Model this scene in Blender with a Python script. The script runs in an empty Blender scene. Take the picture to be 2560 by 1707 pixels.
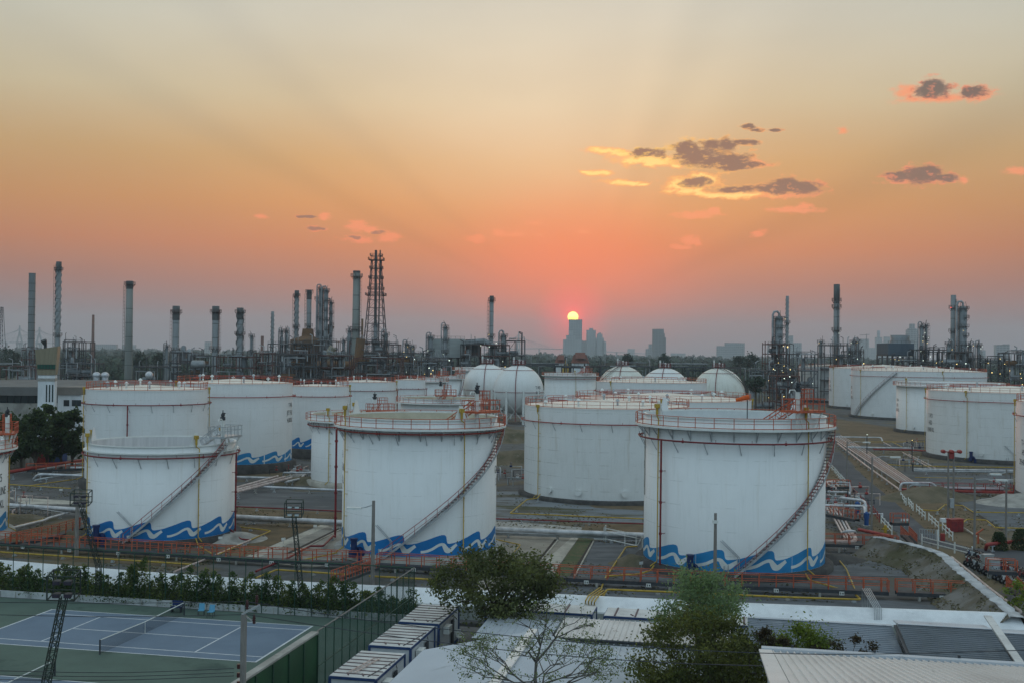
import bpy, math, random
from math import sin, cos, pi, atan2, asin, sqrt, radians
from mathutils import Vector, Matrix, noise as mnoise
random.seed(7)
S = bpy.context.scene
C = S.collection

# ------------------------------------------------------------------ camera model (photo pixels 2560 x 1707)
F, CX, CY, Y0, ROLL, HC = 2800.0, 1280.0, 853.5, 881.0, 0.012, 22.6
T = math.atan((Y0 - CY) / F)
CR, SR = cos(ROLL), sin(ROLL)

def ray(px, py):
    a_, b_ = px - CX, py - CY
    a, b = a_ * CR + b_ * SR, -a_ * SR + b_ * CR
    x, up = a / F, -b / F
    return Vector((x, cos(T) - up * sin(T), sin(T) + up * cos(T)))

def gp(px, py, z=0.0):
    """ground point (height z) seen at a photo pixel"""
    d = ray(px, py)
    return Vector((0, 0, HC)) + d * ((z - HC) / d.z)

def at(px, py, Y):
    """point at forward distance Y seen at a photo pixel"""
    d = ray(px, py)
    return Vector((0, 0, HC)) + d * (Y / d.y)

CROPS = {'A': (0, 620, 3.675), 'B': (640, 600, 3.675), 'C': (1280, 700, 3.675), 'D': (1920, 700, 3.675),
         'E': (0, 1020, 3.675), 'F': (640, 1020, 3.675), 'G': (1280, 1020, 3.675), 'H': (1920, 1020, 3.675),
         'I': (0, 1340, 3.675), 'J': (640, 1340, 3.675), 'K': (1280, 1340, 3.675), 'L': (1920, 1340, 3.675),
         'M': (400, 1100, 4.704), 'N': (1200, 1080, 4.3545), 'R': (2050, 1080, 3.92), 'S': (1400, 160, 2.0276),
         'U': (600, 480, 2.613), 'V': (0, 880, 3.268)}

def cr(k, x, y):
    a = CROPS[k]
    return a[0] + x / a[2], a[1] + y / a[2]

def cg(k, x, y, z=0.0):
    return gp(*cr(k, x, y), z)

cam = bpy.data.cameras.new('camera')
co = bpy.data.objects.new('camera', cam)
C.objects.link(co)
cam.sensor_width = 36
cam.lens = F / 2560 * 36
cam.clip_start, cam.clip_end = 0.5, 40000
fw, u0, r0 = Vector((0, cos(T), sin(T))), Vector((0, -sin(T), cos(T))), Vector((1, 0, 0))
X, Yv, Z = r0 * CR + u0 * SR, -r0 * SR + u0 * CR, -fw
m = Matrix((X, Yv, Z)).transposed().to_4x4()
m.translation = (0, 0, HC)
co.matrix_world = m
S.camera = co

# ------------------------------------------------------------------ mesh builder
class MB:
    def __init__(s):
        s.v, s.f, s.m, s.sm = [], [], [], []
        s.mi = 0
    def add(s, vs, fs, smooth=False):
        n = len(s.v)
        s.v += [tuple(p) for p in vs]
        for f in fs:
            s.f.append([i + n for i in f]); s.m.append(s.mi); s.sm.append(smooth)
        return s
    def box(s, c, size, rz=0.0, ax=None):
        hx, hy, hz = size[0] / 2, size[1] / 2, size[2] / 2
        c = Vector(c); ca, sa = cos(rz), sin(rz)
        vs = []
        for x, y, z in ((-1,-1,-1),(1,-1,-1),(1,1,-1),(-1,1,-1),(-1,-1,1),(1,-1,1),(1,1,1),(-1,1,1)):
            x, y, z = x * hx, y * hy, z * hz
            vs.append((c.x + x * ca - y * sa, c.y + x * sa + y * ca, c.z + z))
        return s.add(vs, [(0,3,2,1),(4,5,6,7),(0,1,5,4),(1,2,6,5),(2,3,7,6),(3,0,4,7)])
    def beam(s, p, q, w, h=None):
        """rectangular bar between two points"""
        p, q = Vector(p), Vector(q); h = h or w
        d = (q - p)
        if d.length < 1e-6: return s
        d.normalize()
        sd = d.cross(Vector((0, 0, 1)))
        if sd.length < 1e-3: sd = Vector((1, 0, 0))
        sd.normalize(); up = sd.cross(d)
        a, b = sd * (w / 2), up * (h / 2)
        vs = [p - a - b, p + a - b, p + a + b, p - a + b, q - a - b, q + a - b, q + a + b, q - a + b]
        return s.add(vs, [(0,1,2,3),(7,6,5,4),(0,4,5,1),(1,5,6,2),(2,6,7,3),(3,7,4,0)])
    def cyl(s, p, q, r0, r1=None, n=12, cap=True, smooth=True):
        p, q = Vector(p), Vector(q); r1 = r0 if r1 is None else r1
        d = (q - p).normalized()
        a = d.cross(Vector((0, 0, 1)))
        if a.length < 1e-3: a = Vector((1, 0, 0))
        a.normalize(); b = d.cross(a)
        vs = []
        for c, r in ((p, r0), (q, r1)):
            for i in range(n):
                t = 2 * pi * i / n
                vs.append(c + a * (r * cos(t)) + b * (r * sin(t)))
        s.add(vs, [(i, (i + 1) % n, n + (i + 1) % n, n + i) for i in range(n)], smooth)
        if cap:
            s.add(vs[:n], [tuple(range(n - 1, -1, -1))]); s.add(vs[n:], [tuple(range(n))])
        return s
    def tube(s, pts, r, n=6, closed=False, smooth=True):
        pts = [Vector(p) for p in pts]; k = len(pts)
        vs = []; prev = None
        for i, p in enumerate(pts):
            if closed: d = (pts[(i + 1) % k] - pts[i - 1])
            elif i == 0: d = pts[1] - p
            elif i == k - 1: d = p - pts[i - 1]
            else: d = (pts[i + 1] - p).normalized() + (p - pts[i - 1]).normalized()
            if d.length < 1e-9: d = Vector((0, 0, 1))
            d.normalize()
            if prev is None:
                a = d.cross(Vector((0, 0, 1)))
                if a.length < 1e-2: a = Vector((1, 0, 0))
            else:
                a = prev - d * prev.dot(d)
                if a.length < 1e-3: a = d.cross(Vector((0, 1, 0)))
            a.normalize(); prev = a; b = d.cross(a)
            for j in range(n):
                t = 2 * pi * j / n
                vs.append(p + a * (r * cos(t)) + b * (r * sin(t)))
        fs = []
        for i in range(k if closed else k - 1):
            i2 = (i + 1) % k
            for j in range(n):
                j2 = (j + 1) % n
                fs.append((i * n + j, i * n + j2, i2 * n + j2, i2 * n + j))
        s.add(vs, fs, smooth)
        if not closed:
            s.add(vs[:n], [tuple(range(n - 1, -1, -1))]); s.add(vs[-n:], [tuple(range(n))])
        return s
    def lathe(s, prof, n=48, c=(0, 0, 0), smooth=True, a0=0.0, a1=2 * pi):
        """profile [(r, z)...] turned about a vertical axis; angle 0 faces -Y"""
        full = abs(a1 - a0 - 2 * pi) < 1e-6
        k = n if full else n + 1
        vs = []
        for r, z in prof:
            for i in range(k):
                t = a0 + (a1 - a0) * i / n
                vs.append((c[0] + r * sin(t), c[1] - r * cos(t), c[2] + z))
        fs = []
        for j in range(len(prof) - 1):
            for i in range(n):
                i2 = (i + 1) % k
                fs.append((j * k + i, j * k + i2, (j + 1) * k + i2, (j + 1) * k + i))
        return s.add(vs, fs, smooth)
    def prism(s, poly, z0, z1):
        n = len(poly)
        vs = [(p[0], p[1], z0) for p in poly] + [(p[0], p[1], z1) for p in poly]
        ar = sum(poly[i][0] * poly[(i + 1) % n][1] - poly[(i + 1) % n][0] * poly[i][1] for i in range(n))
        fs = [tuple(range(n - 1, -1, -1)), tuple(range(n, 2 * n))] + [(i, (i + 1) % n, n + (i + 1) % n, n + i) for i in range(n)]
        if ar < 0: fs = [f[::-1] for f in fs]
        return s.add(vs, fs)
    def ball(s, c, r, nu=16, nv=10, sc=(1, 1, 1)):
        prof = [(r * sin(pi * i / nv), -r * cos(pi * i / nv)) for i in range(nv + 1)]
        n0 = len(s.v)
        s.lathe(prof, nu, (0, 0, 0))
        for i in range(n0, len(s.v)):
            x, y, z = s.v[i]
            s.v[i] = (c[0] + x * sc[0], c[1] + y * sc[1], c[2] + z * sc[2])
        return s
    def rail(s, pts, h=1.1, step=1.6, r=0.03, mids=(0.55,), closed=False, pr=None):
        """handrail along a path: posts, top rail and mid rails"""
        pts = [Vector(p) for p in pts]
        q = pts + [pts[0]] if closed else pts
        up = Vector((0, 0, 1))
        for hh in (h,) + tuple(h * m_ for m_ in mids):
            for a, b in zip(q, q[1:]):
                s.beam(a + up * hh, b + up * hh, 2 * r * (1 if hh == h else .8))
        acc = 0.0; nxt = 0.0
        for a, b in zip(q, q[1:]):
            L = (b - a).length
            while nxt <= acc + L + 1e-6:
                p = a + (b - a) * ((nxt - acc) / max(L, 1e-6))
                s.beam(p, p + up * h, 2 * (pr or r))
                nxt += step
            acc += L
        if not closed: s.beam(pts[-1], pts[-1] + up * h, 2 * (pr or r))
        return s
    def leaves(s, c, rad, n, size, clumps=12, spread=0.42, up=0.3, rng=random, shell=.35):
        """leaf-sized faces gathered in clumps through an ellipsoid"""
        c = Vector(c)
        cs = []
        for i in range(clumps):
            while True:
                p = Vector((rng.uniform(-1, 1), rng.uniform(-1, 1), rng.uniform(-1, 1)))
                if shell < p.length < 1: break
            cs.append((Vector((p.x * rad[0], p.y * rad[1], p.z * rad[2])), rng.uniform(.6, 1.25)))
        ms = min(rad)
        for i in range(n):
            k, w = cs[rng.randrange(clumps)]
            g = Vector((rng.gauss(0, 1), rng.gauss(0, 1), rng.gauss(0, .8))) * (spread * ms * w * .6)
            s.leaf(c + k + g, size * rng.uniform(.6, 1.3), rng, up)
        return cs
    def leaf(s, p, sz, rng=random, up=.3):
        nrm = Vector((rng.gauss(0, 1), rng.gauss(0, 1), rng.gauss(up, 1))).normalized()
        a = nrm.cross(Vector((rng.gauss(0, 1), rng.gauss(0, 1), rng.gauss(0, 1)))).normalized()
        b = nrm.cross(a)
        s.add([p - a * sz, p - b * sz * .5, p + a * sz, p + b * sz * .5], [(0, 1, 2, 3)])
    def build(s, name, mats, parent=None, loc=None, rz=0.0):
        me = bpy.data.meshes.new(name)
        me.from_pydata(s.v, [], s.f)
        if not isinstance(mats, (list, tuple)): mats = [mats]
        for mm in mats: me.materials.append(mm)
        me.polygons.foreach_set('material_index', s.m)
        me.polygons.foreach_set('use_smooth', s.sm)
        me.update()
        o = bpy.data.objects.new(name, me)
        C.objects.link(o)
        if parent is not None: o.parent = parent
        if loc is not None: o.location = loc
        o.rotation_euler.z = rz
        return o

def tag(o, label=None, cat=None, group=None, kind=None):
    if label: o['label'] = label
    if cat: o['category'] = cat
    if group: o['group'] = group
    if kind: o['kind'] = kind
    return o

def thing(name, label, cat, loc=(0, 0, 0), rz=0.0, group=None):
    o = bpy.data.objects.new(name, None)
    C.objects.link(o)
    o.empty_display_size = .2
    o.location = loc; o.rotation_euler.z = rz
    return tag(o, label, cat, group)

def copy_tree(o, parent=None):
    c = o.copy(); C.objects.link(c); c.parent = parent
    for ch in [k for k in bpy.data.objects if k.parent == o]: copy_tree(ch, c)
    return c

def smooth_path(pts, n=6, closed=False):
    """Catmull-Rom through points (any dimension)"""
    out = []; k = len(pts)
    g = (lambda i: pts[i % k]) if closed else (lambda i: pts[max(0, min(k - 1, i))])
    for i in range(k if closed else k - 1):
        p0, p1, p2, p3 = g(i - 1), g(i), g(i + 1), g(i + 2)
        for j in range(n):
            t = j / n
            out.append(tuple(.5 * (2 * b + (c - a) * t + (2 * a - 5 * b + 4 * c - d) * t * t + (3 * b - a - 3 * c + d) * t ** 3) for a, b, c, d in zip(p0, p1, p2, p3)))
    if not closed: out.append(tuple(pts[-1]))
    return out

# ------------------------------------------------------------------ materials
MATS = {}
def mat(name, c1, c2=None, scale=1.0, rough=.6, metal=0.0, bump=0.0, bscale=None, detail=5.0, lo=.35, hi=.65, stretch=(1, 1, 1), emit=0.0, isl=0.0, thin=True, c3=None, s3=1.0, lo3=.5, hi3=.62, spec=.4):
    m = bpy.data.materials.new(name); m.use_nodes = True
    nt = m.node_tree; N, Lk = nt.nodes, nt.links
    b = N['Principled BSDF']
    b.inputs['Roughness'].default_value = rough
    b.inputs['Metallic'].default_value = metal
    b.inputs['Specular IOR Level'].default_value = spec
    b.inputs['Base Color'].default_value = (*c1, 1)
    tc = N.new('ShaderNodeTexCoord'); mp = N.new('ShaderNodeMapping')
    mp.inputs['Scale'].default_value = stretch
    Lk.new(tc.outputs['Object'], mp.inputs['Vector'])
    col = None
    def layer(prev, c, sc, l, h):
        nz = N.new('ShaderNodeTexNoise'); nz.inputs['Scale'].default_value = sc; nz.inputs['Detail'].default_value = detail
        nz.inputs['Roughness'].default_value = .62
        Lk.new(mp.outputs[0], nz.inputs['Vector'])
        r = N.new('ShaderNodeMapRange'); r.interpolation_type = 'SMOOTHSTEP'
        r.inputs['From Min'].default_value = l; r.inputs['From Max'].default_value = h
        Lk.new(nz.outputs['Fac'], r.inputs['Value'])
        x = N.new('ShaderNodeMix'); x.data_type = 'RGBA'
        if prev is None: x.inputs[6].default_value = (*c1, 1)
        else: Lk.new(prev, x.inputs[6])
        x.inputs[7].default_value = (*c, 1)
        Lk.new(r.outputs[0], x.inputs[0])
        return x.outputs[2]
    if c2: col = layer(None, c2, scale, lo, hi)
    if c3: col = layer(col, c3, s3, lo3, hi3)
    if isl:
        g = N.new('ShaderNodeNewGeometry')
        r = N.new('ShaderNodeMapRange'); r.inputs['To Min'].default_value = 1 - isl; r.inputs['To Max'].default_value = 1 + isl
        Lk.new(g.outputs['Random Per Island'], r.inputs['Value'])
        h = N.new('ShaderNodeHueSaturation'); Lk.new(r.outputs[0], h.inputs['Value'])
        if col: Lk.new(col, h.inputs['Color'])
        else: h.inputs['Color'].default_value = (*c1, 1)
        col = h.outputs[0]
    if col: Lk.new(col, b.inputs['Base Color'])
    if bump:
        nz = N.new('ShaderNodeTexNoise'); nz.inputs['Scale'].default_value = bscale or scale * 4; nz.inputs['Detail'].default_value = 6
        Lk.new(tc.outputs['Object'], nz.inputs['Vector'])
        bp = N.new('ShaderNodeBump'); bp.inputs['Strength'].default_value = min(1, bump); bp.inputs['Distance'].default_value = bump * .2
        Lk.new(nz.outputs['Fac'], bp.inputs['Height']); Lk.new(bp.outputs[0], b.inputs['Normal'])
    if isl and thin:      # thin leaves let light through
        tr = N.new('ShaderNodeBsdfTranslucent'); mx = N.new('ShaderNodeMixShader'); mx.inputs[0].default_value = .42
        if col:
            g2_ = N.new('ShaderNodeMix'); g2_.data_type = 'RGBA'; g2_.blend_type = 'MULTIPLY'; g2_.inputs[0].default_value = 1; Lk.new(col, g2_.inputs[6]); g2_.inputs[7].default_value = (2.0, 2.1, 1.3, 1); Lk.new(g2_.outputs[2], tr.inputs[0])
        Lk.new(b.outputs[0], mx.inputs[1]); Lk.new(tr.outputs[0], mx.inputs[2]); Lk.new(mx.outputs[0], N['Material Output'].inputs['Surface'])
    if emit:
        b.inputs['Emission Color'].default_value = (*c1, 1); b.inputs['Emission Strength'].default_value = emit
        m.cycles.emission_sampling = 'NONE'
    MATS[name] = m
    return m

def tank_paint(name, base, dirt, amount=.5, courses=2.4, rust=0.0, seam_=.42):
    """white tank paint: faint plate courses, vertical run-off streaks, patches"""
    m = bpy.data.materials.new(name); m.use_nodes = True
    nt = m.node_tree; N, Lk = nt.nodes, nt.links
    b = N['Principled BSDF']; b.inputs['Roughness'].default_value = .45; b.inputs['Specular IOR Level'].default_value = .35
    tc = N.new('ShaderNodeTexCoord'); sx = N.new('ShaderNodeSeparateXYZ'); Lk.new(tc.outputs['Object'], sx.inputs[0])
    def math_(op, a, bb=None, c=None):
        n = N.new('ShaderNodeMath'); n.operation = op
        for i, v in enumerate((a, bb, c)):
            if v is None: continue
            if isinstance(v, (int, float)): n.inputs[i].default_value = v
            else: Lk.new(v, n.inputs[i])
        return n.outputs[0]
    ang = math_('ARCTAN2', sx.outputs[0], sx.outputs[1])
    cb = N.new('ShaderNodeCombineXYZ')
    Lk.new(math_('MULTIPLY', ang, 9.0), cb.inputs[0]); Lk.new(math_('MULTIPLY', sx.outputs[2], .07), cb.inputs[1])
    def noise(vec, sc, det=5):
        n = N.new('ShaderNodeTexNoise'); n.inputs['Scale'].default_value = sc; n.inputs['Detail'].default_value = det; n.inputs['Roughness'].default_value = .65
        Lk.new(vec, n.inputs['Vector']); return n.outputs['Fac']
    def ramp(v, lo, hi, a, bb):
        r = N.new('ShaderNodeMapRange'); r.interpolation_type = 'SMOOTHSTEP'
        for k, x in zip(('From Min', 'From Max', 'To Min', 'To Max'), (lo, hi, a, bb)): r.inputs[k].default_value = x
        Lk.new(v, r.inputs['Value']); return r.outputs[0]
    streak = ramp(noise(cb.outputs[0], 3.0), .48, .78, 0, amount)
    patch = ramp(noise(tc.outputs['Object'], .35, 6), .4, .75, 0, amount * .55)
    z = math_('DIVIDE', sx.outputs[2], courses)
    fr = math_('ABSOLUTE', math_('SUBTRACT', math_('FRACT', z), .5))
    brk = ramp(noise(cb.outputs[0], .8, 3), .42, .62, 0, 1)
    seam = math_('MULTIPLY', ramp(fr, .478, .494, 0, seam_), brk)
    fac = math_('MINIMUM', math_('ADD', math_('ADD', streak, patch), seam), .9)
    x = N.new('ShaderNodeMix'); x.data_type = 'RGBA'
    x.inputs[6].default_value = (*base, 1); x.inputs[7].default_value = (*dirt, 1)
    Lk.new(fac, x.inputs[0]); out = x.outputs[2]
    if rust:
        cb2 = N.new('ShaderNodeCombineXYZ')
        Lk.new(math_('MULTIPLY', ang, 5.0), cb2.inputs[0]); Lk.new(math_('MULTIPLY', sx.outputs[2], .03), cb2.inputs[1])
        rr = ramp(noise(cb2.outputs[0], 2.2, 4), .58, .75, 0, rust)
        y = N.new('ShaderNodeMix'); y.data_type = 'RGBA'; Lk.new(rr, y.inputs[0]); Lk.new(out, y.inputs[6]); y.inputs[7].default_value = (.42, .33, .2, 1); out = y.outputs[2]
    Lk.new(out, b.inputs['Base Color'])
    bp = N.new('ShaderNodeBump'); bp.inputs['Strength'].default_value = .25; bp.inputs['Distance'].default_value = .05
    Lk.new(noise(tc.outputs['Object'], .5, 3), bp.inputs['Height']); Lk.new(bp.outputs[0], b.inputs['Normal'])
    MATS[name] = m
    return m

WHITE = tank_paint('tank_white', (.82, .82, .81), (.50, .50, .47), .24, 2.4, .16, .5)
WHITE_OLD = tank_paint('tank_white_aged', (.80, .80, .78), (.42, .41, .37), .22, 1.95, .34, .85)
WHITE_SPH = tank_paint('sphere_white', (.80, .80, .78), (.50, .50, .45), .35, 40, 0)
WHITE_RUST = tank_paint('sphere_stained', (.74, .73, .66), (.45, .42, .34), .55, 40, .5)
CREAM = mat('cream_primer', (.60, .55, .44), (.50, .46, .36), .6, .7)
ROOFW = mat('roof_cream', (.80, .74, .66), (.62, .56, .48), .35, .6, lo=.4, hi=.75)
GALV = mat('galvanised', (.50, .52, .53), (.36, .38, .40), 1.2, .42, .35)
SILVER = mat('pipe_silver', (.66, .66, .68), (.45, .46, .48), 1.0, .4, .35)
PINKPIPE = mat('pipe_pale_pink', (.68, .56, .51), (.45, .32, .28), 1.5, .55)
RED = mat('red_paint', (.36, .045, .035), (.25, .03, .03), 2.0, .5)
DRED = mat('deep_red_pipe', (.24, .02, .025), (.16, .016, .02), 2.0, .5)
ORANGE = mat('orange_rail', (.55, .12, .05), (.38, .08, .04), 2.0, .55)
YELLOW = mat('yellow_pipe', (.52, .34, .04), (.38, .24, .035), 2.0, .5)
BLUE = mat('wave_blue', (.006, .19, .50), (.006, .16, .44), .6, .45)
BLUE2 = mat('wave_blue_faded', (.018, .25, .54), (.02, .22, .47), .6, .5)
WAVEW = mat('wave_white', (.78, .79, .76), (.68, .69, .66), 1.0, .5)
DBLUE = mat('equipment_blue', (.01, .03, .12), (.008, .02, .08), 2.0, .45)
BLACK = mat('black_lettering', (.02, .02, .022), rough=.7)
DARK = mat('dark_steel', (.055, .06, .068), (.035, .038, .045), 1.5, .6)
STAIR = mat('stair_steel', (.16, .125, .12), (.10, .08, .08), 2, .6)
BITUM = mat('tank_base_dark', (.045, .042, .042), (.08, .075, .07), .8, .85)
CONC = mat('concrete', (.42, .40, .365), (.28, .265, .24), .5, .85, bump=.1, bscale=6, c3=(.14, .13, .12), s3=.22, lo3=.55, hi3=.75)
CONCW = mat('concrete_light', (.52, .48, .41), (.36, .33, .28), .5, .9, c3=(.2, .18, .15), s3=1.6, lo3=.58, hi3=.7)
WHITEWALL = mat('white_wash', (.80, .82, .84), (.66, .68, .70), .5, .8, c3=(.46, .47, .47), s3=.35, lo3=.6, hi3=.8, stretch=(1, 1, .3), detail=8)
GREEN = mat('fence_green', (.02, .075, .045), (.03, .06, .04), 1, .5)
DGREEN = mat('mast_green', (.025, .045, .035), (.035, .04, .035), 2, .6)
POLE = mat('concrete_pole', (.26, .235, .215), (.18, .165, .15), 2.0, .85, stretch=(3, 3, .5))
GLASS = mat('dark_glass', (.03, .045, .05), rough=.12, spec=.6)
LAMPY = mat('lamp_yellow', (1.0, .72, .25), emit=4)
LAMPW = mat('lamp_white', (.85, 1.0, .85), emit=4)
LAMPR = mat('lamp_red', (1.0, .08, .05), emit=6)
# ------------------------------------------------------------------ sky, sun, haze
SUN_PX = (1432.5, 793.0)
sd = ray(*SUN_PX).normalized()
SUN_AZ, SUN_EL = atan2(sd.x, sd.y), asin(sd.z)
W = bpy.data.worlds.new('World'); S.world = W; W.use_nodes = True
nt = W.node_tree; N, Lk = nt.nodes, nt.links
bg = N['Background']
def nm(op, a, b=None, c=None, clamp=False):
    n = N.new('ShaderNodeMath'); n.operation = op; n.use_clamp = clamp
    for i, v in enumerate((a, b, c)):
        if v is None: continue
        if isinstance(v, (int, float)): n.inputs[i].default_value = v
        else: Lk.new(v, n.inputs[i])
    return n.outputs[0]
def nvm(op, a, b=None, c=None):
    n = N.new('ShaderNodeVectorMath'); n.operation = op
    for i, v in enumerate((a, b, c)):
        if v is None: continue
        if isinstance(v, (tuple, list)): n.inputs[i].default_value = v
        else: Lk.new(v, n.inputs[i])
    return n.outputs['Value'] if op in ('LENGTH', 'DOT_PRODUCT') else n.outputs['Vector']
def nramp(v, stops, interp='EASE'):
    n = N.new('ShaderNodeValToRGB'); e = n.color_ramp.elements; n.color_ramp.interpolation = interp
    while len(e) < len(stops): e.new(0.5)
    for k, (p, c) in zip(e, stops):
        k.position = p; k.color = (*c, 1) if len(c) == 3 else c
    Lk.new(v, n.inputs[0]); return n.outputs[0]
def nmr(v, a, b, c, d, smooth=True):
    n = N.new('ShaderNodeMapRange'); n.interpolation_type = 'SMOOTHSTEP' if smooth else 'LINEAR'
    for k, x in zip(('From Min', 'From Max', 'To Min', 'To Max'), (a, b, c, d)): n.inputs[k].default_value = x
    Lk.new(v, n.inputs['Value']); return n.outputs[0]
def nmix(f, a, b, mode='MIX'):
    n = N.new('ShaderNodeMix'); n.data_type = 'RGBA'; n.blend_type = mode
    for i, v in ((0, f), (6, a), (7, b)):
        if isinstance(v, (int, float)): n.inputs[i].default_value = v
        elif isinstance(v, (tuple, list)): n.inputs[i].default_value = (*v, 1)
        else: Lk.new(v, n.inputs[i])
    return n.outputs[2]
def lin(r, g, b):
    f = lambda c: c / 12.92 if c <= .04045 else ((c + .055) / 1.055) ** 2.4
    return f(r / 255), f(g / 255), f(b / 255)

tcw = N.new('ShaderNodeTexCoord'); dirv = nvm('NORMALIZE', tcw.outputs['Generated'])
sx = N.new('ShaderNodeSeparateXYZ'); Lk.new(dirv, sx.inputs[0])
el = nm('ARCSINE', sx.outputs[2])                         # elevation
az = nm('ARCTAN2', sx.outputs[0], sx.outputs[1])          # azimuth from +Y towards +X
t = nm('DIVIDE', el, radians(90), clamp=True)
k = lambda deg: deg / 90.0
west = nramp(t, [(k(0), lin(136, 124, 128)), (k(1.6), lin(144, 119, 117)), (k(3.4), lin(172, 114, 96)), (k(5.3), lin(202, 124, 82)), (k(7.4), lin(211, 147, 90)),
                 (k(9.6), lin(210, 166, 112)), (k(12.5), lin(211, 192, 156)), (k(16), lin(208, 202, 182)), (k(19), lin(200, 201, 191)), (k(32), lin(200, 204, 198)), (k(60), lin(190, 203, 207)), (k(90), lin(184, 199, 206))], 'LINEAR')
east = nramp(t, [(k(0), lin(146, 180, 198)), (k(14), lin(176, 208, 228)), (k(40), lin(184, 211, 226)), (k(90), lin(184, 199, 206))], 'LINEAR')
# how far a direction is from the sun's side of the sky
cosaz = nm('COSINE', nm('SUBTRACT', az, SUN_AZ))
fw_ = nmr(cosaz, -.35, .75, 0, 1)
base = nmix(fw_, east, west)
# side fall-off: the sky dims away from the sun within the west
ang = nm('ARCCOSINE', nvm('DOT_PRODUCT', dirv, tuple(sd)))
side = nmr(nm('ABSOLUTE', nm('SUBTRACT', az, SUN_AZ - .05)), .06, .62, 0, 1)
base = nmix(nm('MULTIPLY', nm('MULTIPLY', side, fw_), .75), base, nmix(1, base, (.70, .78, .86), 'MULTIPLY'))
# red scatter round and above the low sun
da = nm('SUBTRACT', az, SUN_AZ); de = nm('SUBTRACT', el, SUN_EL)
g1 = nm('SQRT', nm('ADD', nm('POWER', nm('DIVIDE', da, radians(5.0)), 2), nm('POWER', nm('DIVIDE', nm('SUBTRACT', de, .040), radians(3.3)), 2)))
base = nmix(nmr(g1, 0, 1.75, .72, 0), base, lin(240, 112, 76))
g2 = nm('DIVIDE', ang, radians(2.3))
base = nmix(nmr(g2, .1, 1.0, .95, 0), base, (1.15, .125, .085))
g4 = nm('DIVIDE', ang, radians(.8))
base = nmix(nmr(g4, .3, 1.0, .9, 0), base, (1.6, .13, .08))
# broad warm brightening high over the sun
g3 = nm('SQRT', nm('ADD', nm('POWER', nm('DIVIDE', nm('ADD', da, .03), radians(10.5)), 2), nm('POWER', nm('DIVIDE', nm('SUBTRACT', el, radians(12.5)), radians(6.5)), 2)))
base = nmix(nmr(g3, 0, 1.3, .30, 0), base, lin(244, 232, 206))
# faint rays fanning out from the sun
psi = nm('ARCTAN2', de, da)
rays = nramp(nm('DIVIDE', psi, pi, clamp=True), [(0, (1, 1, 1)), (.105, (1, 1, 1)), (.135, (.90, .91, .93)), (.17, (1.0, 1.0, 1.0)), (.27, (.985, .985, .985)), (.33, (1.02, 1.02, 1.02)), (.37, (.965, .97, .975)), (.41, (1.025, 1.02, 1.02)), (.45, (.98, .98, .985)), (.55, (1, 1, 1)),
                             (.66, (1, 1, 1)), (.76, (1, 1, 1)), (.785, (.945, .95, .965)), (.81, (1, 1, 1)), (.835, (1, 1, 1)), (.855, (.925, .935, .955)), (.875, (1, 1, 1)), (1, (.98, .98, .98))], 'EASE')
rm = nm('MULTIPLY', nmr(ang, .05, .14, 0, 1), nmr(ang, .35, .62, 1, .25))
base = nmix(rm, base, nmix(1, base, rays, 'MULTIPLY'))
# soft high haze mottling
nz = N.new('ShaderNodeTexNoise'); nz.inputs['Scale'].default_value = 1.0; nz.inputs['Detail'].default_value = 4
cbw = N.new('ShaderNodeCombineXYZ'); Lk.new(nm('MULTIPLY', az, 3.2), cbw.inputs[0]); Lk.new(nm('MULTIPLY', el, 9.0), cbw.inputs[1])
Lk.new(cbw.outputs[0], nz.inputs['Vector'])
mott = nmr(nz.outputs['Fac'], .3, .7, .95, 1.03)
cm = N.new('ShaderNodeCombineXYZ')
for i in range(3): Lk.new(mott, cm.inputs[i])
base = nmix(1, base, cm.outputs[0], 'MULTIPLY')

# clouds: soft heaps in azimuth / elevation; thin parts glow, thick parts shade, sides toward the sun are lit
P2 = N.new('ShaderNodeCombineXYZ'); Lk.new(az, P2.inputs[0]); Lk.new(el, P2.inputs[1]); P2 = P2.outputs[0]
def noise3(P, sc, stretch, det=8, rough=.66, out='Fac'):
    n = N.new('ShaderNodeTexNoise'); n.inputs['Scale'].default_value = sc; n.inputs['Detail'].default_value = det; n.inputs['Roughness'].default_value = rough
    Lk.new(nvm('MULTIPLY', P, stretch), n.inputs['Vector']); return n.outputs[out]
def blob(PW, lst):
    acc = None
    for kx, x, y, rx, ry in lst:
        px, py = cr(kx, x, y); d = ray(px, py).normalized(); s = CROPS[kx][2] * F
        ca, ce = atan2(d.x, d.y), asin(d.z)
        ix, iy = s / rx, s / ry
        v = nvm('LENGTH', nvm('MULTIPLY_ADD', PW, (ix, iy, 0), (-ca * ix, -ce * iy, 0)))
        acc = v if acc is None else nm('SMOOTH_MIN', acc, v, .3)
    return acc
BRI = [('S', 230, 448, 125, 22), ('S', 300, 462, 100, 20), ('S', 450, 490, 190, 34), ('S', 590, 512, 50, 16), ('S', 180, 556, 85, 18), ('S', 120, 548, 40, 10), ('S', 330, 602, 110, 16), ('S', 420, 612, 35, 9), ('S', 600, 610, 75, 34), ('S', 720, 590, 110, 40), ('S', 640, 645, 110, 24), ('S', 860, 662, 260, 20)]
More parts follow.
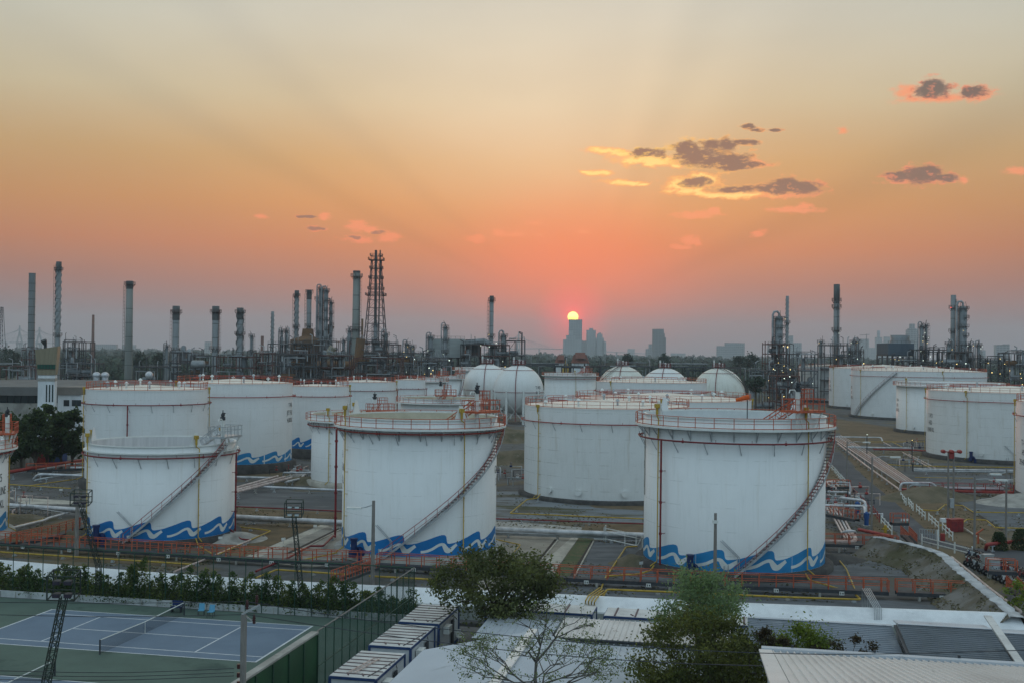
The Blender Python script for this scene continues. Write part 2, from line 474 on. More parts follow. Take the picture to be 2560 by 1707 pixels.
PNK = [('S', 1000, 505, 60, 30), ('S', 1040, 516, 30, 10), ('S', 1080, 660, 240, 20), ('S', 1180, 738, 140, 20), ('S', 1230, 722, 50, 18), ('S', 690, 768, 120, 20), ('S', 780, 750, 45, 20), ('S', 1740, 585, 120, 20), ('S', 1900, 590, 110, 16), ('S', 1790, 535, 40, 28), ('S', 2040, 590, 28, 20), ('S', 1440, 335, 38, 16), ('S', 1750, 138, 62, 34), ('S', 1900, 176, 190, 20), ('S', 2110, 150, 80, 36), ('S', 2335, 545, 75, 20),
       ('S', 660, 892, 62, 22), ('S', 700, 900, 30, 26), ('S', 600, 930, 60, 12), ('S', 1010, 860, 48, 24), ('S', 120, 852, 40, 9), ('U', 760, 225, 80, 34), ('U', 840, 238, 60, 26), ('U', 975, 300, 66, 46), ('U', 790, 305, 110, 28), ('U', 1540, 312, 70, 28), ('U', 1700, 268, 40, 16), ('U', 1790, 280, 90, 12), ('U', 1955, 285, 28, 11), ('U', 545, 158, 48, 20), ('U', 140, 165, 50, 16), ('U', 2240, 262, 50, 13), ('U', 1925, 205, 45, 12)]
DRK = [('S', 640, 430, 80, 46), ('S', 700, 465, 130, 50), ('S', 820, 490, 160, 44), ('S', 900, 515, 150, 20), ('S', 770, 408, 60, 26), ('S', 850, 408, 66, 34), ('S', 955, 398, 56, 16), ('S', 430, 455, 100, 26), ('S', 690, 602, 80, 24), ('S', 900, 638, 110, 18), ('S', 1090, 632, 90, 24), ('S', 1150, 620, 80, 40), ('S', 1230, 625, 100, 34), ('S', 1720, 570, 90, 26), ('S', 1840, 560, 90, 46), ('S', 1930, 578, 80, 22), ('S', 1885, 535, 46, 28), ('S', 1890, 112, 52, 44), ('S', 1880, 140, 90, 34), ('S', 2100, 140, 66, 26),
       ('S', 955, 322, 40, 14), ('S', 1015, 335, 28, 9), ('S', 1100, 332, 38, 9), ('U', 900, 265, 60, 16), ('U', 760, 290, 50, 12), ('U', 500, 245, 60, 16), ('U', 440, 160, 60, 10)]
def sky_heaps(P):
    w = nvm('MULTIPLY', nvm('SUBTRACT', noise3(P, 55, (.6, 1.2, 1), 2, .6, 'Color'), (.5, .5, .5)), (.020, .008, 0)); PW = nvm('ADD', P, w)
    f1 = nm('SUBTRACT', noise3(P, 150, (.62, 1.15, 1), 6, .70), .5)
    nz_ = nm('MULTIPLY', f1, 2.3)
    g = lambda lst: nm('ADD', nm('SUBTRACT', 1.0, blob(PW, lst)), nz_)
    return g(BRI), g(PNK), g(DRK)
B0, K0, D0 = sky_heaps(P2)
toS = nvm('MULTIPLY', nvm('NORMALIZE', nvm('SUBTRACT', (SUN_AZ, SUN_EL, 0), P2)), (.0055, .0055, 0))
puff = lambda P: nm('MULTIPLY', noise3(P, 150, (.62, 1.15, 1), 3, .64), 2.3)
relief = nm('ADD', nm('SUBTRACT', puff(P2), puff(nvm('ADD', P2, toS))), .12)
lit = nmr(relief, -.25, .85, 0, 1)
near = nmr(nm('ABSOLUTE', da), .04, .26, 1, 0); lowf = nmr(el, radians(4.0), radians(8.0), 0, 1)
glow = nmix(near, lin(246, 140, 104), lin(255, 206, 104)); glow = nmix(lowf, lin(246, 134, 92), glow)
pk = nmix(lowf, lin(240, 128, 90), lin(248, 150, 106))
base = nmix(nmr(K0, -.32, .75, 0, .85), base, pk)
base = nmix(nmr(B0, -.3, .6, 0, 1.0), base, nmix(nmr(B0, .0, .7, 0, .8), lin(255, 170, 92), (1.1, .80, .27)))
shade = nmix(lowf, lin(172, 104, 88), lin(112, 92, 88)); shade = nmix(nmr(el, radians(10), radians(14), 0, 1), shade, lin(92, 86, 86))
core = nm('MULTIPLY', nmr(D0, -.22, .42, 0, 1), nmr(lit, .45, 1.0, 1, .45))
edge = nmix(nmr(lit, .12, .5, .3, 1), base, glow)
base = nmix(nmr(D0, -.42, .2, 0, .96), base, nmix(core, edge, shade))
# the sun's disc
disc = nmr(ang, radians(.255), radians(.285), 1, 0)
hot = nmr(el, SUN_EL - .0042, SUN_EL + .002, 0, 1)
sun_c = nmix(hot, (3.2, 1.9, .0), (4.2, 3.6, .75))
base = nmix(disc, base, sun_c)
# a touch of the physical sky under it all
sky = N.new('ShaderNodeTexSky'); sky.sky_type = 'NISHITA'; sky.sun_disc = False
sky.sun_elevation = SUN_EL; sky.sun_rotation = SUN_AZ; sky.air_density = 1.6; sky.dust_density = 3.0
add = nmix(.025, base, sky.outputs[0], 'ADD')
below = nmr(el, -.012, 0, 1, 0)
add = nmix(below, add, (.10, .10, .095))
Lk.new(add, bg.inputs['Color']); bg.inputs['Strength'].default_value = 1.0
W.cycles.sampling_method = 'MANUAL'; W.cycles.sample_map_resolution = 1024

sl = bpy.data.lights.new('sun', 'SUN'); so = bpy.data.objects.new('sun', sl); C.objects.link(so)
sl.energy = .5; sl.angle = radians(.53); sl.color = (1.0, .42, .22)
so.rotation_euler = (-sd).to_track_quat('-Z', 'Y').to_euler()

hz = MB().box((0, 5200, 164), (15000, 11400, 330))
haze = hz.build('haze', bpy.data.materials.new('haze_air')); tag(haze, kind='stuff')
hm = haze.data.materials[0]; hm.use_nodes = True
hm.node_tree.nodes.remove(hm.node_tree.nodes['Principled BSDF'])
pv = hm.node_tree.nodes.new('ShaderNodeVolumePrincipled')
pv.inputs['Density Attribute'].default_value = ''
pv.inputs['Color'].default_value = (.88, .95, 1.0, 1); pv.inputs['Density'].default_value = 1.0e-4; pv.inputs['Anisotropy'].default_value = 0.0
hm.node_tree.links.new(pv.outputs[0], hm.node_tree.nodes['Material Output'].inputs['Volume'])

S.view_settings.view_transform = 'Standard'; S.view_settings.look = 'None'; S.view_settings.exposure = 0; S.view_settings.gamma = 1
S.render.engine = 'CYCLES'
cy = S.cycles
cy.use_denoising = True; cy.max_bounces = 5; cy.diffuse_bounces = 3; cy.glossy_bounces = 2; cy.transmission_bounces = 2; cy.transparent_max_bounces = 6; cy.volume_bounces = 1
cy.use_adaptive_sampling = True; cy.adaptive_threshold = .02
cy.caustics_reflective = False; cy.caustics_refractive = False
# ------------------------------------------------------------------ storage tanks
def az_of(px, py):
    d = ray(px, py); return atan2(d.x, d.y)

def circle_of(xl, xr, yref, df=None, yb=None, zb=0.0):
    """centre and radius of an upright cylinder from its left and right outline and the distance (or base line) of its near side"""
    a1, a2 = az_of(xl, yref), az_of(xr, yref)
    ac, half = (a1 + a2) / 2, (a2 - a1) / 2
    if df is None:
        xc = (xl + xr) / 2
        p = gp(xc, yb, zb); rng_ = sqrt(p.x ** 2 + p.y ** 2)
    else: rng_ = df / cos(ac)
    d = rng_ / (1 - sin(half))
    return Vector((d * sin(ac), d * cos(ac), 0)), d * sin(half), ac

CREST = [(-.93, 1.30), (-.82, 1.35), (-.7, 1.46), (-.45, 1.82), (-.25, 2.14), (-.12, 2.28), (-.05, 2.27), (-.015, 2.16), (.0, 2.0), (.006, 1.78), (.012, 1.56), (.03, 1.36), (.0699, 1.30)]
RIBBON = smooth_path([(-.61, .52), (-.5, .57), (-.35, .80), (-.22, 1.14), (-.13, 1.28), (-.07, 1.2), (-.03, .92), (.02, .62), (.09, .60), (.18, .90), (.265, 1.18)], 5)

def wave_band(parent, R, phi0, scale=1.0, blue=None, n=12, a0=-105, a1=105):
    """painted wave frieze: blue swell with curled crests and a white streamer in each"""
    mb = MB(); per = 360.0 / n; e = .012
    def P(deg, z, off):
        a = radians(deg); return ((R + off) * sin(a), -(R + off) * cos(a), z)
    def crest(u):
        u = (u + .93) % 1.0 - .93
        for (x0, z0), (x1, z1) in zip(CREST, CREST[1:]):
            if x0 <= u <= x1: return z0 + (z1 - z0) * (u - x0) / (x1 - x0)
        return 1.30
    us = []
    k0 = int((a0 - phi0) / per) - 2
    for k in range(k0, k0 + n + 4):
        prev = None
        for u, z in CREST:
            for j in range(3):
                us.append(k + u + j * .0233 * (1 if u not in (-.015, 0, .006) else .1))
    us = sorted(set(round(u, 4) for u in us))
    us = [u for u in us if a0 <= phi0 + u * per <= a1]
    for u, w in zip(us, us[1:]):
        A, B = phi0 + u * per, phi0 + w * per
        mb.add([P(A, .02, e), P(B, .02, e), P(B, crest(w) * scale, e), P(A, crest(u) * scale, e)], [(0, 1, 2, 3)], True)
    mb.mi = 1
    arc = radians(per) * R
    for k in range(k0, k0 + n + 4):
        pts = [(phi0 + (k + u) * per, z * scale) for u, z in RIBBON]
        if not (a0 < pts[0][0] and pts[-1][0] < a1): continue
        L, Rr = [], []
        for i, (a, z) in enumerate(pts):
            q0, q1 = pts[max(0, i - 1)], pts[min(len(pts) - 1, i + 1)]
            dx, dz = (q1[0] - q0[0]) * arc / per, q1[1] - q0[1]
            l = sqrt(dx * dx + dz * dz) or 1
            f = i / (len(pts) - 1)
            w = (.135 + .15 * max(0, 1 - abs(f - .68) / .27) + .03 * f) * scale * min(1.6, max(.8, arc / 4.6))
            ox, oz = -dz / l * w, dx / l * w
            L.append((a + ox * per / arc, z + oz)); Rr.append((a - ox * per / arc, z - oz))
        for i in range(len(pts) - 1):
            mb.add([P(*Rr[i], 2.2 * e), P(*Rr[i + 1], 2.2 * e), P(*L[i + 1], 2.2 * e), P(*L[i], 2.2 * e)], [(0, 1, 2, 3)], True)
    return mb.build('painted_waves', [blue or BLUE, WAVEW], parent)

def text_geo(body, height):
    cu = bpy.data.curves.new('lettering', 'FONT'); cu.body = body; cu.align_x = 'CENTER'; cu.size = 1.0; cu.resolution_u = 3
    o = bpy.data.objects.new('lettering', cu); C.objects.link(o)
    dg = bpy.context.evaluated_depsgraph_get(); dg.update()
    me = o.evaluated_get(dg).to_mesh()
    s = height / .70
    vs = [(v.co.x * s * .8, v.co.y * s) for v in me.vertices]; fs = [tuple(p.vertices) for p in me.polygons]
    o.evaluated_get(dg).to_mesh_clear()
    bpy.data.objects.remove(o); bpy.data.curves.remove(cu)
    return vs, fs

def lettering(parent, R, lines, phi, ztop, h=.85, gap=1.65, backing=None):
    mb = MB()
    if backing:
        hw, hh, m_ = backing
        mb.mi = 1
        zc = ztop - (len(lines) - 1) * h * gap / 2 + h / 2
        for i in range(12):
            a, b = phi + (i / 6 - 1) * hw / R, phi + ((i + 1) / 6 - 1) * hw / R
            mb.add([((R + .015) * sin(x), -(R + .015) * cos(x), z) for x, z in ((a, zc - hh), (b, zc - hh), (b, zc + hh), (a, zc + hh))], [(0, 1, 2, 3)])
        mb.mi = 0
    for i, l in enumerate(lines):
        vs, fs = text_geo(l, h)
        z0 = ztop - i * h * gap
        mb.add([((R + .03) * sin(phi + x / R), -(R + .03) * cos(phi + x / R), z0 + y) for x, y in vs], fs)
        mb.build('lettering', [BLACK] + ([backing[2]] if backing else []), parent); mb = MB()

def arc_pts(R, z, a0, a1, n=40):
    return [(R * sin(a0 + (a1 - a0) * i / n), -R * cos(a0 + (a1 - a0) * i / n), z) for i in range(n + 1)]

def ring_rail(parent, R, z, h=1.1, nposts=40, mat_=None, a0=-pi, a1=pi, r=.035, name='handrail', toe=True):
    mb = MB(); closed = abs(a1 - a0 - 2 * pi) < 1e-3
    for hh in (h, h * .52):
        mb.tube(arc_pts(R, z + hh, a0, a1, 72)[:72 if closed else 73], r * (1 if hh == h else .8), 5, closed)
    if toe: mb.tube(arc_pts(R, z + .08, a0, a1, 72)[:72 if closed else 73], .04, 4, closed)
    for i in range(nposts + (0 if closed else 1)):
        a = a0 + (a1 - a0) * i / nposts
        p = Vector((R * sin(a), -R * cos(a), z)); mb.beam(p, p + Vector((0, 0, h)), .075)
    return mb.build(name, mat_ or ORANGE, parent)

def spiral_stair(parent, R, p0, z0, p1, z1, railmat=None, width=.8):
    """stair winding up the shell from angle p0 to p1 (degrees)"""
    p0, p1 = radians(p0), radians(p1)
    mb = MB(); n = max(12, int((z1 - z0) / .3)); ri, ro = R + .12, R + .12 + width
    ent = []
    for i in range(n + 1):
        f = i / n; a = p0 + (p1 - p0) * f; z = z0 + (z1 - z0) * f
        da = .13 / R
        pi_ = [((ri if k else ro) * sin(a + s_), -(ri if k else ro) * cos(a + s_), z) for s_, k in ((-da, 0), (da, 0), (da, 1), (-da, 1))]
        mb.add([(x, y, zz + .03) for x, y, zz in pi_] + [(x, y, zz - .05) for x, y, zz in pi_], [(0, 1, 2, 3), (7, 6, 5, 4), (0, 4, 5, 1), (1, 5, 6, 2), (2, 6, 7, 3), (3, 7, 4, 0)])
        ent.append((a, z))
    mb.mi = 1
    for rr in (ri + .02, ro):
        pts = [(rr * sin(a), -rr * cos(a), z) for a, z in ent]
        for a, b in zip(pts, pts[1:]): mb.beam(a, b, .05, .22)
    st = mb.build('spiral_stair', [STAIR, GALV], parent)
    rb = MB()
    for hh in (1.0, .5):
        rb.tube([(ro * sin(a), -ro * cos(a), z + hh) for a, z in ent[::2]], .035 if hh == 1 else .022, 5)
    for a, z in ent[::3]:
        p = Vector((ro * sin(a), -ro * cos(a), z)); rb.beam(p, p + Vector((0, 0, 1.0)), .05)
    rb.build('stair_handrail', railmat or RED, st)
    return st

def spin(o, angles, lim=radians(100)):
    """copies of a part turned about the tank's axis, where they can be seen"""
    angles = [(a + pi) % (2 * pi) - pi for a in angles]; angles = [a for a in angles if abs(a) < lim]
    for i, a in enumerate(angles):
        q = o if i == 0 else o.copy()
        if i: C.objects.link(q); q.parent = o.parent
        q.rotation_euler.z = a

def foam_ring(parent, R, z, mat_=None, drop=None, off=.55, zb=0.5, a0=-pi, a1=pi, r=.09, braces=True):
    """fire water ring main hung round the shell on struts"""
    mb = MB(); rr = R + off
    closed = abs(a1 - a0 - 2 * pi) < 1e-3
    mb.tube(arc_pts(rr, z, a0, a1, 72)[:72 if closed else 73], r, 6, closed)
    k = 18
    for i in range(k):
        a = a0 + (a1 - a0) * (i + .5) / k
        s_, c_ = sin(a), cos(a)
        mb.beam((rr * s_, -rr * c_, z), (rr * s_, -rr * c_, z + .35), .05)
        if i % 3 == 1: mb.ball((rr * s_, -rr * c_, z), r * 1.8, 8, 6)
    o = mb.build('fire_water_ring', mat_ or DRED, parent)
    if braces:
        b = MB()
        b.beam((0, -rr, z - .05), (.25, -(R + .02), z - 1.2), .07)
        b.beam((0, -rr, z - .12), (0, -(R + .02), z - .12), .06)
        spin(b.build('ring_bracket', GALV, o), [a0 + (a1 - a0) * (i + .15) / k for i in range(k)])
    for d in drop or []:
        a = radians(d); q = MB()
        q.tube([(rr * sin(a), -rr * cos(a), z), (rr * sin(a), -rr * cos(a), zb)], .1, 6)
        for j in range(1, 4):
            zz = zb + (z - zb) * j / 4
            q.cyl((rr * sin(a), -rr * cos(a), zz - .12), (rr * sin(a), -rr * cos(a), zz + .12), .15, n=8)
            q.beam((rr * sin(a), -rr * cos(a), zz), (R * sin(a), -R * cos(a), zz), .06)
        q.build('drop_pipe', mat_ or DRED, o)
    return o

def foam_pipe(parent, R, deg, ztop, zb=.4, plate=True, tail=None, mat_=None, base=.3):
    a = radians(deg); rr = R + .22; s_, c_ = sin(a), cos(a)
    mb = MB()
    pts = [(rr * s_, -rr * c_, ztop + .9), (rr * s_, -rr * c_, ztop - .1)]
    a2 = a + .35 / R; s2, c2 = sin(a2), cos(a2)
    pts += [((rr + .05) * s2, -(rr + .05) * c2, ztop - .35), ((rr + .05) * s2, -(rr + .05) * c2, zb + .2), ((rr + .9) * s2, -(rr + .9) * c2, zb - .25)]
    mb.tube(pts, .065, 6)
    for j in range(6):
        z = zb + (ztop - zb) * (j + .5) / 6
        mb.beam(((rr + .05) * s2, -(rr + .05) * c2, z), (R * sin(a2 + .3 / R), -R * cos(a2 + .3 / R), z), .05)
    o = mb.build('foam_pipe', mat_ or YELLOW, parent)
    fb = MB()
    fb.box((rr * s_, -rr * c_, ztop + 1.0), (.42, .42, .42), a); fb.cyl((rr * s_, -rr * c_, ztop + .1), (rr * s_, -rr * c_, ztop + .8), .13, n=8)
    fb.build('foam_chamber', mat_ or YELLOW, o)
    if plate:
        pb = MB(); rp = R + .02
        w0, w1, h = .75 / R, .22 / R, 1.5
        for r_, fl in ((rp, 0), (rp - .05, 1)):
            f = (0, 1, 2, 3) if not fl else (3, 2, 1, 0)
            pb.add([(r_ * sin(a - w0), -r_ * cos(a - w0), ztop), (r_ * sin(a + w0), -r_ * cos(a + w0), ztop), (r_ * sin(a + w1), -r_ * cos(a + w1), ztop + h), (r_ * sin(a - w1), -r_ * cos(a - w1), ztop + h)], [f])
        pb.build('splash_plate', WHITE, o)
    return o

def gauge_platform(parent, R, deg, zr, railmat=None, ladder=True, big=True):
    """access platform over the rim, instrument mast, rolling ladder down on to the floating roof"""
    a = radians(deg); u = Vector((sin(a), -cos(a), 0)); w = Vector((cos(a), sin(a), 0)); c = u * R
    rm = railmat or ORANGE
    mb = MB(); mb.mi = 0
    z = zr + .9
    def q(x, y, zz): return c + u * x + w * y + Vector((0, 0, zz))
    corners = [q(.9, -2.4, z), q(.9, 2.0, z), q(-1.2, 2.0, z), q(-1.2, -2.4, z)]
    mb.add([p for p in corners] + [p - Vector((0, 0, .22)) for p in corners], [(0, 1, 2, 3), (7, 6, 5, 4), (0, 4, 5, 1), (1, 5, 6, 2), (2, 6, 7, 3), (3, 7, 4, 0)])
    mb.mi = 1
    for x, y in ((.7, -2.1), (.7, 1.7), (-.9, -2.1), (-.9, 1.7)): mb.beam(q(x, y, z), q(x * .3, y * .8, zr - 1.2), .14)
    mb.beam(q(.8, -2.2, z - .1), q(.1, -.4, zr - 1.5), .1); mb.beam(q(.8, 1.8, z - .1), q(.1, .4, zr - 1.5), .1)
    o = mb.build('gauge_platform', [rm, WAVEW], parent)
    r = MB()
    r.rail([corners[3], corners[0], corners[1], corners[2], corners[3]], 1.15, .9, .035)
    if big:
        for x, y in ((.2, .9), (-.6, .9), (.2, -.6), (-.6, -.6)): r.beam(q(x, y, z), q(x, y, z + 2.1), .08)
        r.rail([q(.2, .9, z + 1.2), q(-.6, .9, z + 1.2), q(-.6, -.6, z + 1.2), q(.2, -.6, z + 1.2), q(.2, .9, z + 1.2)], .95, .8, .03)
    r.build('handrail', rm, o)
    g = MB(); g.mi = 0
    g.cyl(q(0, -1.3, zr), q(0, -1.3, z + 1.9), .22, n=10); g.mi = 1
    g.cyl(q(0, -1.3, z + 1.9), q(0, -1.3, z + 2.3), .3, n=8); g.ball(q(0, -1.3, z + 2.5), .24, 8, 6); g.beam(q(0, -1.7, z + 2.2), q(0, -.9, z + 2.2), .16); g.beam(q(0, -1.3, z + 2.5), q(0, -1.3, z + 3.1), .1); g.cyl(q(.1, -1.0, z + 2.7), q(.1, -1.6, z + 2.75), .1, n=6)
    g.mi = 0
    g.tube([q(.3, -2.0, z), q(.3, -2.0, z + 1.9), q(.3, -2.2, z + 2.1), q(.3, -2.9, z + 2.1), q(.3, -3.0, z + 1.8)], .06, 6)
    g.build('gauge_mast', [WAVEW, DARK], o)
    if ladder:
        l = MB(); p0, p1 = q(-1.0, -.3, z + .1), q(-R * .95, -1.6, zr - 4.2)
        for off in (-.45, .45):
            for h in (0, 1.0):
                l.beam(p0 + w * off + Vector((0, 0, h)), p1 + w * off + Vector((0, 0, h)), .09)
            for i in range(13):
                f = i / 12; p = p0.lerp(p1, f) + w * off
                l.beam(p, p + Vector((0, 0, 1.0)), .05)
                if i < 12: l.beam(p, p0.lerp(p1, (i + 1) / 12) + w * off + Vector((0, 0, 1)), .045)
        for i in range(30):
            p = p0.lerp(p1, i / 30); l.beam(p - w * .45, p + w * .45, .16, .05)
        l.build('rolling_ladder', rm, o)
    return o

def shell_mixer(parent, R, deg):
    a = radians(deg); u = Vector((sin(a), -cos(a), 0)); w = Vector((cos(a), sin(a), 0))
    mb = MB(); c = u * (R + .1)
    mb.cyl(c + Vector((0, 0, .9)), c + u * .5 + Vector((0, 0, .9)), .55, n=14)
    mb.cyl(c + u * .5 + Vector((0, 0, .9)), c + u * .62 + Vector((0, 0, .9)), .62, n=14)
    mb.box(c + u * .9 + Vector((0, 0, .8)), (.7, .9, .7), a)
    mb.cyl(c + u * .9 + Vector((0, 0, 1.0)), c + u * .9 + Vector((0, 0, 2.3)), .34, n=12); mb.cyl(c + u * .9 + Vector((0, 0, 2.2)), c + u * .9 + Vector((0, 0, 2.45)), .42, n=12)
    mb.box(c + u * .6 + w * .9 + Vector((0, 0, .5)), (.5, .5, .9), a)
    return mb.build('tank_mixer', DBLUE, parent)

def shell_pipes(parent, R, deg, mat_=None):
    """short nozzles and a slanted vent pipe near the stair foot"""
    a = radians(deg); u = Vector((sin(a), -cos(a), 0)); w = Vector((cos(a), sin(a), 0)); c = u * (R + .3)
    mb = MB()
    for off in (0, .18):
        mb.tube([c + w * off + Vector((0, 0, .2)), c + w * off + Vector((0, 0, 2.4)), c + w * (off - 1.7) + Vector((0, 0, 4.0 + off * .3))], .05, 5)
    mb.beam(c + w * -.9, c + w * -.9 + Vector((0, 0, 1.6)), .09); mb.beam(c + w * -1.3, c + w * -1.3 + Vector((0, 0, 1.5)), .09)
    return mb.build('vent_pipe', mat_ or GALV, parent)

def make_tank(name, label, xl, xr, zb, ztop, yb=None, df=None, kind='cone', group='white storage tanks of the tank farm', paint=None, waves=None, wscale=1.0, blue=None, base_h=None, base_mat=None,
              rail=True, far=None, ring=None, ringdrop=None, walk=None, walk_rail=True, yellow=(), stair=None, gauge=None, text=None, mixer=None, inner=None, roofmat=None, vents=8, cat='storage tank', C_R=None, yref=None, roof_ring=True, brackets=True, girder=False):
    yref = yref or (yb if yb else 1000)
    if C_R: c, R, ac = C_R
    else: c, R, ac = circle_of(xl, xr, yref, df, yb, zb)
    far = c.length > 215
    rz = -ac
    t = thing(name, label, cat, (c.x, c.y, 0), rz, group)
    t['radius'] = R
    paint = paint or WHITE
    f = MB(); f.lathe([(R + .9, -.3), (R + .9, max(.12, zb - .18)), (R + .5, zb - .02), (0.01, zb - .01)], 64)
    f.build('foundation', base_mat or BITUM, t)
    s = MB(); n = 96
    floating = kind == 'float'
    if floating:
        s.lathe([(R, zb), (R, ztop), (R - .07, ztop), (R - .07, ztop - 4.6)], n, smooth=True)
        for q in range(len(s.sm)): s.sm[q] = True
    else:
        s.lathe([(R, zb), (R, ztop)], n)
        s.lathe([(R + .06, ztop - .02), (R + .06, ztop - .14), (R, ztop - .14)], n, smooth=False)
    # wind girders read as thin level rings
    if not floating or girder:
        pass
    sh = s.build('shell', paint, t)
    if floating:
        if inner:
            i_ = MB(); i_.lathe([(R - .085, ztop - .05), (R - .085, ztop - 4.5)], n); i_.build('inner_wall', inner, t)
        d = MB(); d.lathe([(R - .1, ztop - 4.4), (R - .5, ztop - 4.2), (R - 2.4, ztop - 4.3), (.01, ztop - 4.5)], 64); d.build('floating_roof', inner or ROOFW, t)
        tb = MB(); tb.lathe([(R + .1, ztop + .02), (R + .1, ztop - .12), (R - .1, ztop - .12), (R - .1, ztop + .02), (R + .1, ztop + .02)], n, smooth=False); tb.build('rim_angle', WAVEW, t)
    else:
        r = MB(); rise = R * (.07 if kind == 'cone' else .16)
        prof = [(R + .05, ztop)] + [((R + .05) * (1 - i / 8), ztop + rise * (1 - (1 - i / 8) ** 2 if kind == 'dome' else i / 8)) for i in range(1, 8)] + [(.01, ztop + rise)]
        r.lathe(prof, n)
        ro = r.build('roof', roofmat or ROOFW, t)
        rng = random.Random(int(xl * 7 + 3))
        if rail: ring_rail(t, R - .1, ztop + .02, 1.1, max(20, int(2 * pi * R / 2.0)), ORANGE)
        for i in range(vents):
            v = MB(); a = 2 * pi * (i + .4 * rng.random()) / vents; rr = R * rng.uniform(.55, .88); z = ztop + rise * (1 - rr / R) - .05
            x, y = rr * sin(a), -rr * cos(a); h = rng.uniform(.5, 1.1); sz = min(1.0, R / 10)
            v.cyl((x, y, z), (x, y, z + h), .16 * sz, n=8); v.cyl((x, y, z + h), (x, y, z + h + .18), .36 * sz, .3 * sz, n=10); v.cyl((x, y, z + h + .18), (x, y, z + h + .4), .28 * sz, .06, n=10)
            v.build('roof_vent', WAVEW if i % 3 else GALV, ro)
        if roof_ring:
            v = MB(); v.tube(arc_pts(R * .72, ztop + rise * .28 + .75, radians(100), radians(320), 40), .07, 5)
            for i in range(9):
                a = radians(100 + 220 * i / 8); v.beam((R * .72 * sin(a), -R * .72 * cos(a), ztop + rise * .2), (R * .72 * sin(a), -R * .72 * cos(a), ztop + rise * .28 + .75), .07)
            v.build('roof_pipe', RED, ro)
    if walk is not None:
        g = MB(); wd = 1.05
        g.lathe([(R + .01, walk - .03), (R + wd, walk - .03), (R + wd, walk - .22), (R + wd - .06, walk - .22), (R + wd - .06, walk - .09), (R + .01, walk - .09)], n, smooth=False)
        wk = g.build('walkway', WAVEW, t)
        if brackets and not far:
            b = MB(); k = max(16, int(2 * pi * R / 2.2))
            b.beam((0, -(R + wd - .15), walk - .15), (0, -(R + .03), walk - 1.25), .09)
            b.beam((0, -(R + .04), walk - .1), (0, -(R + .04), walk - 1.35), .09)
            spin(b.build('walkway_bracket', GALV, wk), [2 * pi * i / k for i in range(k)])
        if walk_rail: ring_rail(wk, R + wd - .06, walk, 1.1, max(24, int(2 * pi * R / 1.75)), ORANGE if walk_rail is True else walk_rail)
    if girder:
        g = MB(); g.lathe([(R + .02, girder), (R + .42, girder), (R + .42, girder - .16), (R + .02, girder - .2)], n, smooth=False); g.build('wind_girder', WAVEW, t)
    if ring: foam_ring(t, R, ring, RED if not ringdrop else DRED, ringdrop, zb=zb, off=.5 if walk is None else .6, braces=not far)
    for d in yellow: foam_pipe(t, R, d, ztop if floating else ztop - .9, zb, floating, mat_=YELLOW)
    if stair: spiral_stair(t, R, *stair)
    if gauge is not None: gauge_platform(t, R, gauge[0], ztop, *gauge[1:])
    if waves is not None: 
        wv = wave_band(t, R, waves, wscale, blue); wv.location.z = zb
    if text: lettering(t, R, *text[:-1], **text[-1]) if isinstance(text[-1], dict) else lettering(t, R, *text)
    if mixer is not None: shell_mixer(t, R, mixer); shell_pipes(t, R, mixer + 26)
    for i, d in enumerate((-40, -18, 12, 40)):
        if R < 12: continue
        w_ = MB(); a = radians(d); u = Vector((sin(a), -cos(a), 0)); p = u * R + Vector((0, 0, zb + 1.1))
        w_.cyl(p, p + u * .3, .42, n=16); w_.cyl(p + u * .3, p + u * .38, .52, n=16)
        w_.build('manhole', paint, t)
    return t, c, R

S3 = lambda px, xl, xr: math.degrees(asin(max(-1, min(1, (px - (xl + xr) / 2) / ((xr - xl) / 2)))))
TK = {}
# nearest row
TK['a'] = make_tank('floating_roof_tank', 'short open-top tank with blue waves and plain white rim, nearest the tennis court hedge', 213.6, 585, .7, 11.4, yb=1351.4, kind='float', paint=WHITE, inner=mat('inner_grey', (.66, .65, .645), (.54, .53, .53), .5, .7, stretch=(3, 3, .2)), waves=-7.5, wscale=.95, girder=10.65,
    ring=10.1, ringdrop=[70], yellow=(S3(222, 213.6, 585), S3(478, 213.6, 585), -110, 130), stair=(-26, .6, 50, 11.3), gauge=(60, GALV, True, False), mixer=S3(262, 213.6, 585))
TK['b'] = make_tank('floating_roof_tank', 'open-top tank with cream inside, orange walkway rail and bright blue waves, behind the lamp post', 853.6, 1238.6, .75, 15.3, yb=1391.4, kind='float', inner=CREAM, waves=-10.5, wscale=1.0,
    walk=14.35, ring=13.8, ringdrop=None, yellow=(S3(866, 853.6, 1238.6), S3(1141, 853.6, 1238.6), -120, 140), stair=(-24, .5, 84, 14.3, RED), gauge=(52,), mixer=S3(908, 853.6, 1238.6), base_mat=CONC,
    text=(['T-976', 'GASOLINE', '3,300 KL'], radians(88), 10.4, dict(h=.85)))
lettering(TK['b'][0], TK['b'][2], ['T-976', 'GASOLINE', '3,300 KL'], radians(-87), 10.6, .85)
TK['c'] = make_tank('floating_roof_tank', 'big open-top tank with grey-white inside and blue waves beside the asphalt road', 1608, 2062, .75, 16.2, yb=1432, kind='float', inner=mat('inner_white', (.66, .68, .68), (.58, .60, .60), .5, .7), waves=-5, wscale=1.0, blue=BLUE2,
    walk=15.2, ring=13.75, ringdrop=[S3(1671, 1608, 2062)], yellow=(S3(1652, 1608, 2062), S3(2000, 1608, 2062), -125, 135), stair=(1, .5, 93, 15.1, RED), gauge=(48,), mixer=S3(1745, 1608, 2062),
    text=(['T-977', 'GAS', 'OIL'], radians(-84), 12.3, dict(h=.8, gap=2.6, backing=(1.3, 3.3, mat('sign_grey', (.42, .41, .38), (.34, .33, .3), 2, .7)))))
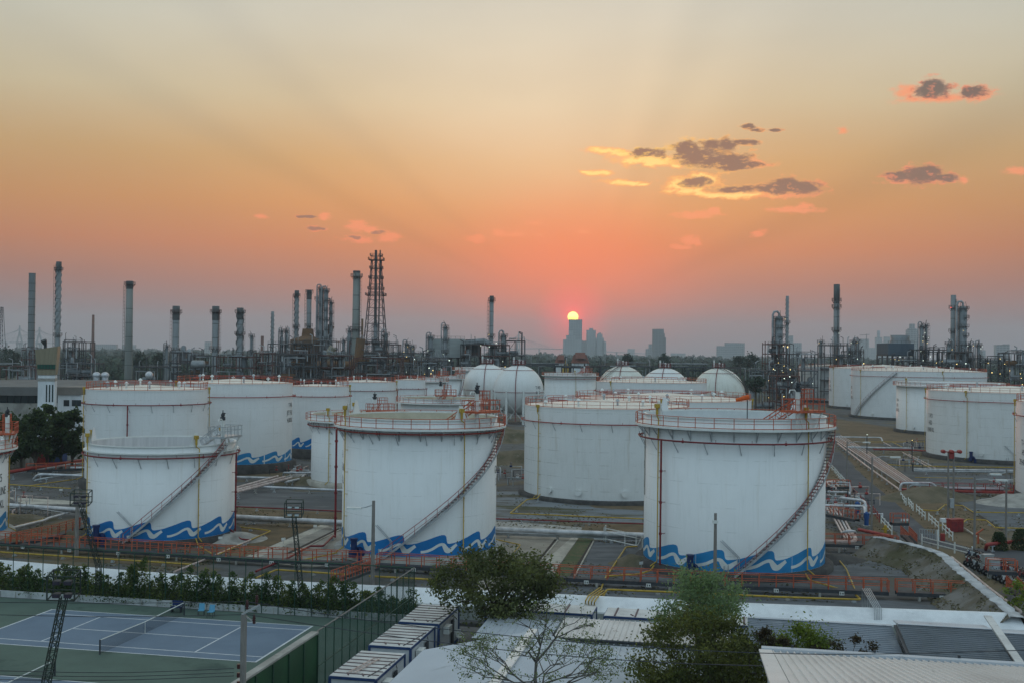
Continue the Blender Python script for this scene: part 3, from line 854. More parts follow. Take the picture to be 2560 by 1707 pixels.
# far-left neighbour cut by the frame
a2 = az_of(19, 1281); d_ = 150.0
TK['d'] = make_tank('floating_roof_tank', 'wave-painted open-top tank with T-975 lettering, cut off by the photo at the far left', 0, 19, .7, 11.4, C_R=(Vector((d_ * sin(a2 - asin(9.0 / d_)), d_ * cos(a2 - asin(9.0 / d_)), 0)), 9.0, a2 - asin(9.0 / d_)), kind='float', waves=16, wscale=.95, blue=BLUE2,
    walk=10.5, ring=10.0, gauge=(80,), yellow=(74,), base_mat=CONC, text=(['T-975', 'GASOLINE', '3,300 KL'], radians(56), 6.6, dict(h=.95)))
# second row, left
TK['e'] = make_tank('storage_tank', 'white tank with T-944 lettering behind the plain-rimmed open-top tank', 211.7, 518, 1.5, 15.9, df=177, waves=None, ring=13.6, ringdrop=[S3(320, 211.7, 518)], yellow=(-86, 85), text=(['T-944', 'JET FUEL', '4,000 KL'], radians(62), 5.95, dict(h=.85)), yref=1100)
TK['f'] = make_tank('storage_tank', 'white tank with T-945 lettering and faded blue waves', 439, 729, 1.7, 16.3, yb=1161.5, waves=-14, wscale=.95, blue=BLUE2, ring=13.9, yellow=(-80,), text=(['T-945', 'JET FUEL', '4,000 KL'], radians(72), 11.8, dict(h=.85)))
TK['g'] = make_tank('storage_tank', 'smaller white tank with a deep blue wave band, behind the cream-lined tank', 716, 870.7, 2.0, 15.0, yb=1122, waves=-4, wscale=1.05, ring=12.9, yellow=(84,))
TK['h'] = make_tank('storage_tank', 'plain white tank with low red rail, in the line behind T-945', 840, 989.7, 1.5, 14.6, df=285, ring=12.4, ringdrop=[80], yellow=(84,), yref=990, vents=6)
TK['i'] = make_tank('storage_tank', 'narrow plain white tank between the red-railed line and the spiral-stair pair', 985, 1063, 1.5, 14.4, df=322, ring=11.8, ringdrop=[72], yref=990, vents=4)
TK['j'] = make_tank('floating_roof_tank', 'small far open tank with spiral stair, left of the far pair', 1040, 1113, 1.2, 14.7, df=335, kind='float', walk=13.7, stair=(20, 1, 80, 13.5), yref=990, gauge=(60,))
TK['k'] = make_tank('floating_roof_tank', 'small far open tank with spiral stair, right of the far pair', 1082, 1154, 1.2, 14.7, df=368, kind='float', walk=13.9, stair=(10, 1, 78, 13.5), yref=990, gauge=(70,))
TK['l'] = make_tank('floating_roof_tank', 'low cream open-top tank half hidden at the left of the cream-lined tank', 777, 1035, .9, 11.9, yb=1207.8, kind='float', inner=CREAM, walk=10.9, ring=10.0, yellow=(S3(822, 777, 1035),), gauge=(20,), base_mat=CONCW)
TK['m'] = make_tank('floating_roof_tank', 'low cream open-top tank in front of the two clean gas spheres', 1002, 1208, .8, 12.6, df=236, kind='float', inner=CREAM, walk=11.7, gauge=(6,), yref=1010)
# centre
TK['n'] = make_tank('storage_tank', 'wide weathered tank with many plate seams between the two open-top wave tanks', 1309.4, 1722, .6, 14.3, yb=1251.3, paint=WHITE_OLD, ring=12.0, yellow=(S3(1352, 1309.4, 1722),), vents=12)
TK['o'] = make_tank('storage_tank', 'wide tank with cream roof under the orange windsock', 1438, 1878.6, .6, 14.3, df=195, paint=WHITE, ring=11.9, yellow=(86,), yref=1010, vents=12)
TK['p'] = make_tank('storage_tank', 'white tank directly in front of the three stained spheres', 1491, 1767, .6, 14.9, df=300, ring=12.2, yellow=(-45,), yref=960, vents=6)
TK['q'] = make_tank('floating_roof_tank', 'distant open tank with red rim rail right of the clean spheres', 1361, 1490, .6, 15.0, df=420, kind='float', paint=WHITE_OLD, walk=14.2, ring=13, yellow=(10,), yref=950, gauge=(40,))
TK['r'] = make_tank('floating_roof_tank', 'distant cream tank mostly behind the left clean sphere', 1137, 1300, .6, 16.6, df=432, kind='float', paint=WHITE_OLD, walk=15.5, yellow=(10,), yref=950)
# right
TK['s'] = make_tank('storage_tank', 'farthest big plain tank at the left end of the right-hand group', 1996, 2242, 1, 17.6, df=545, yref=1000, ring=16, vents=8)
TK['t'] = make_tank('storage_tank', 'big far tank whose slanting stair shows left of the widest tank', 2072, 2352, 1, 17.6, df=474, yref=1010, stair=(-34, .8, 4, 12, DRED), yellow=(-64,), text=(['T-971', 'HSD', '29,000 KL'], radians(-76), 11.0, dict(h=1.1)), vents=8)
TK['u'] = make_tank('storage_tank', 'widest far tank with long slanting grey-red stair on its wall', 2127, 2467, .9, 17.6, yb=1046, paint=WHITE, ring=15.6, stair=(-64, .8, -17, 17, DRED), yellow=(-56, 20), text=(['T-970', 'HSD', '29,000 KL'], radians(-80), 10.5, dict(h=1.1)), vents=12)
TK['v'] = make_tank('floating_roof_tank', 'white open tank with walkway between the widest far tank and the streaked tank', 2240, 2514, .9, 15.2, df=326, kind='float', walk=14.2, yellow=(-52,), yref=1060, text=(['T-974', 'HSD', '9,800 KL'], radians(-75), 9.2, dict(h=.9)))
TK['w'] = make_tank('storage_tank', 'streaked white tank with rusty run-off behind the twin beacon mast', 2314.6, 2745, .9, 15.2, yb=1151, paint=WHITE_OLD, ring=13.2, yellow=(S3(2425, 2314.6, 2745), S3(2312, 2314.6, 2745)), mixer=S3(2443, 2314.6, 2745), text=(['T-973', 'HSD', '19,400 KL'], radians(-68), 9.0, dict(h=.95)), vents=10)
a3 = az_of(2538, 1223); d_ = 207.0
TK['x'] = make_tank('storage_tank', 'white tank with T-972 lettering cut off by the right edge of the photo', 2538, 2900, .9, 15.6, C_R=(Vector((d_ * sin(a3 + asin(20 / d_)), d_ * cos(a3 + asin(20 / d_)), 0)), 20.0, a3 + asin(20 / d_)), ring=13.4, yellow=(-80,), text=(['T-972', 'HSD', '29,400 KL'], radians(-63.5), 8.6, dict(h=.95)))

# ------------------------------------------------------------------ gas spheres
def sphere(label, xc, ytop, R, D, paint, text=None, stair=None):
    p = at(xc, ytop, D); zc = p.z - R; c = Vector((p.x, p.y, 0)); ac = atan2(c.x, c.y)
    t = thing('gas_sphere', label, 'gas sphere', c, -ac, 'spherical gas tanks')
    b = MB(); b.ball((0, 0, zc), R, 64, 36); b.build('shell', paint, t)
    for i in range(9):
        a = 2 * pi * i / 9 + .2; lg = MB(); x, y = R * .99 * sin(a), -R * .99 * cos(a)
        lg.cyl((x, y, 0), (x, y, zc), .38, n=10); lg.build('support_leg', WAVEW, t)
    br = MB()
    for i in range(9):
        a, b2 = 2 * pi * i / 9 + .2, 2 * pi * (i + 1) / 9 + .2
        A, B = Vector((R * sin(a), -R * cos(a), 0)), Vector((R * sin(b2), -R * cos(b2), 0))
        br.beam(A + Vector((0, 0, .8)), B + Vector((0, 0, zc * .7)), .12); br.beam(B + Vector((0, 0, .8)), A + Vector((0, 0, zc * .7)), .12)
    br.build('cross_brace', WAVEW, t)
    rg = MB()
    for lat in (-4, 52):
        la = radians(lat); rg.tube(arc_pts((R + .12) * cos(la), zc + (R + .12) * sin(la), 0, 2 * pi, 48)[:48], .07, 5, True)
    rg.tube([((R + .15) * sin(th) * sin(-.12), -(R + .15) * sin(th) * cos(-.12), zc + (R + .15) * cos(th)) for th in [radians(4 + 88 * i / 16) for i in range(17)]] + [(-.9, -(R + .3), 1)], .11, 6)
    rg.build('spray_ring', DRED, t)
    tp = MB(); tp.mi = 0
    tp.box((0, 0, zc + R + .35), (4.2, 3.2, .18)); tp.mi = 1
    tp.rail([(-2.1, -1.6, zc + R + .4), (2.1, -1.6, zc + R + .4), (2.1, 1.6, zc + R + .4), (-2.1, 1.6, zc + R + .4), (-2.1, -1.6, zc + R + .4)], 1.1, 1.0, .05)
    tp.mi = 2
    tp.cyl((-1.6, 0, zc + R), (-1.6, 0, zc + R + 2.6), .28, n=8); tp.cyl((1.3, 0, zc + R), (1.3, 0, zc + R + 1.6), .2, n=8); tp.ball((.2, .2, zc + R + 1.4), .4, 10, 6); tp.cyl((.2, .2, zc + R), (.2, .2, zc + R + 1.3), .2, n=8)
    tp.build('top_platform', [DRED, DRED, WAVEW], t)
    if stair:
        sb = MB(); s0, s1 = stair
        pts = []
        for i in range(25):
            f = i / 24; la = radians(0 + 84 * f); lo = radians(s0 + (s1 - s0) * f); rr = R + .5
            pts.append((rr * cos(la) * sin(lo), -rr * cos(la) * cos(lo), zc + rr * sin(la)))
        for q0, q1 in zip(pts, pts[1:]): sb.beam(q0, q1, .5, .12); 
        sb.tube([(x, y, z + .9) for x, y, z in pts], .06, 4)
        for x, y, z in pts: sb.beam((x, y, z), (x, y, z + .9), .07)
        sb.build('curved_stair', STAIR, t)
    if text:
        mb = MB()
        for i, l in enumerate(text[0]):
            vs, fs = text_geo(l, .95)
            la = radians(text[2]) - i * 1.5 / R
            mb.add([((R + .05) * cos(la + y / R) * sin(radians(text[1]) + x / R / cos(la)), -(R + .05) * cos(la + y / R) * cos(radians(text[1]) + x / R / cos(la)), zc + (R + .05) * sin(la + y / R)) for x, y in vs], fs)
        mb.build('lettering', BLACK, t)
    return t
sphere('clean white gas sphere, farther left of the overlapping pair', 1218, 909, 8.2, 382, WHITE_SPH)
sphere('clean white gas sphere with T-903 lettering, in front of its twin', 1297, 912, 8.0, 361, WHITE_SPH, (['T-903', 'LPG', '2,000'], 52, 4))
sphere('yellow-stained gas sphere with dark stair on its left shoulder', 1556, 914, 8.7, 386, WHITE_RUST, None, (-78, -8))
sphere('stained gas sphere in the middle of three, topped by a mast', 1662, 919, 8.8, 389, WHITE_SPH)
sphere('yellow-stained gas sphere with dark stair down its right side', 1797, 919, 8.9, 384, WHITE_RUST, None, (88, 12))

# windsock on the far edge of the big open-top tank's walkway
t_, c_, R_ = TK['c']
pt = at(*cr('C', 2160, 1360), 113.6); hd = at(*cr('C', 2158, 1085), 113.6)
ws = thing('windsock', 'orange windsock on a dark pole at the big open-top tank rail', 'windsock', pt)
w = MB(); w.cyl((0, 0, 0), (0, 0, hd.z - pt.z + .3), .05, n=8); w.build('pole', DARK, ws)
w = MB(); z = hd.z - pt.z
w.tube([(.15, 0, z + .15), (-.1, 0, z + .1)], .26, 12); w.cyl((-.1, 0, z + .1), (-1.15, 0, z - .18), .26, .16, 12, cap=False); w.build('sock', mat('windsock_orange', (.75, .13, .02), (.6, .1, .02), 3, .7), ws)
# ------------------------------------------------------------------ land, yards, roads
LAND = mat('land', (.06, .07, .045), (.10, .095, .065), .01, .95, c3=(.035, .05, .03), s3=.03)
YARD = mat('yard_gravel', (.13, .128, .125), (.072, .071, .07), .22, .95, bump=.3, bscale=3, detail=8, c3=(.15, .115, .065), s3=.055, lo3=.5, hi3=.6)
GRAVEL = mat('grey_gravel', (.15, .157, .168), (.095, .10, .105), .5, .95, bump=.25, bscale=5, detail=9, c3=(.10, .085, .062), s3=.16, lo3=.58, hi3=.68, stretch=(.5, 1.4, 1))
DRYGRASS = mat('dry_grass', (.175, .118, .064), (.105, .08, .045), .35, .97, bump=.5, bscale=4, detail=9, c3=(.17, .12, .07), s3=.09, lo3=.48, hi3=.62)
GREENGRASS = mat('green_verge', (.07, .105, .045), (.13, .115, .06), .8, .97, bump=.5, bscale=6, detail=8)
WETGROUND = mat('wet_asphalt', (.075, .075, .077), (.135, .135, .137), .16, .8, detail=8, stretch=(.35, 1.3, 1), lo=.42, hi=.6, c3=(.19, .19, .185), s3=.3, lo3=.6, hi3=.72)
ASPH = mat('asphalt', (.08, .082, .09), (.062, .064, .07), .12, .9, detail=8, lo=.45, hi=.58, c3=(.11, .11, .118), s3=.07, lo3=.55, hi3=.63)
DIKE = mat('dike_earth', (.21, .20, .185), (.125, .108, .078), .35, .95, bump=.5, bscale=2, detail=9, c3=(.09, .085, .045), s3=.12, lo3=.5, hi3=.65)
SOIL = mat('mound_soil', (.17, .135, .09), (.10, .088, .053), .3, .97, bump=.6, bscale=3, detail=9, c3=(.18, .155, .12), s3=.5, lo3=.55, hi3=.7)
TRENCH = mat('trench_dark', (.04, .032, .028), (.06, .045, .038), 1, .95)

def patch(name, pts, z, m, kind='structure', label=None):
    poly = [(p.x, p.y) for p in pts]
    o = MB().prism(poly, z - .3, z).build(name, m)
    return tag(o, label, kind=kind)

def crs(k, *xy, z=0.0):
    return [cg(k, x, y, z) for x, y in xy]

g = MB(); g.add([(-7200, -250, -.4), (7200, -250, -.4), (7200, 10800, -.4), (-7200, 10800, -.4)], [(0, 1, 2, 3)])
tag(g.build('ground', LAND), kind='structure')
o = MB().prism([(-160, 97), (-70, 99), (70, 88), (330, 120), (420, 560), (-330, 560)], -.35, -.01).build('yard', YARD); tag(o, kind='structure')

# surfaces inside the tank farm
patch('gravel', crs('N', (1235, 1180), (1775, 1170), (1900, 1568)) + crs('L', (855, 560), (2100, 700), (1620, 690)) + crs('K', (2352, 620), (440, 540), (480, 440)), .004, GRAVEL)
patch('gravel', crs('H', (520, 1310), (900, 1310), (1230, 1400), (1390, 1544), (500, 1544)), .034, GRAVEL)
patch('concrete_yard', crs('N', (170, 1120), (1080, 1140), (830, 1480)) + crs('K', (380, 540), (-300, 500)) + crs('F', (2000, 1500), (2200, 1200)), .008, mat('sandy_concrete', (.36, .325, .27), (.27, .24, .2), .4, .92, detail=8, c3=(.15, .135, .11), s3=1.1, lo3=.6, hi3=.7))
patch('green_verge', crs('N', (1080, 1145), (1235, 1170), (960, 1568), (790, 1568)), .014, GREENGRASS)
patch('concrete_yard', crs('M', (1890, 995), (2140, 1030), (2140, 1440), (1750, 1500), (940, 1400)), .010, mat('yard_slab', (.34, .315, .275), (.24, .22, .19), .3, .92, detail=8, c3=(.11, .1, .09), s3=.8, lo3=.58, hi3=.68))
patch('dry_grass_lawn', crs('M', (880, 985), (1870, 985), (940, 1400), (640, 1320), (870, 1180)), .012, DRYGRASS)
patch('wet_yard', crs('M', (880, 600), (2140, 600), (2140, 830), (880, 780)), .006, WETGROUND)
patch('dry_grass_lawn', crs('M', (880, 800), (2140, 845), (2140, 930), (880, 880)), .012, DRYGRASS)
patch('wet_yard', crs('E', (70, 740), (700, 740), (690, 830), (70, 800)), .006, WETGROUND)
patch('dry_grass_lawn', crs('E', (0, 1160), (690, 1005), (700, 1180), (250, 1240), (0, 1240)), .012, DRYGRASS)
patch('dry_grass_lawn', crs('I', (0, 60), (700, 130), (1750, 190), (1800, 290), (0, 190)), .010, DRYGRASS)
patch('gravel', crs('N', (180, 640), (480, 640), (800, 740), (1780, 840), (1780, 990), (170, 960)), .006, mat('patchy_gravel', (.20, .212, .226), (.105, .095, .075), .16, .95, bump=.2, bscale=5, detail=9, lo=.46, hi=.6, stretch=(.5, 1.5, 1), c3=(.085, .08, .045), s3=.1, lo3=.53, hi3=.6))
patch('dry_grass_lawn', crs('N', (1080, 750), (1780, 755), (1780, 850), (1250, 820)), .014, DRYGRASS)
patch('dry_grass_lawn', crs('N', (1140, 1000), (1775, 1000), (1775, 1095), (1140, 1070)), .014, DRYGRASS)
# concrete strips and open drains
for nm_, pts, m_ in (('concrete_strip', crs('N', (990, 1150), (1075, 1140), (830, 1490), (630, 1568), (590, 1500)), CONCW),
                     ('concrete_strip', crs('M', (1890, 995), (1990, 1005), (1060, 1420), (940, 1395)), CONCW),
                     ('concrete_strip', crs('N', (170, 965), (560, 985), (1110, 1035), (1100, 1075), (170, 1045)), CONC),
                     ('concrete_strip', crs('E', (70, 815), (690, 850), (690, 880), (220, 880)), CONCW)):
    patch(nm_, pts, .02, m_)
for pts in (crs('N', (815, 1160), (845, 1165), (655, 1400), (620, 1400)), crs('N', (1215, 1175), (1240, 1178), (1020, 1568), (975, 1568)), crs('K', (490, 400), (520, 420), (440, 520), (430, 510)), crs('M', (2100, 1030), (2130, 1038), (1520, 1335), (1480, 1330)),
            crs('L', (1290, 245), (1310, 240), (1690, 690), (1670, 692))):
    patch('drain_channel', pts, .024, TRENCH)
# drain kerbs
for a, b in ((('N', 1238, 1182), ('N', 1030, 1568)), (('N', 848, 1172), ('N', 660, 1400)), (('M', 2128, 1045), ('M', 1560, 1330))):
    q = MB(); q.beam(cg(*a, .05), cg(*b, .05), .16, .14); tag(q.build('kerb', CONCW), kind='structure')

# right: road and verges
patch('verge', crs('R', (190, 170), (480, 330), (900, 560), (1130, 590), (1520, 790), (1999, 1140), (1999, 1175), (1480, 1140), (1280, 1085), (1040, 970), (690, 655), (470, 470)), .010, DRYGRASS)
patch('verge', crs('R', (60, 300), (250, 470), (370, 600), (620, 860), (760, 1000), (560, 1000), (380, 800), (200, 560), (60, 440)), .010, DRYGRASS)
patch('road', crs('R', (95, 190), (190, 192), (285, 310), (480, 475), (695, 650), (1045, 960), (1290, 1080), (1480, 1133), (2050, 1165), (2050, 1420), (1700, 1270), (1480, 1195), (1000, 1075), (860, 1000), (720, 960), (600, 850), (470, 710), (370, 605), (250, 470), (90, 300)), .02, ASPH)
patch('gravel', crs('R', (1040, 410), (1880, 420), (1890, 560), (1500, 600), (1130, 520)), .006, GRAVEL)
patch('gravel', crs('R', (1300, 640), (1800, 640), (2000, 730), (2000, 960), (1800, 960), (1520, 790)), .006, GRAVEL)
patch('drain_channel', crs('R', (1130, 585), (1150, 583), (1520, 780), (1800, 950), (1780, 960), (1510, 800)), .024, TRENCH)
patch('dry_grass_lawn', crs('D', (620, 1270), (1430, 1400), (1440, 1480), (700, 1520)), .008, DRYGRASS)
patch('dry_grass_lawn', crs('R', (480, 190), (1030, 190), (1300, 250), (1600, 300), (820, 300)), .008, SOIL)

def mound(name, c, rx, ry, h, m, rz=0.0, seed=1):
    mb = MB(); n = 30; vs, fs = [], []
    for i in range(n + 1):
        for j in range(n + 1):
            u, v = i / n * 2 - 1, j / n * 2 - 1
            rr = min(1, sqrt(u * u + v * v)); hh = (cos(pi * rr) + 1) / 2
            z = h * hh * (1 + .35 * mnoise.noise(Vector((u * 3 + seed, v * 3, seed)))) - .1
            vs.append((u * rx, v * ry, z))
    for i in range(n):
        for j in range(n):
            a = i * (n + 1) + j; fs.append((a, a + n + 1, a + n + 2, a + 1))
    mb.add(vs, fs, True)
    o = mb.build(name, m, loc=(c.x, c.y, 0), rz=rz); tag(o, kind='structure'); return o
mound('earth_mound', cg('N', 330, 330), 16, 6, 2.6, SOIL, .2, 3)
mound('earth_mound', cg('N', 300, 90), 22, 8, 3.2, SOIL, 0, 5)
mound('earth_mound', cg('N', 1680, 1430), 3.6, 2.6, 1.1, SOIL, 0, 7)
mound('earth_mound', cg('M', 880, 1160), 5, 5, .9, CONC, 0, 9)
mound('earth_mound', cg('M', 1700, 500), 10, 5, 1.2, SOIL, 0, 11)
mound('earth_mound', cg('R', 1060, 640), 12, 7, 1.8, SOIL, .5, 13)
mound('earth_mound', cg('R', 1950, 690), 9, 7, 1.5, CONC, .5, 15)
mound('earth_mound', cg('H', 560, 1400), 6, 3.5, .9, BITUM, .3, 17)
mound('earth_mound', cg('E', 150, 1030), 7, 4, .9, SOIL, .3, 19)
mound('earth_mound', cg('E', 690, 1190), 4, 4, 1.0, SOIL, .3, 21)

# ------------------------------------------------------------------ bunds
def wall_line(name, label, pts, z1, th, m, z0=-.2, cat='wall', cap=None):
    mb = MB()
    P = [Vector((p.x, p.y, 0)) for p in pts]
    offs = []
    for i, p in enumerate(P):
        d = (P[min(i + 1, len(P) - 1)] - P[max(i - 1, 0)]).normalized(); nrm = Vector((-d.y, d.x, 0)); offs.append((p, nrm))
    prof = [(0, z0), (0, z1), (th, z1), (th, z0)]
    vs = [p + n_ * o_ + Vector((0, 0, z)) for p, n_ in offs for o_, z in prof]
    k = len(prof); fs = []
    for i in range(len(P) - 1):
        for j in range(k - 1):
            fs.append((i * k + j, (i + 1) * k + j, (i + 1) * k + j + 1, i * k + j + 1))
    fs += [(0, 1, 2, 3), tuple(reversed(range(len(vs) - 4, len(vs))))]
    mb.add(vs, fs)
    o = mb.build(name, m)
    return tag(o, label, cat)
BW = [gp(-250, 1380, 2), gp(0, 1401, 2), gp(571, 1445, 2), gp(1400, 1487, 2), gp(1920, 1511, 2), gp(2546, 1534, 2)]
BW = [Vector((p.x, p.y, 0)) for p in BW]
def slope_wall(name, label, P, zt, zn, run, th):
    """bank with a whitewashed sloping face toward the camera and a short upright toe"""
    mb = MB(); vs = []; prof = [(th, -.2), (th, zt), (0, zt), (-run, zn), (-run - .02, zn - .12), (-run, -.2)]
    for i, p in enumerate(P):
        d = (P[min(i + 1, len(P) - 1)] - P[max(i - 1, 0)]).normalized(); nrm = Vector((-d.y, d.x, 0))
        for o_, z in prof: vs.append(p + nrm * o_ + Vector((0, 0, z)))
    k = len(prof); mb.mi = 0
    mb.add(vs, [(i * k + j, (i + 1) * k + j, (i + 1) * k + j + 1, i * k + j + 1) for i in range(len(P) - 1) for j in range(k - 1)])
    for i in range(len(P) - 1): mb.m[i * (k - 1) + k - 2] = 1
    mb.add(vs[:k], [tuple(range(k))]); mb.add(vs[-k:], [tuple(reversed(range(k)))])
    return tag(mb.build(name, [WHITEWALL, mat('toe_wall', (.36, .38, .35), (.28, .3, .28), .5, .85)]), label, 'wall')
BW2 = [Vector(q) for q in smooth_path([tuple(p) for p in BW], 6)]
slope_wall('bund_wall', 'long whitewashed bund bank running in front of the tank yard', BW2, 2.0, 1.2, 2.0, .5)
# dike with whitewashed crest on the right
dk = [('R', 540, 1015), ('R', 780, 1065), ('R', 1000, 1120), ('R', 1140, 1165), ('R', 1230, 1215), ('R', 1330, 1310), ('R', 1450, 1410), ('R', 1560, 1500), ('R', 1680, 1590), ('L', 2140, 610), ('L', 2290, 740)]
dp = [cg(*q, 2.05) for q in dk]
def dike(name, pts, prof, m, mats_of, jag=0.0, seed=1):
    mb = MB(); rng = random.Random(seed)
    path = [Vector(p) for p in smooth_path([tuple(p) for p in pts], 8)]
    k = len(prof); vs = []
    for i, p in enumerate(path):
        d = (path[min(i + 1, len(path) - 1)] - path[max(i - 1, 0)]); d.z = 0; d.normalize(); nrm = Vector((-d.y, d.x, 0))
        for o_, z in prof: vs.append(Vector((p.x, p.y, 0)) + nrm * (o_ + rng.uniform(-jag, jag)) + Vector((0, 0, z + rng.uniform(-jag, jag) * .3)))
    for j in range(k - 1):
        mb.mi = mats_of[j]
        fs = [(i * k + j, (i + 1) * k + j, (i + 1) * k + j + 1, i * k + j + 1) for i in range(len(path) - 1)]
        n0 = len(mb.v)
        if j == 0: mb.add(vs, fs, True); base0 = n0
        else:
            for f in fs: mb.f.append([base0 + q for q in f]); mb.m.append(mb.mi); mb.sm.append(True)
    return mb.build(name, m)
o = dike('earth_dike', dp, [(2.2, -.2), (.95, 1.0), (.5, 1.98), (.48, 2.05), (-.48, 2.05), (-.5, 1.98), (-2.2, .9), (-4.2, -.2)], [DIKE, mat('crest_wash', (.56, .58, .60), (.40, .41, .42), .7, .85, c3=(.24, .24, .23), s3=.9, lo3=.6, hi3=.72, detail=8)], [0, 0, 1, 1, 1, 0, 0], .11)
tag(o, kind='structure')

# ------------------------------------------------------------------ pipelines
def pipe(label, pts, z=.6, r=.12, m=None, sup=True, group='pipelines across the tank yard', step=6.0, cat='pipe', bend=True):
    P = []
    for q in pts:
        zz = q[3] if len(q) > 3 else z
        P.append(cg(q[0], q[1], q[2], zz))
    Q = [P[0]]
    for i in range(1, len(P) - 1):     # round the elbows a little
        a, b, c = P[i - 1], P[i], P[i + 1]
        la, lc = (a - b).length, (c - b).length; e = min(r * 4, la * .4, lc * .4)
        p0, p1 = b + (a - b).normalized() * e, b + (c - b).normalized() * e
        for f in (0, .5, 1): Q.append(p0 * (1 - f) ** 2 + b * 2 * f * (1 - f) + p1 * f ** 2)
    Q.append(P[-1])
    t = MB().tube(Q, r, 8).build('pipeline', m or SILVER)
    tag(t, label, cat, group)
    L = sum((b - a).length for a, b in zip(P, P[1:]))
    if sup and z > .25:
        s0 = None; acc = 0; nxt = step * .4; cnt = 0
        for a, b in zip(P, P[1:]):
            l = (b - a).length
            while nxt < acc + l and cnt < 16:
                p = a + (b - a) * ((nxt - acc) / l)
                if p.z - r > .15:
                    q = MB(); h = p.z - r * .9
                    q.box((0, 0, h / 2), (.14, .14, h)); q.box((0, 0, .06), (.4, .4, .12)); q.box((0, 0, h - .04), (max(.3, r * 2.6), .16, .1))
                    q.build('pipe_support', CONC if cnt % 2 else GALV, t, loc=(p.x, p.y, 0)); cnt += 1
                nxt += step
            acc += l
    return t

pipe('thick silver pipe crossing behind the short open-top tank, topmost of its bundle', [('E', -60, 878), ('E', 60, 888), ('E', 770, 935), ('M', 875, 898), ('M', 2200, 965)], .95, .32, SILVER)
pipe('thin silver pipe under the thick one behind the short open-top tank', [('E', 0, 905), ('E', 770, 955), ('M', 875, 930), ('M', 2200, 995)], .5, .12, GALV)
pipe('thick silver pipe crossing the gap between the two nearest walkway tanks', [('N', 100, 1052), ('N', 1100, 1092), ('N', 1850, 1122)], .95, .33, SILVER)
pipe('middle silver pipe of the bundle between the two nearest walkway tanks', [('N', 100, 1086), ('N', 1850, 1146)], .62, .15, GALV)
pipe('lowest grey pipe of the bundle between the two nearest walkway tanks', [('N', 100, 1104), ('N', 1850, 1164)], .4, .12, GALV)
for i, lab in enumerate(('upper', 'middle', 'lower')):
    pipe(lab + ' of three pale parallel pipes slanting right of the short open-top tank', [('M', 840, (570, 598, 622)[i]), ('M', (1385, 1470, 1545)[i], (420, 428, 436)[i])], 1.1, .2, PINKPIPE, group='three slanting pipes')
pipe('silver pipe running level into the cream-lined walkway tank', [('M', 1180, 545), ('M', 2180, 588)], .8, .2, SILVER)
pipe('silver pipe level below the blue waves of T-945', [('M', 860, 430), ('M', 1320, 440)], .7, .2, SILVER)
pipe('bent white pipe rising right of the T-945 waves', [('M', 1450, 400, .4), ('M', 1455, 378, 1.2), ('M', 1800, 380, 1.2)], 1.2, .16, SILVER)
pipe('silver S-bend pipe beside the low cream tank', [('M', 1480, 490), ('M', 1650, 450), ('M', 1720, 385), ('M', 1790, 380)], .8, .2, SILVER)
for i in range(4):
    pipe(('first', 'second', 'third', 'fourth')[i] + ' short grey pipe from the top, in the fan by the low cream tank', [('M', 1380 + 30 * i, 455 + 12 * i), ('M', 1740 - 20 * i, 360 + 14 * i)], .55, .1, GALV, False, 'fan of short pipes')
pipe('thin red pipe level right of the short open-top tank', [('M', 860, 776), ('M', 2160, 832)], .5, .09, DRED, step=9)
pipe('thin red pipe level in front of the wide weathered tank', [('N', 160, 938), ('N', 1790, 994)], .5, .09, DRED, step=9)
pipe('yellow pipe zigzagging from the foot of the wide weathered tank', [('N', 655, 672, .9), ('N', 622, 716, .7), ('N', 512, 730, .6), ('N', 325, 880, .6), ('N', 1790, 940, .6)], .6, .09, YELLOW, group='yellow foam pipes on the ground')
pipe('yellow pipe from the cream-lined tank foot over the sandy concrete', [('N', 160, 1160), ('N', 440, 1222), ('N', 350, 1325)], .3, .07, YELLOW, group='yellow foam pipes on the ground')
pipe('yellow pipe beside the big open-top tank, left of its soil mound', [('N', 1715, 1238), ('N', 1590, 1246), ('N', 1360, 1590), ('K', 790, 560)], .3, .09, YELLOW, group='yellow foam pipes on the ground')
pipe('yellow pipe curling round the left foot of the big open-top tank', [('N', 1895, 1445, .8), ('N', 1860, 1500), ('N', 1740, 1540), ('K', 860, 365)], .3, .09, YELLOW, group='yellow foam pipes on the ground')
pipe('yellow pipe in front of the whole walkway at the big open-top tank', [('K', 830, 560), ('K', 872, 486), ('K', 2352, 550), ('L', 0, 552), ('L', 855, 580), ('L', 805, 535)], .3, .1, YELLOW, group='yellow foam pipes on the ground')
for i in range(4):
    pipe(('first', 'second', 'third', 'fourth')[i] + ' of four yellow pipes bending over the white wall by the round tree', [('K', 805 + 18 * i, 470 + 12 * i, .4), ('K', 700 + 28 * i, 545 + 4 * i, 2.2), ('K', 676 + 27 * i, 590 + 5 * i, 2.2), ('K', 676 + 27 * i, 640 + 4 * i, .9)], .4, .06, YELLOW, False, 'four yellow pipes over the wall')
pipe('yellow pipe from the right foot of the big open-top tank to the walkway', [('H', 300, 1432, .9), ('H', 345, 1520, .6), ('L', 380, 400, .3), ('L', 650, 480, .3)], .3, .09, YELLOW, group='yellow foam pipes on the ground')
pipe('yellow pipe slanting across gravel right of the big open-top tank', [('H', 515, 1352), ('H', 625, 1358), ('L', 720, 300), ('L', 800, 490)], .3, .08, YELLOW, group='yellow foam pipes on the ground')
pipe('yellow pipe bent like a ramp on the lawn right of the short open-top tank', [('M', 900, 1012), ('M', 1305, 1062), ('M', 1060, 1170), ('M', 620, 1370)], .35, .08, YELLOW, group='yellow foam pipes on the ground')
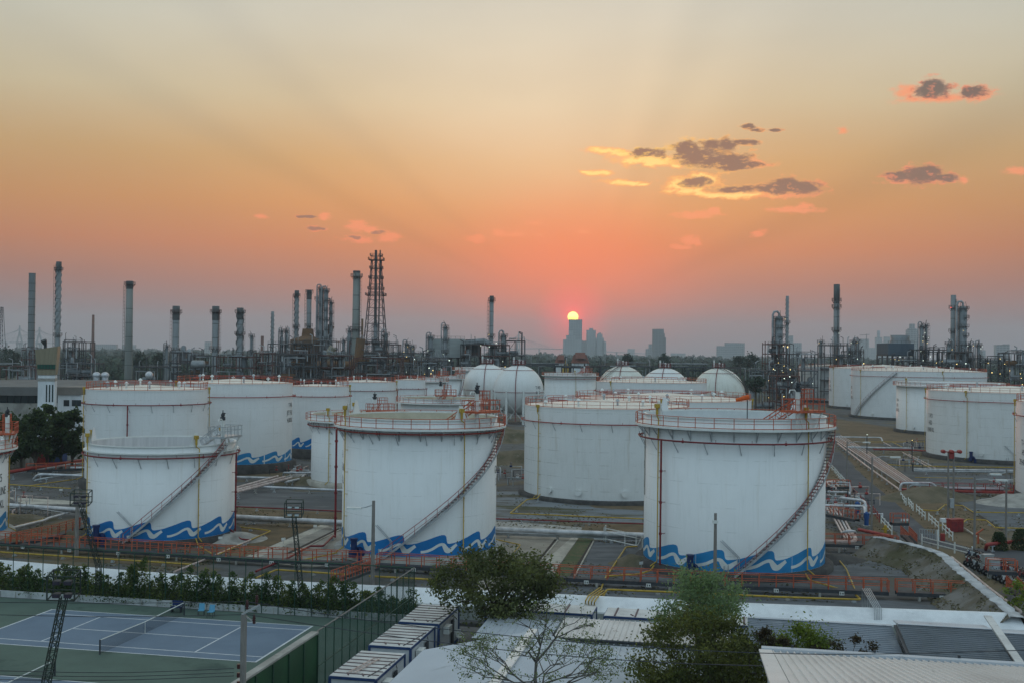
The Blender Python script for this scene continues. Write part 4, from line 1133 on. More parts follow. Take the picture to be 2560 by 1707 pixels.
pipe('yellow pipe at the right foot of the short open-top tank', [('M', 420, 1150, .8), ('M', 450, 1235), ('M', 610, 1330)], .3, .07, YELLOW, group='yellow foam pipes on the ground')
pipe('yellow pipe running behind the tennis court hedge', [('I', -40, 140), ('I', 1760, 256)], .35, .09, YELLOW, group='yellow foam pipes on the ground')
pipe('yellow pipe behind the fence corner, left of the lamp post', [('J', 0, 380), ('J', 190, 305), ('J', 925, 356)], .35, .1, YELLOW, group='yellow foam pipes on the ground')
pipe('yellow pipe left of the round tree behind the fence corner', [('J', 1040, 364), ('J', 1670, 398)], .35, .1, YELLOW, group='yellow foam pipes on the ground')
pipe('yellow pipe from the cream-lined tank to the walkway, beside a red one', [('M', 2140, 1250, .7), ('M', 2110, 1310), ('M', 1950, 1350), ('M', 1500, 1440)], .3, .08, YELLOW, group='yellow foam pipes on the ground')
pipe('yellow pipe behind the far-left tank', [('E', 70, 697), ('E', 265, 710), ('E', 730, 645)], .6, .08, YELLOW, group='yellow foam pipes on the ground')
pipe('yellow pipe branching right behind the far-left tank', [('E', 265, 710), ('E', 650, 735)], .6, .08, YELLOW, group='yellow foam pipes on the ground')
pipe('pale orange pipe slanting over the lawn right of the short open-top tank', [('M', 1062, 1170), ('M', 600, 1370), ('M', 250, 1510), ('I', 1600, 325)], .35, .11, PINKPIPE)
pipe('red pipe dropping from the cream-lined tank and stepping left over the slab', [('F', 727, 1180, .4), ('F', 715, 1165, .4), ('F', 615, 1265), ('F', 500, 1262), ('F', 300, 1370), ('J', 0, 320)], .35, .12, DRED)
pipe('red pipe from the right foot of the short open-top tank', [('M', 826, 1045, .9), ('M', 950, 1160), ('M', 1055, 1168)], .35, .1, DRED)
tall = MB(); p = cg('F', 727, 1180); p2 = at(*cr('F', 735, 190), p.y); tall.tube([(p.x, p.y, 0), (p.x, p.y, p2.z)], .13, 8); 
for zz in (2.2, 5.2, 8.4, 11.5): tall.cyl((p.x, p.y, zz), (p.x, p.y, zz + .25), .2, n=8)
tag(tall.build('riser_pipe', DRED), 'tall deep-red riser pipe standing left of the cream-lined walkway tank', 'pipe')
# left
pipe('thick rust-red pipe running behind the far-left tank', [('E', 40, 592), ('E', 640, 492), ('E', 800, 470)], 1.4, .3, RED)
pipe('white pipe just below the thick rust-red one', [('E', 40, 610), ('E', 640, 515), ('E', 800, 490)], 1.0, .22, SILVER)
pipe('silver pipe with a lowered elbow left of tank T-944', [('E', 310, 650, .3), ('E', 350, 603), ('E', 760, 618)], 1.3, .22, SILVER)
pipe('second silver pipe below the elbowed one left of tank T-944', [('E', 320, 662, .4), ('E', 420, 640), ('E', 760, 600)], .9, .16, GALV)
pipe('short thick silver pipe end by the yellow riser of T-944', [('E', 650, 545), ('E', 770, 547)], .9, .25, SILVER)
pipe('white pipe stepping up toward the short open-top tank from the left edge', [('E', -40, 1135), ('E', 415, 1025), ('E', 440, 1008), ('E', 640, 955)], .5, .16, SILVER)
pipe('thin red pipe along the far-left tank foot', [('E', 0, 1110), ('E', 140, 1080), ('E', 410, 1020)], .3, .07, DRED)
pipe('yellow pipe along the far-left tank foot', [('E', 100, 968), ('E', 400, 1015), ('E', 150, 1080)], .3, .07, YELLOW, group='yellow foam pipes on the ground')
pipe('thin grey pipe at handrail height beside the valve cluster', [('E', 60, 910), ('E', 260, 905), ('E', 600, 958)], .8, .07, GALV)
# right
for i in range(6):
    f = i / 5
    pipe(('first', 'second', 'third', 'fourth', 'fifth', 'sixth')[i] + ' pale pipe from the road, in the bundle beside the road', [('R', 125 + 75 * f, 52 - 24 * f), ('R', 330 + 110 * f, 190 - 25 * f), ('R', 800 + 190 * f, 505 + 28 * f)], 1.0, .095, PINKPIPE if i % 3 else SILVER, i in (0, 5), 'pale pipes beside the road')
pipe('lone pale pipe nearest the asphalt road, apart from the bundle', [('R', 170, 105), ('R', 460, 330), ('R', 790, 568)], .7, .15, PINKPIPE)
pipe('white loop pipe bridging from the road bundle toward T-972, upper one', [('R', 785, 570, .6), ('R', 795, 495, 1.9), ('R', 1100, 497, 1.9), ('R', 1140, 540, 1.2), ('R', 1800, 553, 1.2)], 1.3, .23, SILVER)
pipe('white loop pipe just inside the upper loop by the road bundle', [('R', 870, 560, .8), ('R', 885, 515, 1.6), ('R', 1080, 518, 1.6), ('R', 1130, 548, 1.0), ('R', 1800, 562, 1.0)], 1.2, .14, GALV)
pipe('red pipe under the white loop toward T-972', [('R', 1160, 572), ('R', 1890, 585)], .8, .14, RED)
pipe('blue-grey pipe level in front of the streaked tank, upper', [('R', 270, 143), ('R', 500, 148), ('R', 890, 156)], 1.2, .2, SILVER)
pipe('red pipe under the blue-grey one in front of the streaked tank', [('R', 520, 165), ('R', 900, 172), ('R', 1050, 182)], .9, .18, RED)
pipe('silver pipe pair, upper, behind the twin beacon mast', [('R', 920, 360), ('R', 1890, 374)], 1.0, .18, SILVER)
pipe('silver pipe pair, lower, behind the twin beacon mast', [('R', 920, 378), ('R', 1890, 390)], .7, .16, GALV)
pipe('silver pipe with down-bent end at the head of the road bundle', [('R', 140, 44), ('R', 600, 50), ('R', 613, 85, .4)], 1.1, .18, SILVER)
pipe('yellow pipe level behind the twin beacon mast', [('R', 640, 310), ('R', 800, 325), ('R', 1890, 342)], .7, .09, YELLOW, group='yellow foam pipes on the ground')
pipe('yellow pipe level in front of tank T-974', [('R', 400, 92), ('R', 1030, 92)], .6, .08, YELLOW, group='yellow foam pipes on the ground')
pipe('yellow pipe bent over the soil mound by the road', [('R', 980, 756), ('R', 1150, 768), ('R', 1225, 708), ('R', 1400, 716), ('R', 1500, 780), ('R', 2020, 786)], .5, .08, YELLOW, group='yellow foam pipes on the ground')
pipe('yellow pipe stepping up beside the red cabinet', [('R', 1170, 908), ('R', 1370, 910), ('R', 1440, 850), ('R', 1630, 858), ('R', 1720, 932), ('R', 2020, 940)], .4, .08, YELLOW, group='yellow foam pipes on the ground')
pipe('thin yellow pipe across the gravel below the silver pair', [('R', 930, 440), ('R', 1500, 448)], .4, .06, YELLOW, group='yellow foam pipes on the ground')
pipe('pale pipe slanting away before the streaked tank, left', [('R', 810, 195), ('R', 1080, 348)], .5, .12, PINKPIPE)
pipe('pale pipe slanting away before the streaked tank, right', [('R', 870, 215), ('R', 1130, 348)], .5, .12, PINKPIPE)
pipe('short pale pipe slanting before tank T-974', [('R', 620, 95), ('R', 700, 138)], .5, .12, PINKPIPE)
pipe('short yellow pipe slanting before tank T-974', [('R', 700, 92), ('R', 805, 140)], .5, .09, YELLOW, group='yellow foam pipes on the ground')
pipe('red and white hooked pipe by the columnar shrubs', [('R', 1625, 1140, .2), ('R', 1635, 1098, .9), ('R', 1690, 1092, .9), ('R', 2010, 1055, .9)], .9, .22, RED)
pipe('pale kerb pipe slanting from the red cabinet to the hooked pipe', [('R', 1370, 912), ('R', 1620, 1070)], .3, .12, CONCW, False)
pipe('rust-red pipe along the outside of the white dike crest', [('R', 1290, 1225), ('R', 1660, 1530), ('L', 2320, 690)], 1.0, .16, PINKPIPE)
pipe('rust-red pipe passing under the small stair platform', [('R', 380, 950), ('R', 700, 1020)], 1.0, .22, RED)
for i in range(4):
    pipe(('first', 'second', 'third', 'fourth')[i] + ' pale pipe of the bundle between road and manifold, from the tank side', [('R', 50, 480 + 4 * i), ('R', 60 + 38 * i, 480 - 4 * i, .7), ('R', 150 + 38 * i, 590 - 6 * i)], .7, .13, PINKPIPE, False, 'pale pipes left of the road')
    pipe(('first', 'second', 'third', 'fourth')[i] + ' pale pipe running down toward the side walkway, from the tank side', [('R', 60 + 32 * i, 735 - 2 * i), ('R', 150 + 32 * i, 860), ('R', 245 + 32 * i, 1040)], .7, .13, PINKPIPE if i != 2 else SILVER, False, 'pale pipes left of the road')
pipe('white pipe hooking into the manifold by the road, tall outer one', [('R', 190, 655), ('R', 205, 640, 2.2), ('R', 430, 668, 2.2), ('R', 447, 700, 2.0), ('R', 450, 820, .4)], 1.6, .2, SILVER, False)
pipe('white pipe hooking into the manifold by the road, lower one', [('R', 40, 715), ('R', 425, 722, 1.6), ('R', 440, 745, 1.6), ('R', 442, 850, .4)], 1.6, .2, SILVER, False)
pipe('white pipe arch nearest the tank in the manifold by the road', [('R', 40, 582), ('R', 285, 586, 1.8), ('R', 292, 600, 1.7), ('R', 293, 660, .4)], 1.8, .16, SILVER, False)
pipe('white pipe curving out of the side walkway by the big open-top tank', [('R', 30, 1062), ('R', 300, 1078), ('R', 350, 1055), ('R', 330, 1000), ('R', 290, 960)], .9, .26, PINKPIPE)
pipe('white arch pipe over the pale bundle above the side walkway', [('R', 215, 1040, .4), ('R', 220, 970, 1.6), ('R', 340, 965, 1.6), ('R', 350, 1000, .6)], 1.6, .16, SILVER, False)

# manifold by the road
def manifold(label, k, x0, y0, x1, y1, n, seed, h=2.2, grp='valve manifolds'):
    rng = random.Random(seed); pts = [cg(k, rng.uniform(x0, x1), rng.uniform(y0, y1)) for _ in range(n)]
    c = sum(pts, Vector()) / n
    t = thing('valve_manifold', label, 'pipework', c, 0, grp)
    for i, p in enumerate(pts):
        q = p - c; mb = MB(); hh = rng.uniform(.5, h)
        d = Vector((rng.choice((1, -1)) * rng.uniform(1.2, 4), rng.uniform(-.6, .6), 0)) if rng.random() < .7 else Vector((rng.uniform(-.5, .5), rng.uniform(1, 4), 0))
        r = rng.choice((.06, .09, .13))
        mb.tube([q, q + Vector((0, 0, hh)), q + d + Vector((0, 0, hh)), q + d], r, 6)
        mb.build('header_pipe', rng.choice((SILVER, GALV, PINKPIPE, GALV, DARK)), t)
        if i % 2 == 0:
            v = MB(); w = q + d * .5 + Vector((0, 0, hh)); v.cyl(w - d.normalized() * .25, w + d.normalized() * .25, r * 2, n=8); v.cyl(w, w + Vector((0, 0, .6)), .05, n=6); v.cyl(w + Vector((0, 0, .6)), w + Vector((0, 0, .66)), .22, n=10); v.build('valve', rng.choice((RED, DBLUE, GALV, RED)), t)
    return t
manifold('crowded valve manifold between the big open-top tank and the road, upper end', 'R', 60, 600, 430, 720, 16, 3)
manifold('crowded valve manifold between the big open-top tank and the road, lower end', 'R', 60, 740, 440, 850, 14, 4)
manifold('orange and grey valve cluster at the foot of the far-left tank', 'E', 80, 840, 210, 990, 10, 5, 2.6)
manifold('valve cluster at the right foot of tank T-945', 'M', 1450, 340, 1750, 440, 10, 6, 1.2)
manifold('valve cluster left of the wide weathered tank foot', 'N', 190, 470, 460, 590, 12, 7, 2.0)
manifold('red-piped cluster at the foot of the streaked tank', 'R', 880, 110, 1030, 190, 9, 8, 2.0)
manifold('valve cluster at the end of the T-972 pipe bridge', 'R', 1760, 500, 1880, 590, 8, 9, 2.2)
manifold('small valve cluster on the gravel under the silver pipe pair', 'R', 800, 320, 930, 385, 7, 10, 1.8)
for lab, x, y in (('blue pump upright at the corner of the road manifold, rear', 365, 820), ('blue pump upright at the corner of the road manifold, front', 455, 930)):
    p = cg('R', x, y); t = thing('pump', lab, 'pump', p, 0, 'blue pumps at the manifold')
    MB().box((0, 0, .15), (1.0, 1.0, .3)).build('base_plate', CONC, t)
    MB().cyl((0, 0, .3), (0, 0, 1.2), .3, n=12).cyl((0, 0, 1.2), (0, 0, 1.9), .38, n=12).cyl((0, 0, 1.9), (0, 0, 2.1), .3, .1, n=12).build('motor', mat('pump_blue', (.02, .08, .25), rough=.5) if 'pump_blue' not in MATS else MATS['pump_blue'], t)

# ------------------------------------------------------------------ orange-railed walkways
def walkway(label, pts, z=.75, w=.9, deckmat=None, railmat=None, step=1.6, plates=0, group='orange-railed walkways', rails=(1, 1)):
    P = [Vector((p.x, p.y, z)) for p in pts]
    t = thing('walkway_bridge', label, 'walkway', (P[0].x, P[0].y, 0), 0, group); o0 = Vector((P[0].x, P[0].y, 0))
    P = [p - o0 for p in P]
    d = MB(); far_, near_ = [], []
    for i, p in enumerate(P):
        dd = (P[min(i + 1, len(P) - 1)] - P[max(i - 1, 0)]); dd.z = 0; dd.normalize(); nn = Vector((-dd.y, dd.x, 0)); far_.append(p + nn * w); near_.append(p)
    for a, b in zip(P, P[1:]): d.beam(a - Vector((0, 0, .17)), b - Vector((0, 0, .17)), .12, .34)
    for a, b in zip(far_, far_[1:]): d.beam(a - Vector((0, 0, .17)), b - Vector((0, 0, .17)), .12, .34)
    for (a, b), (a2, b2) in zip(zip(near_, near_[1:]), zip(far_, far_[1:])):
        d.add([a, b, b2, a2], [(0, 1, 2, 3)])
    d.build('deck', deckmat or DARK, t)
    for side, on in ((near_, rails[0]), (far_, rails[1])):
        if on: MB().rail(side, 1.1, step, .032, (.5,), pr=.045).build('handrail', railmat or ORANGE, t)
    L = 0; s0 = 2.0
    for a, b in zip(P, P[1:]):
        l = (b - a).length
        while s0 < L + l:
            p = a + (b - a) * ((s0 - L) / l); q = MB(); q.box((p.x, p.y, (z - .34) / 2), (.2, .2, z - .34)); q.build('leg', CONC, t); s0 += 7
        L += l
    if plates:
        L = 0; s0 = 4.0
        for a, b in zip(P, P[1:]):
            l = (b - a).length; dn = (b - a).normalized()
            while s0 < L + l:
                p = a + dn * (s0 - L) + Vector((dn.y, -dn.x, 0)) * .09 - Vector((0, 0, .3)); q = MB(); rz_ = atan2(dn.y, dn.x)
                q.box(p, (.44, .03, .34), rz_); q.mi = 1
                q.box(p + Vector((dn.y, -dn.x, 0)) * .02 - dn * .1, (.07, .03, .2), rz_); q.box(p + Vector((dn.y, -dn.x, 0)) * .02 + dn * .1, (.1, .03, .16), rz_)
                q.build('number_plate', [WAVEW, BLACK], t); s0 += plates
            L += l
    return t
fr = lambda k, *xy, z=.75: [cg(k, x, y, z) for x, y in xy]
walkway('long orange-railed walkway in front of the short open-top tank', fr('E', (-60, 1228), (400, 1262), (1200, 1310)) + fr('F', (0, 1382), (1040, 1425)), plates=6)
walkway('long orange-railed walkway in front of the two nearest walkway tanks', fr('F', (1110, 1432), (1670, 1465)) + fr('K', (440, 378), (1900, 450)) + fr('L', (0, 462), (1110, 510)), plates=6)
walkway('short orange-railed walkway end on the gravel by the white dike', fr('L', (1185, 512), (1870, 540)), plates=5)
walkway('orange-railed walkway slanting to the left foot of the short open-top tank', fr('E', (150, 1245), (560, 1160), (800, 1085)))
walkway('orange-railed walkway leaving the big open-top tank toward the dike', fr('H', (490, 1262), (900, 1275), (1200, 1285)), 1.0, plates=8)
walkway('orange-railed platform bridging the white dike crest', fr('L', (2020, 465), (2290, 478)), 2.3, plates=8)
walkway('small orange-railed platform on the dike below the road', fr('R', (715, 1010), (870, 1010)), 2.3)
walkway('orange-railed walkway in the road manifold', fr('R', (50, 830), (340, 885)), 1.2)
walkway('orange-railed walkway behind the far-left tank', fr('E', (240, 592), (780, 575)), 1.2)
walkway('red-decked pipe bridge leading to tank T-972', fr('R', (800, 560), (1250, 575), (1900, 590)), .9, 1.4, RED, RED, 2.2)
walkway('red-railed walkway behind the road manifold', fr('R', (60, 560), (300, 560)), 1.2)
def steps(label, a, b, za, zb, w=.9, group='orange stair flights'):
    a = Vector((a.x, a.y, za)); b = Vector((b.x, b.y, zb)); d = b - a; dh = Vector((d.x, d.y, 0)).normalized(); nn = Vector((-dh.y, dh.x, 0)) * w
    t = thing('stair_flight', label, 'stairs', (b.x, b.y, 0), 0, group); o0 = Vector((b.x, b.y, 0)); a = a - o0; b = b - o0
    m_ = MB(); m_.beam(a, b, .08, .26); m_.beam(a + nn, b + nn, .08, .26); m_.build('stringer', DARK, t)
    n = max(5, int(abs(za - zb) / .2)); m_ = MB()
    for i in range(n + 1):
        p = a.lerp(b, i / n); m_.beam(p, p + nn, .26, .04)
    m_.build('treads', STAIR, t)
    for o_ in (Vector(), nn): MB().rail([a + o_, b + o_], 1.05, 1.0, .035).build('handrail', ORANGE, t)
steps('orange stair flight climbing from the white wall to the walkway by the lamp post', cg('J', 1050, 300, .8), cg('J', 690, 445, 2.0), .9, 2.2)
steps('orange stair flight from the dike platform down to the road gate', cg('R', 872, 1010, 2.3), cg('R', 950, 1085, .2), 2.3, .2)
steps('orange stair flight at the right end of the dike-crest platform', cg('L', 2290, 478, 2.3), cg('L', 2370, 520, .5), 2.3, .2)

# ------------------------------------------------------------------ small yard furniture
def tagline(name, label, cat, loc, parts, group=None, rz=0.0):
    t = thing(name, label, cat, loc, rz, group)
    for n_, mb, m_ in parts: mb.build(n_, m_, t)
    return t
def wood_fence(label, a, b, n=3, h=1.15, m_=None, group='white fence panels along the road'):
    a, b = Vector(a), Vector(b); t = thing('fence_panel', label, 'fence', (a.x, a.y, 0), 0, group); d = b - a
    for i in range(n + 1):
        p = d * (i / n); MB().box((p.x, p.y, h / 2), (.12, .12, h), atan2(d.y, d.x)).build('post', m_ or WAVEW, t)
    for hh in (.45, .95): MB().beam(Vector((0, 0, hh)), d + Vector((0, 0, hh)), .06, .10).build('rail', m_ or WAVEW, t)
names = ['white fence panel right of the road, %s' % s for s in ('nearest the pipe bridge', 'next below the pipe bridge one', 'middle one on the lawn', 'just left of the yellow pipe end', 'lowest, by the road gate')]
for nme, q in zip(names, [((792, 655), (843, 715)), ((865, 708), (912, 768)), ((945, 778), (1030, 856)), ((1066, 868), (1162, 958)), ((1200, 965), (1300, 1062))]):
    wood_fence(nme, cg('R', *q[0]), cg('R', *q[1]))
names = ['fence panel left of the road, %s' % s for s in ('farthest, at the stair foot', 'white one behind the second pole', 'white one before the farthest pole', 'beside the nearer pole, weathered', 'red-topped one by the manifold', 'white one under the manifold', 'lowest one, at the dike platform')]
for nme, q, mm in zip(names, [((78, 330), (140, 395)), ((152, 405), (196, 465)), ((205, 470), (250, 520)), ((275, 545), (365, 650)), ((400, 680), (480, 790)), ((520, 795), (580, 880)), ((600, 890), (705, 1005))], (WAVEW, WAVEW, WAVEW, RED, RED, RED, WAVEW)):
    wood_fence(nme, cg('R', *q[0]), cg('R', *q[1]), 3, m_=mm)
wood_fence('long white fence with four posts beside the road end', cg('R', 998, 1100), cg('R', 1490, 1228), 3, 1.3)
# farm gate and its post
p, q = cg('R', 975, 1055), cg('R', 1130, 1065)
t = thing('road_gate', 'low striped gate across the asphalt road', 'gate', (p.x, p.y, 0)); d = q - p
MB().rail([Vector((0, 0, .1)), d + Vector((0, 0, .1))], 1.3, .3, .025).build('gate_leaf', GALV, t); MB().box((d.x + .3, d.y, .7), (.25, .25, 1.4)).build('post', WAVEW, t); MB().box((d.x + .9, d.y, .5), (.5, .3, .9)).build('gate_motor', RED, t)
# red cabinet
p = cg('R', 1322, 972); hgt = at(*cr('R', 1322, 858), p.y).z
t = thing('fire_cabinet', 'big red fire cabinet on the lawn under the twin beacon mast', 'cabinet', p, .3)
MB().box((0, 0, hgt / 2 + .05), (1.9, 1.0, hgt)).build('body', RED, t); MB().box((0, 0, hgt + .12), (2.05, 1.15, .12)).build('lid', RED, t); MB().box((-.48, -.52, hgt / 2), (.86, .05, hgt * .84)).build('door', DRED, t); MB().box((.48, -.52, hgt / 2), (.86, .05, hgt * .84)).build('door', DRED, t)
# twin beacon mast
p = cg('R', 1255, 875); top = at(*cr('R', 1255, 190), p.y).z
t = thing('beacon_mast', 'twin-poled grey mast carrying red round sirens', 'mast', p)
for x in (0, 1.35 * .55): MB().cyl((x, 0, 0), (x, .1, top), .16, .11, n=10).build('pole', POLE, t)
MB().beam((-.8, 0, top), (1.6, 0, top), .14).build('crossbar', RED, t)
for x in (-.75, .37, 1.5):
    MB().cyl((x, -.35, top + .05), (x, .35, top + .05), .25, .25, n=14).cyl((x, -.5, top + .05), (x, -.35, top + .05), .15, .25, n=14).build('siren', RED, t)
MB().box((.37, 0, top - .5), (.6, .4, .8)).build('junction_box', RED, t); MB().box((.4, -.2, 2.6), (.5, .35, 1.3)).build('control_box', GALV, t); MB().box((-.3, -.3, .25), (1.6, .9, .5)).build('plinth', WHITEWALL, t)
def lamp_post(label, k, x, yb, yt, lamp=None, lean=0, r=.15, name='light_pole', grp='plain poles by the road', zb=0.0):
    p = cg(k, x, yb, zb); top = at(*cr(k, x, yt), p.y).z
    t = thing(name, label, 'pole', (p.x, p.y, 0), 0, grp)
    MB().cyl((0, 0, 0), (lean, 0, top), r, r * .7, n=10).build('pole', POLE, t)
    if lamp:
        l = at(*cr(k, *lamp), p.y); q = Vector((l.x - p.x, 0, l.z))
        MB().tube([(lean, 0, top - .35), (q.x * .5, -.1, q.z + .1), (q.x, -.2, q.z)], .05, 6).build('lamp_arm', GALV, t)
        MB().box((q.x - .35 * (1 if q.x > 0 else -1) * -1, -.25, q.z), (1.3, .42, .2)).build('lamp_head', WAVEW, t)
    return t
lamp_post('brown pole at the far end of the road', 'R', 263, 520, 85, (432, 95))
lamp_post('brown pole by the manifold with a lamp reaching over the pipes', 'R', 505, 950, 235, (705, 240))
lamp_post('brown pole standing by the long white fence', 'R', 1512, 1195, 430, (1740, 465))
lamp_post('brown pole between the hooked pipe and tank T-972', 'R', 1822, 1100, 362, (1740, 408))
lamp_post('grey pole left of tank T-944 before the dark trees', 'V', 640, 810, 470, grp='plain poles by the trees')
# chevron sign on the road
p = cg('R', 828, 925); t = thing('road_sign', 'small white and green board standing on the road', 'sign', p)
MB().box((0, 0, .5), (.08, .08, 1.0)).build('post', GALV, t); MB().box((0, -.06, .95), (1.0, .05, .3)).build('panel', WAVEW, t); MB().box((0, -.06, .58), (1.0, .05, .26)).build('panel', mat('sign_green', (.05, .3, .2), rough=.5), t)
p = cg('R', 640, 985); t = thing('hydrant', 'small yellow hydrant at the road end of the manifold', 'hydrant', p); MB().cyl((0, 0, 0), (0, 0, .8), .2, n=10).ball((0, 0, .85), .22, 10, 6).build('body', YELLOW, t); MB().cyl((-.4, 0, .55), (.4, 0, .55), .12, n=8).build('outlet', YELLOW, t)
p = cg('R', 1550, 1090); t = thing('monitor_gun', 'orange fire monitor on a short stand by the hooked pipe', 'fire monitor', p); MB().cyl((0, 0, 0), (0, 0, 1.2), .12, n=8).build('stand', ORANGE, t); MB().cyl((-.5, 0, 1.0), (.6, 0, 1.8), .14, .09, n=8).build('barrel', ORANGE, t)
# red and blue boxes far left
for lab, x, y, w, h, m_ in (('red equipment container left of tank T-944', 362, 508, 3.2, 3.2, RED), ('blue equipment container left of tank T-944', 448, 500, 6.2, 3.4, mat('container_blue', (.03, .07, .2), (.02, .05, .15), 1, .6))):
    p = cg('E', x, y); t = thing('equipment_container', lab, 'container', p, 0, 'equipment containers')
    MB().box((0, 0, h / 2), (w, 2.6, h)).build('body', m_, t); MB().box((0, 0, h + .06), (w + .1, 2.7, .12)).build('lid', GALV, t)
    MB().box((0, -1.33, h / 2), (w * .8, .05, h * .8)).build('door', m_, t)
# white marker tags on the ground
for i, (k, x, y, near) in enumerate((('M', 1825, 1058, 'left of the cream-lined tank foot'), ('M', 1450, 1215, 'beside the leaning floodlight mast'), ('M', 710, 1200, 'on the skirt of the short open-top tank'), ('E', 560, 780, 'on the wet yard left of the short tank'), ('N', 1640, 1415, 'on the soil mound left of the big tank'), ('N', 1755, 1478, 'right of the soil mound'), ('R', 630, 1075, 'on the side walkway rail'), ('H', 1600, 1400, 'on the dike slope under the crest'))):
    p = cg(k, x, y); t = thing('marker_plate', 'small tilted white marker plate ' + near, 'marker', p, .6, 'white marker plates')
    MB().cyl((0, 0, 0), (0, 0, .45), .03, n=6).build('stake', GALV, t); MB().box((0, 0, .55), (.5, .04, .3)).build('plate', WAVEW, t)
# white pipe stile left of the big open-top tank
p = cg('N', 1400, 1130); t = thing('pipe_stile', 'white handrail stile over the silver pipes left of the big open-top tank', 'stile', (p.x, p.y, 0))
b = MB(); P = [cg('N', *q[:2], q[2]) - Vector((p.x, p.y, 0)) for q in ((1370, 1010, 2.0), (1350, 1040, 1.6), (1700, 1110, 1.6), (1770, 1130, 1.3))]
for a_, c_ in zip(P, P[1:]): b.beam(a_, c_, .09); b.beam(a_ - Vector((0, 0, .4)), c_ - Vector((0, 0, .4)), .07)
for f in P + [P[1].lerp(P[2], .66)]: b.beam((f.x, f.y, 0), f, .09)
b.build('handrail', WAVEW, t)
pipe('white low rail pipe leading to the left foot of the big open-top tank', [('N', 1240, 1158), ('N', 1385, 1162), ('N', 1715, 1235), ('N', 1765, 1130, 1.6)], .35, .06, WAVEW)

# weeds and dry tufts over the yard
def inside(poly, x, y):
    c = False; n = len(poly)
    for i in range(n):
        a, b = poly[i], poly[i - 1]
        if (a[1] > y) != (b[1] > y) and x < (b[0] - a[0]) * (y - a[1]) / (b[1] - a[1]) + a[0]: c = not c
    return c
rdp = [(q.x, q.y) for q in crs('R', (95, 190), (190, 192), (285, 310), (480, 475), (695, 650), (1045, 960), (1290, 1080), (1480, 1133), (2050, 1165), (2050, 1420), (1700, 1270), (1480, 1195), (1000, 1075), (860, 1000), (720, 960), (600, 850), (470, 710), (370, 605), (250, 470), (90, 300))]
rng = random.Random(55); wd = MB(); cnt = 0; tries = 0
circ = [(v[1].x, v[1].y, (v[2] + 1.2) ** 2) for v in TK.values()]
while cnt < 9000 and tries < 90000:
    tries += 1; y = 100 * (2.8 ** rng.random()); x = rng.uniform(-.47, .47) * y
    if mnoise.noise(Vector((x * .07, y * .07, 3))) + .5 * mnoise.noise(Vector((x * .3, y * .3, 1))) < .12: continue
    if any((x - a) ** 2 + (y - b) ** 2 < r2 for a, b, r2 in circ) or inside(rdp, x, y): continue
    if y < 1.02 * (103 - .06 * x): continue
    cnt += 1; h = rng.uniform(.04, .13)
    for j in range(3):
        a = rng.uniform(0, pi); w_ = rng.uniform(.05, .16); dx, dy = cos(a) * w_, sin(a) * w_; lx, ly = rng.gauss(0, .08), rng.gauss(0, .08)
        wd.add([(x - dx, y - dy, -.02), (x + dx, y + dy, -.02), (x + dx * .5 + lx, y + dy * .5 + ly, h), (x - dx * .6 + lx, y - dy * .6 + ly, h * .8)], [(0, 1, 2, 3)])
tag(wd.build('weeds', mat('weed_leaf', (.15, .14, .075), (.20, .165, .095), .2, .9, isl=.5, thin=False)), kind='stuff')
# coarse grass on the dike slope
gd = MB(); path = smooth_path([tuple(q) for q in dp], 8)
for i in range(2600):
    j = rng.randrange(len(path) - 1); f = rng.random(); p = Vector(path[j]).lerp(Vector(path[j + 1]), f); d = (Vector(path[j + 1]) - Vector(path[j])).normalized(); nn = Vector((-d.y, d.x, 0)); s_ = rng.choice((1, -1, -1)); o_ = rng.uniform(.6, 4.0 if s_ < 0 else 2.0)
    if mnoise.noise(Vector((p.x * .3 + o_, p.y * .3, 7))) < -.05: continue
    zz = (2.0 - 1.1 * (o_ - .5) / 1.7 if o_ < 2.2 else .9 - .95 * (o_ - 2.2) / 2.0) if s_ < 0 else (2.0 - 1.9 * (o_ - .5) / 1.7)
    q = Vector((p.x, p.y, 0)) + nn * (s_ * o_) + Vector((0, 0, max(0, zz) - .06)); h = rng.uniform(.06, .18); a = rng.uniform(0, pi); dx, dy = cos(a) * .12, sin(a) * .12
    gd.add([(q.x - dx, q.y - dy, q.z), (q.x + dx, q.y + dy, q.z), (q.x + dx, q.y + dy, q.z + h), (q.x - dx * .4, q.y - dy * .4, q.z + h * .8)], [(0, 1, 2, 3)])
tag(gd.build('grass', MATS['weed_leaf']), kind='stuff')
# ------------------------------------------------------------------ refinery skyline
CHIM = mat('stack_steel', (.25, .262, .268), (.17, .18, .185), .12, .6, .2, stretch=(1, 1, .25))
CHIMD = mat('stack_top_dark', (.10, .105, .105), (.07, .07, .07), .3, .7)
CHIMC = mat('stack_concrete', (.26, .265, .245), (.18, .185, .17), .1, .85, stretch=(1, 1, .15))
BRICK = mat('stack_brick', (.22, .12, .095), (.17, .10, .085), .3, .9)
RUST = mat('rusty_steel', (.20, .105, .05), (.14, .085, .05), .25, .85)
COLM = mat('column_steel', (.27, .285, .295), (.17, .185, .195), .15, .55, .25, stretch=(1, 1, .3))
FRAME = mat('refinery_frame', (.065, .074, .083), (.09, .07, .066), .1, .7)
RFRAME = mat('refinery_frame_red', (.13, .05, .04), (.08, .04, .035), .2, .7)
PIPER = mat('refinery_pipe', (.38, .39, .40), (.24, .25, .26), .2, .5, .3)

def depthz(px, py, D): return at(px, py, D)

